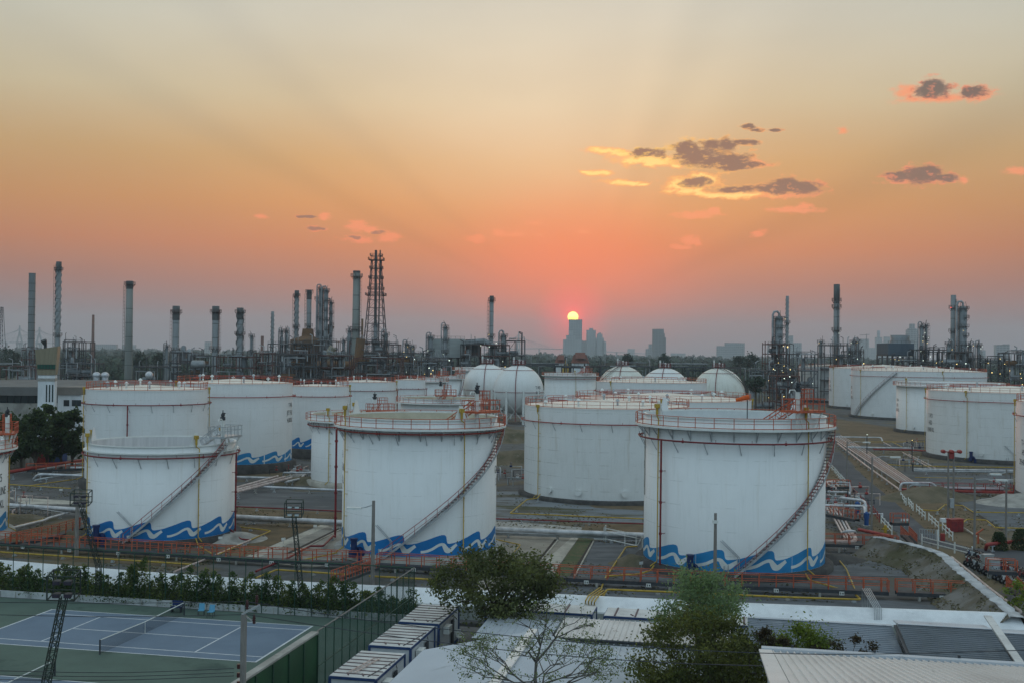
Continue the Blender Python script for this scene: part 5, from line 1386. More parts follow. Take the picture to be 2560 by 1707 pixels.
def plat_ring(parent, r, z, w=1.1, a0=0.0, a1=2 * pi, m=None, mr=None, braces=True):
    n = 20; mb = MB()
    mb.lathe([(r, z - .12), (r + w, z - .12), (r + w, z), (r, z)], n, smooth=False, a0=a0, a1=a1)
    mb.mi = 1
    k = max(4, int((a1 - a0) * (r + w) / 1.4))
    pts = [((r + w - .05) * sin(a0 + (a1 - a0) * i / k), -(r + w - .05) * cos(a0 + (a1 - a0) * i / k), z) for i in range(k + 1)]
    mb.rail(pts, 1.2, 1.5, .06)
    if braces:
        for i in range(0, k, 2):
            a = a0 + (a1 - a0) * (i + .5) / k
            mb.beam(((r + w) * sin(a), -(r + w) * cos(a), z - .1), (r * sin(a), -r * cos(a), z - 1.5), .14)
    return mb.build('platform', [m or FRAME, mr or m or FRAME], parent)

def ladder(parent, r, a, z0, z1, m=None):
    mb = MB(); u = Vector((sin(a), -cos(a), 0)); w = Vector((cos(a), sin(a), 0)); c = u * (r + .35)
    for s_ in (-.35, .35): mb.beam(c + w * s_ + Vector((0, 0, z0)), c + w * s_ + Vector((0, 0, z1)), .1)
    z = z0
    while z < z1:
        mb.beam(c - w * .35 + Vector((0, 0, z)), c + w * .35 + Vector((0, 0, z)), .07); z += .9
    for s_ in (-.5, .5): mb.beam(c + u * .75 + w * s_ + Vector((0, 0, z0 + 2)), c + u * .75 + w * s_ + Vector((0, 0, z1)), .07)
    z = z0 + 2
    while z < z1:
        mb.tube([c - w * .4 + Vector((0, 0, z)), c - w * .5 + u * .6 + Vector((0, 0, z)), c + w * .5 + u * .6 + Vector((0, 0, z)), c + w * .4 + Vector((0, 0, z))], .05, 4); z += 1.8
    return mb.build('ladder', m or FRAME, parent)

def bulb(parent, p, m=None, r=.2):
    r *= .5
    return MB().ball(p, r, 6, 4).build('lamp', m or LAMPY, parent)

def chimney(label, k, x, ytop, w, D, plats=(), m=None, style='plain', taper=1.0, lad=None, cap=0.0, platm=None, group='refinery stacks', name='chimney', flare_w=None, lamps=0):
    px, py = cr(k, x, ytop); p = at(px, py, D); h = p.z; s = D / F / CROPS[k][2]; r = w / 2 * s
    t = thing(name, label, 'chimney', (p.x, p.y, 0), 0, group)
    zz = lambda y: at(px, cr(k, x, y)[1], D).z
    mb = MB(); rb = r * taper; n = 28
    if taper != 1: prof = [(rb * 1.05, 0), (rb * .98, h * .12), (r + (rb - r) * .45, h * .45), (r, h)]
    else: prof = [(r, 0), (r, h)]
    if style == 'bands':
        prof = []; nb = max(5, int(h / 5))
        for i in range(nb): prof += [(r, h * i / nb + .01), (r, h * (i + 1) / nb - .2), (r * 1.03, h * (i + 1) / nb - .19), (r * 1.03, h * (i + 1) / nb)]
    mb.lathe(prof + [(prof[-1][0] * .86, h), (prof[-1][0] * .86, h - 2)], n, smooth=style != 'bands')
    mb.build('shaft', m or CHIM, t)
    if cap: MB().lathe([(r * 1.02, h - cap), (r * 1.06, h - cap + .2), (r * 1.06, h + .05), (r * .9, h + .05)], n).build('stack_top', CHIMD, t)
    if style == 'strake':
        for j in range(3):
            q = MB(); pts_i = []; top = h - 1.2; z0 = h * .45; nn = 40
            for i in range(nn + 1):
                f = i / nn; a = 2 * pi * (j / 3 + f * (top - z0) / (r * 8.5)); z = z0 + (top - z0) * f
                pts_i.append(((r * sin(a), -r * cos(a), z), (r * 1.27 * sin(a), -r * 1.27 * cos(a), z)))
            for (a0, b0), (a1, b1) in zip(pts_i, pts_i[1:]): q.add([a0, b0, b1, a1], [(0, 1, 2, 3)], True)
            q.build('strake', m or CHIM, t)
    if style == 'bands':
        for i in range(1, int(h / 4.5)): MB().lathe([(r * 1.01, i * 4.5), (r * 1.05, i * 4.5), (r * 1.05, i * 4.5 + .3), (r * 1.01, i * 4.5 + .3)], n, smooth=False).build('stiffener_ring', CHIMD, t)
    elif style != 'brick':
        q = MB()
        for i in range(1, int(h / 7)):
            q.lathe([(r * 1.015 * (1 + (taper - 1) * (1 - i * 7 / h)), i * 7), (r * 1.03 * (1 + (taper - 1) * (1 - i * 7 / h)), i * 7 + .12), (r * 1.015 * (1 + (taper - 1) * (1 - i * 7 / h)), i * 7 + .25)], n)
        q.build('flange', CHIMD, t)
    for y in plats:
        z = zz(y); rr = r + (rb - r) * (1 - z / h)
        plat_ring(t, rr, z, max(.9, r * .75), m=platm)
    if lad is not None:
        rr = r + (rb - r) * .5; ladder(t, rr, lad, h * .2, h - 2, platm)
    for i in range(lamps): bulb(t, (-r * 1.1 if i % 2 else r * .6, -r * 1.25, h * (.25 + .5 * i / max(1, lamps))), LAMPY if i % 2 else LAMPW)
    return t

def column(label, k, x, ytop, w, D, nplat=5, seed=1, group='refinery columns', over=True, lamps=2, m=None, arcs=True, ybase=None, twin=False):
    """distillation column: domed vessel, part-ring platforms, caged ladder, overhead pipe"""
    rng = random.Random(seed); px, py = cr(k, x, ytop); p = at(px, py, D); h = p.z; s = D / F / CROPS[k][2]; r = w / 2 * s * .62
    t = thing('process_column', label, 'column', (p.x, p.y, 0), 0, group)
    hd = h - .6 * r - .8
    mb = MB(); mb.lathe([(r * 1.12, 0), (r, 3), (r, hd)] + [(r * cos(radians(a)), hd + .6 * r * sin(radians(a))) for a in (20, 40, 60, 80)] + [(.01, hd + .6 * r)], 24)
    mb.build('vessel', m or COLM, t)
    for i in range(nplat):
        f = (i + 1) / nplat; z = hd * (.16 + .84 * f) - .2; a0 = rng.uniform(-2.4, .6); 
        plat_ring(t, r, z, max(.9, r * .55), a0, a0 + (2 * pi - .01 if i == nplat - 1 else rng.uniform(2.2, 4.4)))
    ladder(t, r, rng.choice((-1.25, 1.2)), 2, hd)
    if over:
        sgn = rng.choice((-1, 1)); q = MB(); rr = max(.22, r * .28); off = r + rr + .6
        q.tube([(0, -.2, hd + .5 * r), (0, -.2, h + .3 * r), (sgn * off * .3, -.3, h + .75 * r), (sgn * off * .8, -.4, h + .6 * r), (sgn * off, -.5, h - .2 * r), (sgn * off, -.6, 2)], rr, 8); q.build('overhead_pipe', PIPER, t)
    for i in range(3):
        a = rng.uniform(-1.4, 1.4); z1 = hd * rng.uniform(.5, .98); q = MB(); rr = rng.uniform(.1, .22); d = r + rr + .25
        q.tube([(r * .9 * sin(a), -r * .9 * cos(a), z1), (d * sin(a), -d * cos(a), z1), (d * sin(a), -d * cos(a), 1.5)], rr, 6); q.build('riser', PIPER, t)
    for i in range(2):
        MB().beam((rng.uniform(-r, r), -r, hd), (rng.uniform(-r, r), -r, h + rng.uniform(.5, 2)), .14).build('vent_stub', FRAME, t)
    if k == 'A' or (k == 'B' and x < 1300): lamps = 0
    for i in range(lamps): bulb(t, (rng.uniform(-r * 1.7, r * 1.7), -r * 1.6, hd * rng.uniform(.2, 1)), rng.choice((LAMPY, LAMPW)))
    return t

def process_unit(label, k, x0, x1, ytop, D, levels=3, seed=1, group='refinery process units', lamps=5, red=.25, depth=14, vessels=3, pipes=10):
    """open steel structure of several floors carrying vessels, pipes and rails"""
    rng = random.Random(seed); ym = cr(k, 0, ytop)[1]
    A, B = at(cr(k, x0, 0)[0], ym, D), at(cr(k, x1, 0)[0], ym, D); W_ = B.x - A.x; h = max(4, (A.z + B.z) / 2)
    t = thing('process_unit', label, 'refinery unit', (A.x, A.y, 0), 0, group)
    nb = max(2, int(W_ / 6.5)); lv = [h * (i + 1) / levels for i in range(levels)]
    fm = RFRAME if rng.random() < red else FRAME
    q = MB()
    for i in range(nb + 1):
        x = W_ * i / nb
        for y in (0, depth / 2, depth): q.beam((x, y, 0), (x, y, h + (rng.uniform(0, 1.6) if rng.random() < .15 else 0)), .36)
    for z in lv:
        for y in (0, depth): q.beam((0, y, z), (W_, y, z), .34, .5)
        for i in range(nb + 1): q.beam((W_ * i / nb, 0, z), (W_ * i / nb, depth, z), .3, .4)
    for i in range(nb):
        if rng.random() < .5:
            z0 = rng.choice([0] + lv[:-1]); z1 = z0 + h / levels; q.beam((W_ * i / nb, 0, z0), (W_ * (i + 1) / nb, 0, z1), .2)
    q.build('frame', fm, t)
    for j, z in enumerate(lv):
        f = MB(); a, b = (0, W_) if rng.random() < .6 else (W_ * rng.uniform(0, .3), W_ * rng.uniform(.6, 1))
        f.box(((a + b) / 2, depth / 2, z + .12), (b - a, depth, .1)); f.rail([(a, -.1, z + .15), (b, -.1, z + .15)], 1.15, 1.9, .05); f.build('floor_deck', FRAME if rng.random() < .7 else RFRAME, t)
    for i in range(vessels):
        z = rng.choice([0] + lv[:-1]); x = rng.uniform(.12, .85) * W_; 
        if rng.random() < .5:
            r = rng.uniform(.7, 1.3); L = min(W_ * .4, rng.uniform(3, 6.5)); v = MB(); c = Vector((x, 2.5, z + r + .6)); v.cyl(c - Vector((L / 2, 0, 0)), c + Vector((L / 2, 0, 0)), r, n=16); v.ball(c - Vector((L / 2, 0, 0)), r, 14, 8, (.5, 1, 1)); v.ball(c + Vector((L / 2, 0, 0)), r, 14, 8, (.5, 1, 1))
            for s_ in (-.3, .3): v.box(c + Vector((L * s_, 0, -r * .8 - .3)), (.5, r * 1.4, .9))
            v.build('drum', rng.choice((COLM, PIPER, RUST, COLM)), t)
        else:
            r = rng.uniform(.7, 1.4); hh = rng.uniform(3, 8); v = MB(); v.lathe([(r, 0), (r, hh), (r * .7, hh + .5 * r), (.05, hh + .7 * r)], 16, (x, 3, z + .2)); v.build('vertical_vessel', rng.choice((COLM, PIPER, COLM)), t)
    for i in range(pipes):
        v = MB(); r = rng.uniform(.13, .34); z = rng.choice(lv) + rng.uniform(-2.2, 1.5); y = rng.uniform(-.8, 2); a = rng.uniform(-.05, .5) * W_; b = a + rng.uniform(.3, .6) * W_; z = max(.6, z)
        pts = [(a, y, z), (b, y, z)]
        if rng.random() < .6: pts += [(b, y, max(.3, z - rng.uniform(2, 7)))]
        if rng.random() < .5: pts = [(a, y, max(.3, z - rng.uniform(2, 6)))] + pts
        v.tube(pts, r, 6); v.build('pipe_run', rng.choice((PIPER, PIPER, COLM, DARK)), t)
    for i in range(4):
        v = MB(); x = rng.uniform(0, W_); z = h + rng.uniform(1, 4.5); r = rng.uniform(.12, .3)
        v.tube([(x, 2, h * .6), (x, 2, z), (x + rng.uniform(-2, 2), 2, z + .6)], r, 6); v.build('riser', rng.choice((PIPER, FRAME)), t)
    for i in range(lamps): bulb(t, (rng.uniform(0, W_), -.6, rng.uniform(.25, 1.05) * h), rng.choice((LAMPY, LAMPY, LAMPW)), .26)
    return t

# left half
chimney('tall ribbed steel stack at the far left, first one above the viewing tower', 'A', 297, 232, 60, 640, style='bands', lad=None)
chimney('tall spiral-straked stack with three platforms directly behind the viewing tower', 'A', 541, 128, 46, 620, (200, 800), style='strake', lad=-1.3, cap=4, m=CHIM)
chimney('slim brick-red tapering chimney far off between the tall stacks', 'A', 857, 615, 22, 950, m=BRICK, style='brick', taper=1.5)
chimney('tapering concrete chimney with crown platform behind tank T-944', 'A', 1192, 305, 60, 560, (335,), m=CHIMC, taper=1.25, lad=-1.4, cap=4)
chimney('stubby steel stack with two red platforms, left of its matching neighbour', 'A', 1619, 535, 62, 560, (592, 935), lad=-1.3, cap=7, platm=RFRAME, lamps=0)
chimney('stubby steel stack with two red platforms, right of its matching neighbour', 'A', 1983, 537, 62, 560, (590, 925), lad=1.2, cap=7, platm=RFRAME)
chimney('stubby straked stack with a top platform, right of the matching pair', 'A', 2207, 552, 58, 570, (592, 790), lad=1.3, cap=6, style='strake')
column('short thin column standing right of the stubby straked stack', 'A', 2312, 785, 46, 600, 3, 4, over=False, lamps=1)
column('slender column pressed against the left stubby stack', 'A', 1535, 880, 46, 590, 2, 8, over=True, lamps=1)
chimney('short brownish concrete stub at the left edge of the pipe racks', 'B', 58, 882, 28, 640, m=BRICK, style='brick')
chimney('thin straked stack rising alone left of the twin frames', 'B', 153, 658, 28, 640, style='strake')
chimney('straked stack with a high platform, left of the plain one', 'B', 376, 466, 38, 600, (515, 800), style='strake', lad=-1.3, cap=3)
chimney('plain stack with dark rim beside the brown furnace hood', 'B', 490, 462, 43, 600, (480, 790), lad=-1.5, cap=5)
column('fat column with swan-neck pipe, left one of the tall cluster', 'B', 600, 425, 70, 590, 6, 11, lamps=1)
column('fat column with many platforms, middle of the tall cluster', 'B', 645, 440, 66, 585, 9, 12, lamps=1)
column('narrower column at the right of the tall cluster', 'B', 688, 550, 46, 588, 7, 13, lamps=1)
column('slim column leaning close on the left of the tall cluster', 'B', 562, 520, 34, 600, 5, 14, lamps=0)
chimney('massive pale concrete chimney left of the lattice flare tower', 'B', 926, 285, 64, 540, (335, 820), m=CHIMC, taper=1.32, lad=.9, cap=1.0)
chimney('small rust-brown stack between the massive chimney and the flare tower', 'B', 977, 725, 20, 600, m=RUST, style='brick')
column('dark column half hidden left of the massive chimney', 'B', 860, 810, 60, 570, 6, 15, lamps=1)
column('low column left of the dark half-hidden one', 'B', 805, 900, 42, 590, 3, 16, over=False, lamps=0)
column('dark twin-topped column in the twin frames, left', 'B', 238, 815, 42, 610, 4, 17, lamps=0)
column('dark column in the twin frames, right', 'B', 280, 812, 46, 612, 4, 18, lamps=0)
column('pale column standing under the flare tower', 'B', 1100, 750, 60, 575, 4, 19, over=False, lamps=2)
column('column with stepped platforms right of the flare tower foot', 'B', 1192, 838, 70, 560, 6, 20, lamps=3)
column('low lamp-lit column left of its taller neighbour, mid refinery', 'B', 1385, 930, 60, 560, 3, 21, lamps=5)
column('low lamp-lit column with broad crown platform, mid refinery', 'B', 1438, 950, 68, 555, 3, 22, over=False, lamps=5)
column('pale column at the left end of the big white box', 'B', 1605, 865, 70, 530, 4, 23, lamps=1)
column('slender column standing in front of the big white box', 'B', 1740, 775, 62, 520, 5, 24, lamps=2)
chimney('slim grey stack with two platforms behind the clean gas spheres', 'B', 2166, 515, 38, 540, (556, 885), lad=-1.3, cap=3, lamps=4)
column('dark column right of the slim stack behind the spheres', 'B', 2275, 850, 80, 550, 6, 25, lamps=5)
# right half
column('tall lamp-lit column with swan-neck overhead pipe at the left of the right-hand refinery', 'D', 100, 318, 120, 560, 8, 31, lamps=6)
chimney('thin straked stack right of the swan-neck column', 'D', 178, 148, 28, 580, (395,), style='strake')
chimney('tallest stack of the right-hand refinery with one high platform', 'D', 632, 42, 52, 560, (192, 250, 460), lad=.2, cap=8, lamps=3)
column('low column left of the tallest right-hand stack', 'D', 485, 545, 56, 570, 4, 32, over=False, lamps=2)
column('dark column right of the tallest right-hand stack', 'D', 782, 545, 56, 570, 5, 33, lamps=2)
column('second dark column right of the tallest right-hand stack', 'D', 825, 540, 52, 575, 5, 34, lamps=2)
column('lamp-lit column pair member standing left beside the blue cooling box', 'D', 1412, 400, 64, 560, 6, 35, lamps=6)
column('thin column pair member standing right beside the blue cooling box', 'D', 1452, 395, 44, 562, 5, 36, over=False, lamps=4)
chimney('grey stack with a red beacon beside the fattest right-hand column', 'D', 1704, 140, 48, 560, (258, 470), lad=.4, cap=0, lamps=2)
column('fattest right-hand column, next to the red-beacon stack', 'D', 1790, 225, 120, 550, 9, 37, lamps=6)
column('short column on the right flank of the fattest one', 'D', 1855, 575, 56, 555, 4, 38, lamps=4)
column('isolated short column near the right edge', 'D', 1935, 570, 56, 560, 4, 39, lamps=4)
column('short column on the left flank of the red-beacon stack', 'D', 1660, 560, 60, 548, 4, 40, lamps=3)
p = at(*cr('D', 1683, 255), 559); bulb(None, p, LAMPR, .45)
for o in list(C.objects):
    if o.name.startswith('lamp') and o.type == 'MESH' and o.parent is None: tag(o, 'red aviation beacon glowing on the right-hand stack', 'beacon'); o.name = 'aviation_beacon'

# lattice flare tower
def lattice_tower(label, k, xl0, xr0, xl1, xr1, ytop, ybase, ystk, D):
    c = at(*cr(k, (xl0 + xr0) / 2, ytop), D); hz = c.z; s = D / F / CROPS[k][2]
    t = thing('flare_tower', label, 'tower', (c.x, c.y, 0)); zb = 0
    w1 = (xr0 - xl0) / 2 * s; yb = at(*cr(k, (xl1 + xr1) / 2, ybase), D).z; w0 = (xr1 - xl1) / 2 * s
    wf = lambda z: w1 + (w0 - w1) * ((hz - z) / (hz - yb)) ** 1.15 if z < hz else w1
    zs = [0]; 
    nlev = 17
    zs = [hz * (1 - (1 - i / nlev) ** 1.0) for i in range(nlev + 1)]
    for sx_, sy in ((1, 1), (1, -1), (-1, 1), (-1, -1)):
        q = MB()
        for a, b in zip(zs, zs[1:]): q.beam((sx_ * wf(a), sy * wf(a), a), (sx_ * wf(b), sy * wf(b), b), .34)
        q.build('leg', DARK, t)
    for sx_, sy in ((1, 0), (-1, 0), (0, 1), (0, -1)):
        q = MB()
        for a, b in zip(zs, zs[1:]):
            wa, wb = wf(a), wf(b)
            P = lambda u, z, w: (sx_ * w if sx_ else u * w, sy * w if sy else u * w, z)
            q.beam(P(-1, b, wb), P(1, b, wb), .17); m_ = P(0, b, wb)
            q.beam(P(-1, a, wa), m_, .13); q.beam(P(1, a, wa), m_, .13)
        q.build('face_bracing', DARK, t)
    MB().cyl((0, 0, 0), (-.3, 0, at(*cr(k, 1108, ystk), D).z), .85, .62, n=12).build('flare_riser', CHIMD, t)
    MB().cyl((1.4, 0, 0), (1.9, 0, at(*cr(k, 1128, ystk), D).z), .42, .36, n=10).build('flare_riser', CHIMD, t)
    for y in (150, 187, 265, 355, 455, 512): 
        z = at(*cr(k, 1108, y), D).z; w = wf(z); q = MB(); e = .7 if y not in (187, 512) else 1.5
        for sx_, sy in ((1, 0), (-1, 0), (0, 1), (0, -1)):
            q.box((sx_ * (w + e / 2), sy * (w + e / 2), z), ((e if sx_ else 2 * w + 2 * e), (e if sy else 2 * w + 2 * e), .16))
        q.rail([(-w - e, -w - e, z), (w + e, -w - e, z), (w + e, w + e, z), (-w - e, w + e, z), (-w - e, -w - e, z)], 1.2, 1.6, .06); q.build('platform', DARK, t)
    for z in (20, 26): q = MB(); q.rail([(-3, -3, z), (3, -3, z), (3, 3, z), (-3, 3, z), (-3, -3, z)], 1.2, 1.5, .07); q.build('platform', DARK, t)
lattice_tower('tall dark lattice flare tower carrying two flare pipes', 'B', 1065, 1148, 1000, 1192, 190, 950, 95, 575)
# little lattice mast cut by the left edge
p = at(5, 768, 900); t = thing('lattice_mast', 'distant lattice mast touching the left edge of the photo', 'mast', (p.x, p.y, 0)); q = MB()
for s_ in (-1, 1):
    for d in (-1, 1): q.beam((s_ * 3.4, d * 3.4, 0), (s_ * .7, d * .7, p.z), .3)
for i in range(14):
    a, b = 3.4 - 2.7 * i / 14, 3.4 - 2.7 * (i + 1) / 14; z0, z1 = p.z * i / 14, p.z * (i + 1) / 14
    q.beam((-a, -a, z0), (b, -b, z1), .2); q.beam((a, -a, z0), (-b, -b, z1), .2); q.beam((-b, -b, z1), (b, -b, z1), .2)
q.build('frame', DARK, t)

# big white box building and its duct
def boxy(label, k, x0, y0, x1, y1, D, depth, m, name='cooling_box', cat='building', extra=None):
    A, B = at(*cr(k, x0, y0), D), at(*cr(k, x1, y1), D); w, h = B.x - A.x, A.z - B.z
    t = thing(name, label, cat, ((A.x + B.x) / 2, A.y + depth / 2, 0))
    MB().box((0, 0, B.z + h / 2), (w, depth, h)).build('body', m, t)
    q = MB()
    for i in range(6):
        for y in (-depth / 2 + 1, depth / 2 - 1): q.beam((-w / 2 + w * i / 5, y, 0), (-w / 2 + w * i / 5, y, B.z), .6)
    q.beam((-w / 2, -depth / 2 + 1, B.z), (w / 2, -depth / 2 + 1, B.z), .5, .8); q.beam((-w / 2, depth / 2 - 1, B.z), (w / 2, depth / 2 - 1, B.z), .5, .8); q.beam((-w / 2, -depth / 2 + 1, B.z), (-w / 2, depth / 2 - 1, B.z), .5, .8); q.build('support_frame', FRAME, t)
    q = MB(); q.rail([(-w / 2, -depth / 2, A.z), (w / 2, -depth / 2, A.z)], 1.2, 2.2, .05); q.build('roof_rail', FRAME, t)
    return t, w, h, A.z, B.z
t, w, h, zt, zb = boxy('big pale windowless box building with a duct on its right end', 'B', 1580, 905, 1915, 1078, 535, 16, mat('box_cladding', (.36, .38, .37), (.32, .34, .33), .3, .7, stretch=(.3, .3, 4)), 'duct_house')
q = MB(); q.tube([(w / 2, -4, zt - 2), (w / 2 + 9, -4, zt - 1), (w / 2 + 14, -4, zt - 3.5), (w / 2 + 15.5, -4, zt - 9), (w / 2 + 15.5, -4, zb - 4)], 1.6, 12); q.build('duct', COLM, t); MB().box((w / 2 + 4, 0, zt - h * .45), (7, 10, h * .85)).build('filter_bank', FRAME, t)
t, w, h, zt, zb = boxy('dark blue cooling box on stilts with a fan hood on top', 'D', 1106, 580, 1342, 690, 560, 18, mat('cooling_blue', (.075, .10, .13), (.06, .085, .11), .3, .6, stretch=(1, 1, .2)))
MB().lathe([(5.2, 0), (4.4, 2.2), (4.8, 4.2), (4.5, 4.2), (4.0, 2)], 24, (2.5, 0, zt)).build('fan_hood', COLM, t)
rng = random.Random(5)
for i in range(7): bulb(t, (-w / 2 - 1 + i * w / 6.5, -10, zb - rng.uniform(.5, 2.5)), LAMPY)
# brown furnace hood and fat rusty duct
p = at(*cr('B', 475, 1000), 592); t = thing('furnace', 'brown furnace hood under the plain stack', 'furnace', (p.x, p.y, 0)); z0, z1 = at(*cr('B', 475, 1005), 592).z, at(*cr('B', 475, 885), 592).z
MB().lathe([(11, z0 - 12), (11, z0 + 5), (4, z1), (3.4, z1 + 4)], 4, smooth=False, a0=pi / 4, a1=pi / 4 + 2 * pi).build('hood', RUST, t); MB().box((0, 0, (z0 - 6) / 2), (13, 13, max(2, z0 - 6))).build('firebox', FRAME, t); MB().cyl((7, 0, z1 - 8), (12, 0, z1 + 6), 3.0, 2.0, n=16).build('side_duct', RUST, t)
p = at(*cr('B', 755, 1150), 500); t = thing('waste_gas_duct', 'fat rust-coloured duct lying before the massive chimney', 'duct', (p.x, p.y, 0)); z = p.z
MB().tube([(-9, 0, z), (6, 0, z), (9, 0, z + 3), (10, 0, z + 12)], 2.1, 12).build('duct', RUST, t); MB().tube([(-6, 1, z - 2), (-5, 1, z + 4), (-2.5, 1, z + 8)], 1.7, 12).build('duct', mat('duct_beige', (.3, .27, .2), (.24, .21, .16), .5, .7), t)
for x in (-7, 0, 6): MB().box((x, 0, (z - 2) / 2), (1, 3, max(1, z - 2))).build('saddle', FRAME, t)
# horizontal drum left centre
p = at(*cr('A', 1820, 1065), 520); t = thing('horizontal_drum', 'pale horizontal drum between the two stubby stacks', 'vessel', (p.x, p.y, 0)); MB().cyl((-2.4, 0, p.z), (2.4, 0, p.z), 1.8, n=20).ball((-2.4, 0, p.z), 1.8, 16, 10, (.5, 1, 1)).ball((2.4, 0, p.z), 1.8, 16, 10, (.5, 1, 1)).build('shell', PIPER, t)
for x in (-1.5, 1.5): MB().box((x, 0, p.z / 2 - .8), (.6, 2.4, p.z - 1.6)).build('saddle', FRAME, t)
p = at(*cr('A', 1370, 1165), 430); t = thing('vent_ball', 'small polished ball vent seen over tank T-944', 'vent', (p.x, p.y, 0)); MB().ball((0, 0, p.z), 1.5, 16, 10).build('ball', SILVER, t); MB().cyl((0, 0, 0), (0, 0, p.z - 1), .5, n=8).build('stem', FRAME, t)
p = at(*cr('A', 925, 1165), 330); t = thing('roof_fan_pair', 'pair of silver domed vents left above tank T-944', 'vent', (p.x, p.y, 0))
for x in (-1.2, 1.3): MB().ball((x, 0, p.z), 1.2, 14, 8, (1, 1, .8)).cyl((x, 0, 0), (x, 0, p.z), .9, n=12).build('vent', SILVER, t)

units = [('A', 200, 345, 935, 610, 4, 'framework unit round the foot of the ribbed stack'), ('A', 580, 790, 865, 560, 6, 'tall red-brown framework right of the viewing tower'), ('A', 0, 330, 1085, 470, 2, 'low dark plant at the far left edge'), ('A', 560, 860, 1060, 480, 3, 'dark plant below the tall red-brown framework'),
         ('A', 1230, 1560, 1090, 500, 2, 'low piping structure between concrete chimney and stubby stack'), ('A', 1560, 1760, 960, 540, 4, 'framework clasping the left stubby stack'), ('A', 1750, 1960, 990, 530, 4, 'framework round the pale horizontal drum'), ('A', 1990, 2352, 1000, 500, 4, 'long brown rack right of the stubby pair'),
         ('B', -20, 150, 1040, 500, 4, 'pipe rack at the left of the central refinery'), ('B', 110, 330, 955, 560, 5, 'tall pipe rack under the twin frames'), ('B', 180, 560, 1045, 470, 4, 'wide pipe rack before the straked stacks'), ('B', 330, 540, 950, 570, 4, 'framework round the furnace hood'), ('B', 540, 740, 930, 560, 5, 'framework round the tall cluster foot'),
         ('B', 560, 860, 1060, 480, 4, 'dark rack under the tall cluster'), ('B', 860, 1010, 950, 560, 5, 'framework behind the massive chimney'), ('B', 960, 1200, 940, 555, 5, 'dense plant around the flare tower foot'), ('B', 1170, 1310, 960, 540, 5, 'dense plant right of the flare tower'), ('B', 900, 1330, 1085, 460, 3, 'low dark plant in front of the flare tower'),
         ('B', 1300, 1560, 1040, 520, 4, 'lamp-lit plant around the low columns'), ('B', 1480, 1800, 1110, 470, 2, 'low dark plant under the big pale box'), ('B', 1880, 2050, 960, 530, 5, 'framework round the duct of the big pale box'), ('B', 2060, 2330, 965, 535, 5, 'lamp-lit framework round the slim stack'), ('C', -60, 120, 560, 540, 4, 'framework right of the dark column behind the spheres'),
         ('D', 0, 200, 590, 545, 6, 'tall lamp-lit framework round the swan-neck column'), ('D', 220, 460, 680, 530, 3, 'dark housing between swan-neck column and low column'), ('D', 520, 760, 600, 545, 5, 'framework round the tallest right-hand stack'), ('D', 740, 880, 655, 550, 4, 'framework under the two dark columns'), ('D', 80, 290, 880, 430, 3, 'white-railed rack left of the far plain tank'),
         ('D', 1090, 1380, 720, 550, 2, 'low plant under the blue cooling box'), ('D', 1380, 1650, 640, 548, 4, 'lamp-lit plant right of the cooling box'), ('D', 1640, 1880, 660, 540, 4, 'framework at the foot of the fattest column'), ('D', 1870, 2220, 720, 545, 3, 'low lamp-lit rack near the right edge'), ('D', 2215, 2420, 672, 530, 4, 'lamp-lit housing cut by the right edge'), ('D', -160, 60, 830, 470, 2, 'low rack left of the swan-neck column'),
         ('C', 820, 1300, 790, 470, 1, 'long low pipe rack behind the stained spheres'), ('C', 1280, 2100, 800, 475, 1, 'long low pipe rack right behind the stained spheres'), ('C', 120, 820, 790, 480, 1, 'long low pipe rack behind the clean spheres')]
for i, (k, a, b, y, D, lv, lab) in enumerate(units):
    lit = 8 if 'lamp' in lab else (3 if k == 'D' else 0)
    process_unit(lab, k, a, b, y, D, lv, 100 + i, lamps=lit, vessels=5 if lv > 1 else 0, pipes=16 if lv > 1 else 6, depth=12)
# street lamps and sparkles among the right-hand plant
rng = random.Random(44)
for i, (k, x, y, D) in enumerate([('B', 1590, 1172, 440), ('B', 1625, 1195, 440), ('B', 1608, 1225, 430), ('B', 1775, 1105, 440), ('D', 50, 815, 420), ('D', 205, 820, 420), ('D', 200, 885, 410), ('D', 880, 765, 470), ('D', 1735, 770, 470), ('D', 1818, 765, 470), ('D', 2058, 848, 440), ('D', 1325, 1470, 240), ('D', 910, 1418, 250)]):
    p = at(*cr(k, x, y), D); t = thing('yard_lamp', 'yard lamp glowing %s' % ('under the big pale box, left', 'under the big pale box, middle', 'under the big pale box, lowest', 'below the slender column', 'left before the white-railed rack', 'right before the white-railed rack', 'low on the white-railed rack', 'above the widest far tank', 'over the widest tank, left of two', 'over the widest tank, right of two', 'right end of the widest tank', 'before the streaked tank', 'on the lawn before tank T-974')[i], 'lamp', (p.x, p.y, 0), 0, 'glowing yard lamps')
    MB().cyl((0, 0, 0), (0, 0, p.z), .1, n=6).build('post', DARK, t); bulb(t, (0, 0, p.z), LAMPY if i % 3 else LAMPW, .3 * D / 450)
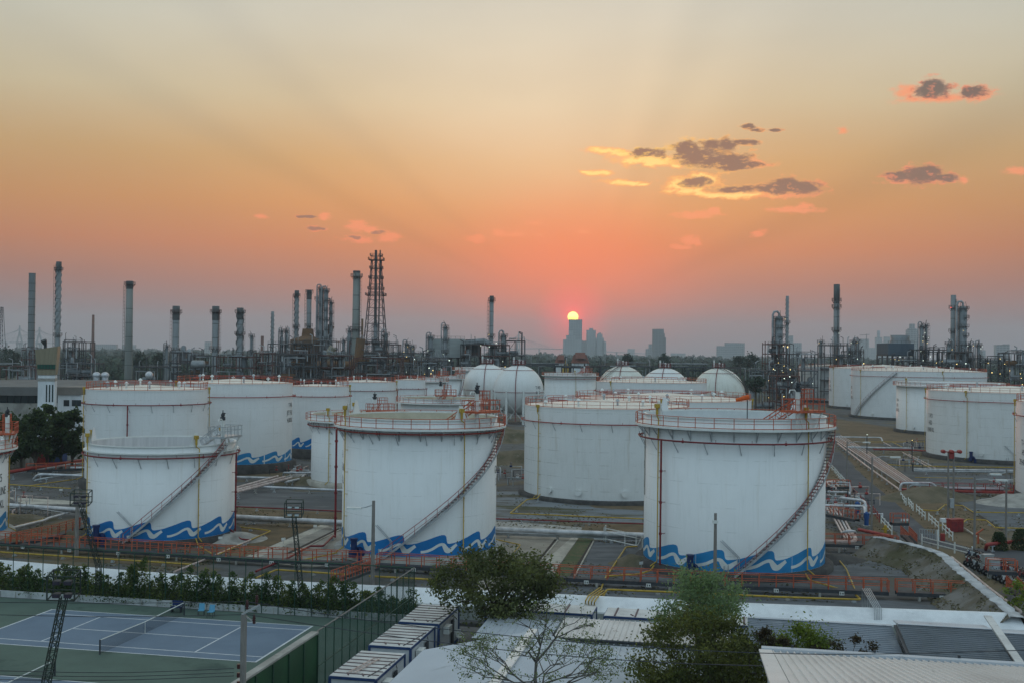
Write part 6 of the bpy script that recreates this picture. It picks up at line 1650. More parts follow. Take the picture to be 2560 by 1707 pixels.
# ------------------------------------------------------------------ skyline, bridges, woods, viewing tower
def facade(name, c1, c2, wx, wz):
    m = bpy.data.materials.new(name); m.use_nodes = True; nt = m.node_tree; N, Lk = nt.nodes, nt.links
    b = N['Principled BSDF']; b.inputs['Roughness'].default_value = .6
    tc = N.new('ShaderNodeTexCoord'); br = N.new('ShaderNodeTexBrick'); mp = N.new('ShaderNodeMapping'); mp.inputs['Rotation'].default_value = (radians(90), 0, 0)
    Lk.new(tc.outputs['Object'], mp.inputs[0]); Lk.new(mp.outputs[0], br.inputs['Vector'])
    br.offset = 0; br.inputs['Scale'].default_value = 1; br.inputs['Brick Width'].default_value = wx; br.inputs['Row Height'].default_value = wz; br.inputs['Mortar Size'].default_value = wz * .16
    br.inputs['Color1'].default_value = (*c2, 1); br.inputs['Color2'].default_value = (*[x * .8 for x in c2], 1); br.inputs['Mortar'].default_value = (*c1, 1)
    Lk.new(br.outputs['Color'], b.inputs['Base Color']); return m
F1 = facade('tower_facade_grey', (.30, .30, .30), (.12, .13, .15), 14, 9)
F2 = facade('tower_facade_pale', (.40, .40, .39), (.20, .21, .23), 9, 8)
F3 = facade('tower_facade_dark', (.16, .17, .18), (.07, .08, .09), 16, 7)
def tower(label, k, x0, ytop, x1, D, m, ybase=700, steps_=(), depth=.8, crown=None, group='far skyline towers', name='high_rise'):
    A, B = at(*cr(k, x0, ytop), D), at(*cr(k, x1, ytop), D); w = B.x - A.x; h = (A.z + B.z) / 2; cx = (A.x + B.x) / 2
    t = thing(name, label, 'building', (cx, A.y, 0), 0, group); d = w * depth
    MB().box((0, d / 2, h / 2), (w, d, h)).build('body', m, t)
    MB().box((0, d / 2, h + h * .008), (w * 1.02, d * 1.02, h * .016)).build('roof', CHIMD, t)
    for (sx0, sx1, sy) in steps_:
        a, b = at(*cr(k, sx0, sy), D), at(*cr(k, sx1, sy), D); ww = b.x - a.x
        MB().box(((a.x + b.x) / 2 - cx, d / 2, (a.z) / 2), (ww, d * .9, a.z)).build('wing', m, t)
    if crown: MB().box((0, d / 2, h + crown / 2), (w * .45, d * .45, crown)).build('crown', m, t)
    # floor bands and piers stand a little proud of the front
    q = MB(); nb = max(4, int(h / 14))
    for i in range(1, nb): q.box((0, -.9, h * i / nb), (w * .98, 1.6, h / nb * .22))
    q.build('floor_band', m, t)
    return t
tower('tall slab tower catching the sun just behind its roof', 'C', 527, 370, 645, 6500, F1, steps_=())
tower('stepped pale tower at the left foot of the sunlit slab', 'C', 500, 512, 585, 6300, F2, steps_=((472, 505, 545), (580, 640, 548)), crown=30)
tower('tower with flat crown right of the sunlit slab', 'C', 688, 465, 770, 6500, F2, crown=14)
tower('shouldered tower at the right end of the sun cluster', 'C', 782, 500, 832, 6400, F2, steps_=((770, 845, 530), (768, 866, 562)), crown=10)
tower('low linking block in the middle of the sun cluster', 'C', 625, 560, 690, 6600, F2)
tower('dark office tower with a pale name band, alone right of the sun', 'C', 1298, 455, 1395, 5200, F3, steps_=((1390, 1405, 490), (1395, 1416, 528)))
tower('low blocks at the left foot of the dark office tower', 'C', 1258, 590, 1300, 5400, F2, steps_=((1230, 1300, 630),))
tower('broad pale slab block with stepped left end', 'C', 1962, 580, 2138, 5000, F2, steps_=((1887, 1965, 605),), depth=.3)
tower('tiny hazy block between the sun cluster and the dark office tower', 'C', 1065, 632, 1128, 9000, F2)
tower('hazy low block left of the broad pale slab', 'C', 1460, 672, 1595, 7500, F2, depth=.2)
tower('hazy tower behind the swan-neck column, taller part', 'D', 190, 515, 232, 5200, F2, steps_=((200, 310, 575),))
tower('hazy tower with a crane on its roof', 'D', 850, 545, 928, 5600, F2)
tower('hazy pointed tower, left one of the twin peaks', 'D', 995, 530, 1048, 6500, F2, crown=40)
tower('hazy flat tower, right one of the twin peaks', 'D', 1075, 525, 1128, 6500, F2, steps_=((1050, 1130, 570), (930, 1060, 620)))
tower('rounded hazy tower behind the blue cooling box', 'D', 1290, 462, 1380, 5200, F1, steps_=((1303, 1368, 445),), crown=30)
tower('hazy slab near the right edge', 'D', 2096, 598, 2220, 4800, F1, steps_=((2172, 2220, 588),), depth=.4)
tower('small hazy block left of the slab near the right edge', 'D', 1958, 645, 2000, 5600, F2)
tower('hazy block above the trees right of the concrete chimney', 'A', 1880, 862, 1935, 5200, F2)
tower('low hazy block right of the brick-red chimney', 'A', 870, 885, 1070, 5200, F2, depth=.2)
tower('low hazy block behind the concrete chimney', 'A', 1120, 890, 1245, 5600, F2, depth=.2)
p = at(*cr('D', 905, 497), 5600); t = thing('tower_crane', 'tower crane on the hazy tower roof', 'crane', (p.x, p.y, 0)); MB().beam((0, 0, p.z - 70), (0, 0, p.z), 3).build('mast', DARK, t); MB().beam((-35, 0, p.z - 6), (14, 0, p.z - 2), 2.4).build('jib', DARK, t)
# cable-stayed bridges
def bridge(label, k, D, deck, pylons, sag=0):
    """deck: [(x, y)...]; pylons: [(x, ytop, half width at deck)]"""
    P = [at(*cr(k, x, y), D) for x, y in deck]; o0 = Vector((P[0].x, P[0].y, 0)); t = thing('cable_stayed_bridge', label, 'bridge', o0, 0, 'far cable-stayed bridges')
    Q = [p - o0 for p in P]; q = MB()
    for a, b in zip(Q, Q[1:]): q.beam(a, b, 26, 5)
    q.build('deck', F1, t)
    for a in Q[1:-1:1]: MB().box((a.x, a.y, a.z / 2), (10, 8, a.z)).build('pier', F1, t)
    for x, yt, hw in pylons:
        p = at(*cr(k, x, yt), D) - o0; dk = Q[0].lerp(Q[-1], (p.x - Q[0].x) / (Q[-1].x - Q[0].x)).z; s = D / F / CROPS[k][2]; w = hw * s
        q = MB()
        for sg in (-1, 1):
            q.beam((p.x + sg * w * .55, 0, 0), (p.x + sg * w, 0, dk), 9); q.beam((p.x + sg * w, 0, dk), (p.x + sg * 2.5, 0, p.z * .72), 8)
        q.beam((p.x, 0, p.z * .68), (p.x, 0, p.z), 8); q.beam((p.x - w, 0, dk), (p.x + w, 0, dk), 8); q.build('pylon', F1, t)
        q = MB()
        for sg in (-1, 1):
            for i in range(1, 9):
                q.beam((p.x, 0, p.z * (.97 - .022 * i)), (p.x + sg * (25 + i * 36), 0, dk), .9)
        q.build('cable_fan', F1, t)
bridge('hazy cable-stayed bridge left of the sun with one slim pylon in view', 'C', 8200, [(-260, 640), (-100, 634), (60, 630), (250, 628), (480, 636), (700, 648), (960, 662), (1240, 676)], [(62, 478, 13)])
bridge('hazy cable-stayed bridge with two pylons near the left edge', 'A', 7000, [(-60, 876), (60, 868), (182, 866), (365, 870), (560, 880)], [(182, 715, 26), (363, 728, 26)])

# woods
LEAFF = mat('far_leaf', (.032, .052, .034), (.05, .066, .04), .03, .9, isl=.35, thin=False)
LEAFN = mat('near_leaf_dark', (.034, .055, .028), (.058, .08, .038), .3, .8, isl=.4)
BARK = mat('bark', (.10, .08, .06), (.06, .05, .04), 2, .9)
def belt(name, y0, y1, xs, n, hmin, hmax, seed, sz, per):
    rng = random.Random(seed); mb = MB()
    for i in range(n):
        y = rng.uniform(y0, y1); x = rng.uniform(xs[0], xs[1]) * y / F
        h = rng.uniform(hmin, hmax) * (.75 + .5 * mnoise.noise(Vector((x * .006, y * .006, seed)))); w = h * rng.uniform(.45, .8)
        for j in range(per):
            a, b_ = rng.uniform(0, 2 * pi), rng.random() ** .5; zz = rng.uniform(.05, 1.0); rr = w * b_ * sqrt(max(.1, 1 - (zz * 1.15 - .3) ** 2))
            mb.leaf(Vector((x + rr * cos(a), y + rr * sin(a) * .8, h * zz)), sz * rng.uniform(.6, 1.4), rng, .5)
        mb.lathe([(w * .5, .2), (w * .72, h * .35), (w * .6, h * .65), (w * .25, h * .86)], 6, (x, y, 0))
    o = mb.build(name, LEAFF); tag(o, kind='stuff'); return o
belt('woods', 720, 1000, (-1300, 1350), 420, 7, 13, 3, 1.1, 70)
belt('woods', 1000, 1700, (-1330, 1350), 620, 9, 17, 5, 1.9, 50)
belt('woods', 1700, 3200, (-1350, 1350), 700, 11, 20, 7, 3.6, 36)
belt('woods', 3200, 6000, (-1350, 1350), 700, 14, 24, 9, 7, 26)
def tree(label, c, h, crown, nleaf, size, m, seed, trunk=.3, clumps=16, spread=.4, group=None, branches=9, lean=(0, 0), name='tree', bark=None, shell=.35):
    """crown: (rx, ry, rz, zc)"""
    rng = random.Random(seed); t = thing(name, label, 'tree', (c.x, c.y, 0), 0, group); rx, ry, rz_, zc = crown
    mb = MB(); fol = MB()
    cs = fol.leaves((lean[0], lean[1], zc), (rx, ry, rz_), nleaf, size, clumps, spread, rng=rng, shell=shell)
    top = Vector((lean[0], lean[1], zc)); fork = Vector((lean[0] * .4, lean[1] * .4, max(.8, zc - rz_ * 1.0)))
    mb.cyl((0, 0, -.1), fork, trunk, trunk * .7, n=10)
    for k_, w in cs[:branches]:
        e = top + k_ * .95; mid = fork.lerp(e, .45) + Vector((rng.uniform(-.3, .3), rng.uniform(-.3, .3), rz_ * .12))
        mb.cyl(fork, mid, trunk * .42, trunk * .25, n=6, cap=False); mb.cyl(mid, e, trunk * .25, trunk * .06, n=5, cap=False)
        for j in range(2):
            e2 = e + Vector((rng.gauss(0, 1), rng.gauss(0, 1), rng.gauss(.2, .6))) * min(rx, rz_) * .35; mb.cyl(mid.lerp(e, .6), e2, trunk * .12, .01, n=4, cap=False)
    mb.build('trunk', bark or BARK, t); fol.build('crown', m, t); return t
# trees standing out of the woods
for i, (k, x, y, D, w, lab) in enumerate([('A', 1295, 960, 760, 75, 'dark rounded tree right of the concrete chimney'), ('A', 1470, 962, 780, 60, 'dark tree left of the left stubby stack'), ('A', 100, 915, 800, 90, 'dark tree mass at the far left behind the ribbed stack'), ('C', 1400, 680, 900, 50, 'dark tree under the dark office tower'), ('C', 2190, 672, 880, 60, 'tall dark tree right of the broad slab'), ('C', 2090, 690, 900, 60, 'lower dark tree right of the broad slab'), ('C', 1060, 678, 950, 60, 'tree clump between sun cluster and office tower'), ('C', 2240, 880, 420, 75, 'dark tree before the white-railed rack')]):
    p = at(*cr(k, x, y), D); s = D / F / 3.675; r = w * s; tree(lab, Vector((p.x, p.y, 0)), p.z, (r, r, min(r, p.z * .45), p.z - min(r, p.z * .45)), 900, .9 if D > 500 else .5, LEAFF, 60 + i, .5, group='trees standing out of the woods')
# temple roofs
TEMPLE = mat('temple_tile', (.20, .075, .05), (.15, .06, .045), .3, .8)
for lab, x0, x1, yt, yb, D in (('large red-brown temple roof under the sun', 545, 705, 682, 760, 820), ('smaller red-brown temple roof left of the large one', 395, 500, 705, 760, 840)):
    A, B = at(*cr('C', x0, yb), D), at(*cr('C', x1, yb), D); zt = at(*cr('C', x0, yt), D).z; zb = A.z; w = B.x - A.x
    t = thing('temple_hall', lab, 'temple', ((A.x + B.x) / 2, A.y, 0), 0, 'temple halls'); 
    q = MB(); a = w / 2
    q.add([(-a, -7, zb), (a, -7, zb), (a, 7, zb), (-a, 7, zb), (-a * .72, 0, zt), (a * .72, 0, zt)], [(0, 1, 5, 4), (1, 2, 5), (2, 3, 4, 5), (3, 0, 4)])
    q.add([(-a * .6, -7.2, zb + (zt - zb) * .55), (a * .6, -7.2, zb + (zt - zb) * .55), (a * .55, 0, zt + 1.5), (-a * .55, 0, zt + 1.5), (a * .6, 7.2, zb + (zt - zb) * .55), (-a * .6, 7.2, zb + (zt - zb) * .55)], [(0, 1, 2, 3), (2, 4, 5, 3)])
    q.build('roof', TEMPLE, t); MB().box((0, 0, zb / 2), (w * .9, 12, zb)).build('wall', WHITEWALL, t)
p = at(*cr('C', 497, 730), 830); t = thing('chedi', 'small gilded spire between the temple roofs', 'spire', (p.x, p.y, 0)); MB().lathe([(3.2, 0), (3.0, p.z - 8), (1.6, p.z - 4), (.5, p.z - 1.5), (.05, p.z + .5)], 16).build('spire', YELLOW, t)

# ------------------------------------------------------------------ viewing tower and its curved hall
BEIGE = mat('tower_beige', (.30, .26, .18), (.26, .225, .155), .6, .75, stretch=(6, 6, .15), lo=.45, hi=.55)
D = 262
def vz(y, x=440): return at(*cr('A', x, y), D).z
p = at(*cr('A', 437, 1200), D); s = D / F / 3.675
t = thing('viewing_tower', 'white viewing tower with flaring beige head and green window strip', 'tower', (p.x, p.y, 0), .25)
hw = 92 * s * .78
sh = MB(); sh.box((0, 0, vz(1165) / 2), (2 * hw, 2 * hw, vz(1165))); shaft = sh.build('shaft', WHITEWALL, t)
for yy in (1235, 1305, 1435):
    for xx in (-.0, .36, .72): MB().box((hw * (xx + .05), -hw - .02, vz(yy + (50 if yy != 1435 else 40))), (hw * .16, .1, (105 if yy == 1305 else 70) * s)).build('slit_window', GLASS, shaft)
MB().box((0, 0, vz(1205)), (2 * hw * 1.05, 2 * hw * 1.05, .7)).build('ledge', CONC, t)
hd = MB(); z0, z1, z2 = vz(1160), vz(935), vz(900); a, b = hw * 1.08, hw * 1.34
hd.add([(-a, -a, z0), (a, -a, z0), (a, a, z0), (-a, a, z0), (-b, -b, z1), (b, -b, z2), (b, b, z2), (-b, b, z1)], [(0, 3, 2, 1), (0, 1, 5, 4), (1, 2, 6, 5), (2, 3, 7, 6), (3, 0, 4, 7), (4, 5, 6, 7)]); head = hd.build('head', BEIGE, t)
for i in range(6):
    x = (-.82 + i * .33) * a * 1.02; zc = (vz(1068) + vz(1105)) / 2; MB().box((x, -a * 1.075, zc), (a * .24, .5, (vz(1068) - vz(1105)))).build('window', mat('green_glass', (.02, .09, .06), rough=.15) if 'green_glass' not in MATS else MATS['green_glass'], head)
MB().box((0, -a * 1.06, zc), (a * 1.98, .3, (vz(1068) - vz(1105)) * 1.1)).build('window_strip', GLASS, head)
MB().cyl((-.6, 0, z1), (-.6, 0, z1 + 1.2), .35, n=10).cyl((-.6, -.2, z1 + 1.2), (-.9, -.6, z1 + 2.2), .4, .7, n=12).build('horn_speaker', DARK, t)
p = at(*cr('A', 130, 1400), 275); t = thing('curved_hall', 'grey curved hall with a dark ribbon of windows left of the viewing tower', 'building', (p.x, p.y + 30, 0)); s = 275 / F / 3.675
Rr = 34; dz = lambda y: at(*cr('A', 130, y), 275).z
for nm_, y0, y1, rr, m_ in (('base', 1540, 1415, Rr - 1.2, CONC), ('window_ribbon', 1415, 1345, Rr - 1.8, GLASS), ('fascia', 1345, 1268, Rr, mat('hall_fascia', (.17, .165, .16), (.14, .135, .13), .4, .7))):
    MB().lathe([(rr, dz(y0) if nm_ != 'base' else 0), (rr + (1.0 if nm_ == 'base' else 0), dz(y1))], 64).build(nm_, m_, t)
MB().lathe([(Rr, dz(1268)), (.1, dz(1255))], 64).build('roof', mat('hall_roof', (.16, .16, .155), (.12, .12, .12), .2, .8), t)
q = MB()
for i in range(40): a = -1 + 2 * i / 39; q.beam(((Rr - 1.7) * sin(a), -(Rr - 1.7) * cos(a), dz(1415)), ((Rr - 1.7) * sin(a), -(Rr - 1.7) * cos(a), dz(1345)), .2)
q.build('mullion', DARK, t)
A, B = at(*cr('A', 528, 1480), 268), at(*cr('A', 748, 1480), 268); t = thing('office_wing', 'low white office wing with two dark windows right of the viewing tower', 'building', ((A.x + B.x) / 2, A.y + 6, 0)); w = B.x - A.x; zr = at(*cr('A', 640, 1345), 268).z; zf = at(*cr('A', 640, 1275), 268).z
MB().box((0, 0, zr / 2), (w, 12, zr)).build('wall', WHITEWALL, t); MB().box((0, -.3, (zr + zf) / 2), (w * 1.01, 12.4, zf - zr)).build('fascia', mat('fascia_taupe', (.24, .215, .19), (.2, .18, .16), .5, .75), t)
for x0, x1 in ((588, 636), (664, 745)):
    a, b = at(*cr('A', x0, 1420), 268), at(*cr('A', x1, 1420), 268); c = (A.x + B.x) / 2; hh = 56 * 268 / F / 3.675; wn = MB(); wn.box(((a.x + b.x) / 2 - c, -6.03, a.z), (b.x - a.x, .12, hh)); f = wn.build('window', GLASS, t); q = MB()
    for i in range(7): q.box((a.x - c + (b.x - a.x) * i / 6, -6.12, a.z), (.08, .08, hh))
    q.build('frame', DARK, f)
for lab, x0, x1, y, D in (('long dark shed roof behind the curved hall', -40, 340, 1212, 330), ('long dark shed roof right of the viewing tower', 530, 760, 1222, 330)):
    A, B = at(*cr('A', x0, y), D), at(*cr('A', x1, y), D); t = thing('shed', lab, 'building', ((A.x + B.x) / 2, A.y + 10, 0), 0, 'long dark sheds'); w = B.x - A.x; z = (A.z + B.z) / 2
    q = MB(); q.add([(-w / 2, -10, z - 3), (w / 2, -10, z - 3), (w / 2, 0, z), (-w / 2, 0, z), (w / 2, 10, z - 3), (-w / 2, 10, z - 3)], [(0, 1, 2, 3), (3, 2, 4, 5)]); q.build('roof', mat('shed_roof', (.09, .09, .09), (.13, .12, .11), .3, .85) if 'shed_roof' not in MATS else MATS['shed_roof'], t); MB().box((0, 0, (z - 3.1) / 2), (w * .98, 19, z - 3.1)).build('wall', DARK, t)
# dark trees and stained wall between hall and tanks
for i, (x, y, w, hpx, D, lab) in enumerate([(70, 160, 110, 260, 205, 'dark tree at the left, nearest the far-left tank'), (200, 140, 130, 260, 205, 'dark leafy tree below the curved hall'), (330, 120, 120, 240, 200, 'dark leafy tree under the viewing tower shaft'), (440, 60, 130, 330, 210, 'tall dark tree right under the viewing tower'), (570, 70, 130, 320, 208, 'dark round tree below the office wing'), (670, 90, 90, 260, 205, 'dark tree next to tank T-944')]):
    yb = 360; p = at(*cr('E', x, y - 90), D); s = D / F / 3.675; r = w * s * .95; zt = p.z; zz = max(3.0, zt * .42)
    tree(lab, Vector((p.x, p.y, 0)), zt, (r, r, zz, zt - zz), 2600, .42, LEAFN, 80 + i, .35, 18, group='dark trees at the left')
pts = [cg('V', x, y, 3.0) for x, y in ((60, 820), (200, 800), (380, 775), (640, 745))]
wall_line('stained_wall', 'streaked concrete boundary wall under the dark trees at the left', pts, 3.0, .3, mat('stained_wall_paint', (.42, .42, .40), (.2, .2, .18), .4, .9, lo=.42, hi=.6, stretch=(1.5, 1.5, .3), detail=8))
patch('path', crs('V', (60, 900), (300, 868), (300, 890), (60, 935)), .03, CONC)
for i, (x, y) in enumerate(((90, 330), (190, 325), (300, 330), (420, 335), (560, 320))):
    p = cg('E', x, y + 40); b = thing('shrub', 'untidy shrub against the stained wall, %s from the left' % ('first', 'second', 'third', 'fourth', 'fifth')[i], 'shrub', p, 0, 'shrubs at the stained wall'); f = MB(); f.leaves((0, 0, 1.3), (2.6, 1.2, 1.3), 500, .28, 8, rng=random.Random(i)); f.build('foliage', LEAFN, b)
# ------------------------------------------------------------------ tennis courts and foreground buildings (court axes u, v)
X0c, Y0c, TH = -41.57, 86.05, -.2013
EU, EV = Vector((cos(TH), sin(TH), 0)), Vector((-sin(TH), cos(TH), 0))
def UV(u, v, z=0.0): return Vector((X0c, Y0c, z)) + EU * u + EV * v
def to_uv(p):
    d = p - Vector((X0c, Y0c, 0)); return d.dot(EU), d.dot(EV)
def uthing(name, label, cat, u, v, group=None, z=0.0): return thing(name, label, cat, UV(u, v, z), TH, group)
def upatch(name, u0, v0, u1, v1, z, m, th=.3):
    o = MB().box(((u1 - u0) / 2, (v1 - v0) / 2, -th / 2), (u1 - u0, v1 - v0, th)).build(name, m, loc=UV(u0, v0, z), rz=TH); return tag(o, kind='structure')
CGREEN = mat('court_green', (.095, .145, .118), (.08, .12, .098), .25, .85, detail=8, c3=(.05, .085, .07), s3=.16, lo3=.56, hi3=.68)
CBLUE = mat('court_blue', (.155, .21, .28), (.13, .18, .245), .22, .8, detail=8, c3=(.07, .11, .17), s3=.2, lo3=.6, hi3=.7)
LINE = mat('court_line', (.68, .70, .72), (.55, .57, .6), 1.5, .8)
APRON = mat('yard_concrete', (.13, .125, .12), (.08, .078, .075), .3, .9, detail=8, c3=(.05, .05, .048), s3=.5, lo3=.55, hi3=.7)
upatch('yard', -14, -34, 110, 14.1, -.03, APRON)
upatch('court_apron', -14, -34, 31.3, 14.1, .0, CGREEN)
L_, Wd = 23.77, 10.97
def court(v0, tagname):
    upatch('court_surface', -.05, v0 - .05, L_ + .05, v0 + Wd + .05, .006, CBLUE)
    lw = .065; ln = []
    for v in (0, 1.372, Wd - 1.372, Wd): ln.append((0, v - lw, L_, v + lw))
    for u in (0, L_): ln.append((u - lw * 1.3, -lw, u + lw * 1.3, Wd + lw))
    for u in (L_ / 2 - 6.4, L_ / 2 + 6.4): ln.append((u - lw, 1.372, u + lw, Wd - 1.372))
    ln.append((L_ / 2 - 6.4, Wd / 2 - lw, L_ / 2 + 6.4, Wd / 2 + lw))
    mb = MB()
    for i, (a, b, c, d) in enumerate(ln): z = .001 * (i >= 4) + .001 * (i >= 6); mb.add([(a, b, z), (c, b, z), (c, d, z), (a, d, z)], [(0, 1, 2, 3)])
    tag(mb.build('court_lines', LINE, loc=UV(0, v0, .011), rz=TH), kind='structure')
court(0, 'a'); court(-7.35 - Wd, 'b')
def netmat(name, c, alpha):
    m = bpy.data.materials.new(name); m.use_nodes = True; nt = m.node_tree; b = nt.nodes['Principled BSDF']; b.inputs['Base Color'].default_value = (*c, 1); b.inputs['Roughness'].default_value = .8
    b.inputs['Alpha'].default_value = alpha; return m
NETD = netmat('net_dark', (.02, .025, .03), .35); NETG = netmat('net_green', (.012, .06, .042), .42); NETF = netmat('net_faint', (.012, .045, .03), .10)
def tnet(label, v0):
    t = uthing('tennis_net', label, 'tennis net', L_ / 2, v0, 'tennis nets')
    for v in (-.914, Wd + .914): MB().cyl((0, v, 0), (0, v, 1.1), .06, n=10).build('post', DARK, t)
    n = MB(); k = 16; pr = [(-.9 + (Wd + 1.8) * i / k) for i in range(k + 1)]; hz_ = lambda v: 1.07 - .14 * (1 - abs(v - Wd / 2) / (Wd / 2 + .9))
    for a, b in zip(pr, pr[1:]): n.add([(0, a, .03), (0, b, .03), (0, b, hz_(b)), (0, a, hz_(a))], [(0, 1, 2, 3)])
    n.build('netting', NETD, t); c = MB()
    for a, b in zip(pr, pr[1:]): c.beam((0, a, hz_(a)), (0, b, hz_(b)), .05, .06)
    c.build('net_band', WAVEW, t); MB().box((0, Wd / 2, .46), (.03, .05, .92)).build('centre_strap', WAVEW, t)
tnet('dark tennis net with white band on the blue court by the hedge', 0); tnet('tennis net of the second court cut by the lower photo edge', -7.35 - Wd)
# blue chairs by the wall
CHB = mat('chair_blue', (.10, .32, .48), rough=.5)
def plastic_chair(label, p, rz, m_, group, arms=False):
    t = thing('plastic_chair', label, 'chair', p, rz, group)
    MB().box((0, 0, .44), (.5, .48, .05)).build('seat', m_, t)
    b = MB(); b.add([(-.25, .2, .46), (.25, .2, .46), (.23, .36, .95), (-.23, .36, .95), (-.25, .24, .46), (.25, .24, .46), (.23, .4, .95), (-.23, .4, .95)], [(0, 1, 2, 3), (5, 4, 7, 6), (3, 2, 6, 7), (0, 3, 7, 4), (1, 5, 6, 2)]); b.build('backrest', m_, t)
    for x in (-.22, .22):
        for y in (-.2, .2): MB().cyl((x, y, .44), (x * 1.15, y * 1.2, 0), .025, n=6).build('leg', m_ if arms else DARK, t)
        if arms: MB().beam((x, .22, .7), (x * 1.1, -.22, .66), .05).build('armrest', m_, t)
plastic_chair('light blue chair against the low court wall, left one of two', cg('I', 1848, 725), .1, CHB, 'blue court chairs'); plastic_chair('light blue chair against the low court wall, right one of two', cg('I', 1937, 738), -.1, CHB, 'blue court chairs')
p = cg('I', 1622, 695); t = thing('umpire_bench', 'dark blue bench at the net post by the low wall', 'bench', p, TH); MB().box((0, 0, .45), (1.0, .45, .06)).build('seat', DBLUE, t); MB().box((0, .22, .75), (1.0, .05, .4)).build('backrest', DBLUE, t)
for x in (-.42, .42): MB().box((x, 0, .22), (.06, .4, .44)).build('leg', DARK, t)
# low wall, fences, hedge
LOWW = mat('low_wall', (.56, .57, .57), (.40, .41, .41), .6, .85, c3=(.16, .17, .16), s3=.9, lo3=.56, hi3=.7, detail=8)
t = uthing('court_wall', 'low weathered white wall along the far side of the tennis court', 'wall', -14, 14.25); mb = MB(); mb.box((22.75, .12, .28), (45.5, .24, .56)); mb.build('wall', LOWW, t); q = MB()
for i in range(30): q.box((i * 1.55 + .4, -.02, .27), (.05, .06, .5))
q.build('pier', CONC, t)
def court_fence(label, u0, v0, u1, v1, h, net, midrails, step=1.47, net0=.1, group='tall green court fences'):
    A, B = UV(u0, v0), UV(u1, v1); t = thing('court_fence', label, 'fence', A, 0, group); d = B - A; n = int(d.length / step)
    pm = MB().cyl((0, 0, 0), (0, 0, h), .04, n=6)
    o0 = pm.build('post', GREEN, t)
    for i in range(1, n + 1):
        o = o0.copy(); C.objects.link(o); o.parent = t; o.location = d * (i / n)
    for z in (h,) + midrails:
        MB().cyl(Vector((0, 0, z)), d + Vector((0, 0, z)), .05 if z == h else .035, n=6).build('rail', GREEN if z < h or net is NETF else POLE, t)
    MB().add([(0, 0, net0), (d.x, d.y, net0), (d.x, d.y, h), (0, 0, h)], [(0, 1, 2, 3)]).build('netting', net, t); return t
court_fence('tall green post fence behind the hedge along the far court side', -14, 14.75, 31.5, 14.0, 4.6, NETF, ())
court_fence('tall green netted fence between tennis court and white cabins', 31.5, 14.0, 31.5, -7.9, 4.6, NETG, (2.3,))
GPAN = mat('green_board', (.022, .085, .035), (.018, .065, .03), .5, .6)
t = uthing('practice_wall', 'solid green board wall with grey cap at the near corner of the court', 'wall', 31.5, -30)
MB().box((0, 11, 2.25), (.16, 22, 4.5)).build('board', GPAN, t); MB().box((-.1, 11, 4.55), (.5, 22.1, .12)).build('cap', CONC, t)
pm = MB().box((.12, 0, 2.2), (.1, .1, 4.4)); o0 = pm.build('rib', GREEN, t)
for i in range(1, 10):
    o = o0.copy(); C.objects.link(o); o.parent = t; o.location = (0, 22 - i * 2.35, 0)
o0.location = (0, 21.95, 0)
HEDGE = mat('hedge_leaf', (.055, .088, .03), (.13, .15, .042), .55, .8, isl=.45, lo=.45, hi=.62)
rng = random.Random(9); t = uthing('hedge', 'untidy tall hedge standing along the far side of the tennis court', 'hedge', -14, 15.1); f = MB(); st = MB()
for i in range(150):
    u = 45.3 * (i + rng.random()) / 150; v = rng.uniform(-.35, .35); h = 1.9 + 1.0 * mnoise.noise(Vector((u * .33, 1, 2))) + rng.uniform(-.2, .75) * (1 if rng.random() < .6 else 1.7)
    if u > 40: h *= .8
    h = max(1.4, h); lx, ly = rng.gauss(0, .14), rng.gauss(0, .1)
    st.cyl((u, v, 0), (u + lx * h, v + ly * h, h), .03, .008, n=4, cap=False)
    for j in range(int(250 * h / 2.4)):
        z = h * rng.random() ** .95 if rng.random() < .9 else h * rng.uniform(.9, 1.06); w = .46 * max(.02, 1.05 - z / h) ** .7 + .08
        f.leaf(Vector((u + lx * z + rng.gauss(0, w), v + ly * z + rng.gauss(0, w * .8), .15 + z)), rng.uniform(.07, .17), rng)
f.build('foliage', HEDGE, t); st.build('stem', BARK, t)
# ivy tumbling over the low wall
for i, (u, nme) in enumerate(((3.5, 'left of the leaning near mast'), (12, 'behind the far end of the net'), (24, 'behind the court corner'))):
    iv = uthing('creeper', 'dark creeper hanging over the low court wall, ' + nme, 'creeper', u, 14.2, 'creepers on the low wall'); q = MB()
    for j in range(260): q.leaf(Vector((rng.gauss(0, 1.3), rng.uniform(-.12, .1), rng.uniform(.15, .75))), .08, rng)
    q.build('foliage', LEAFN, iv)
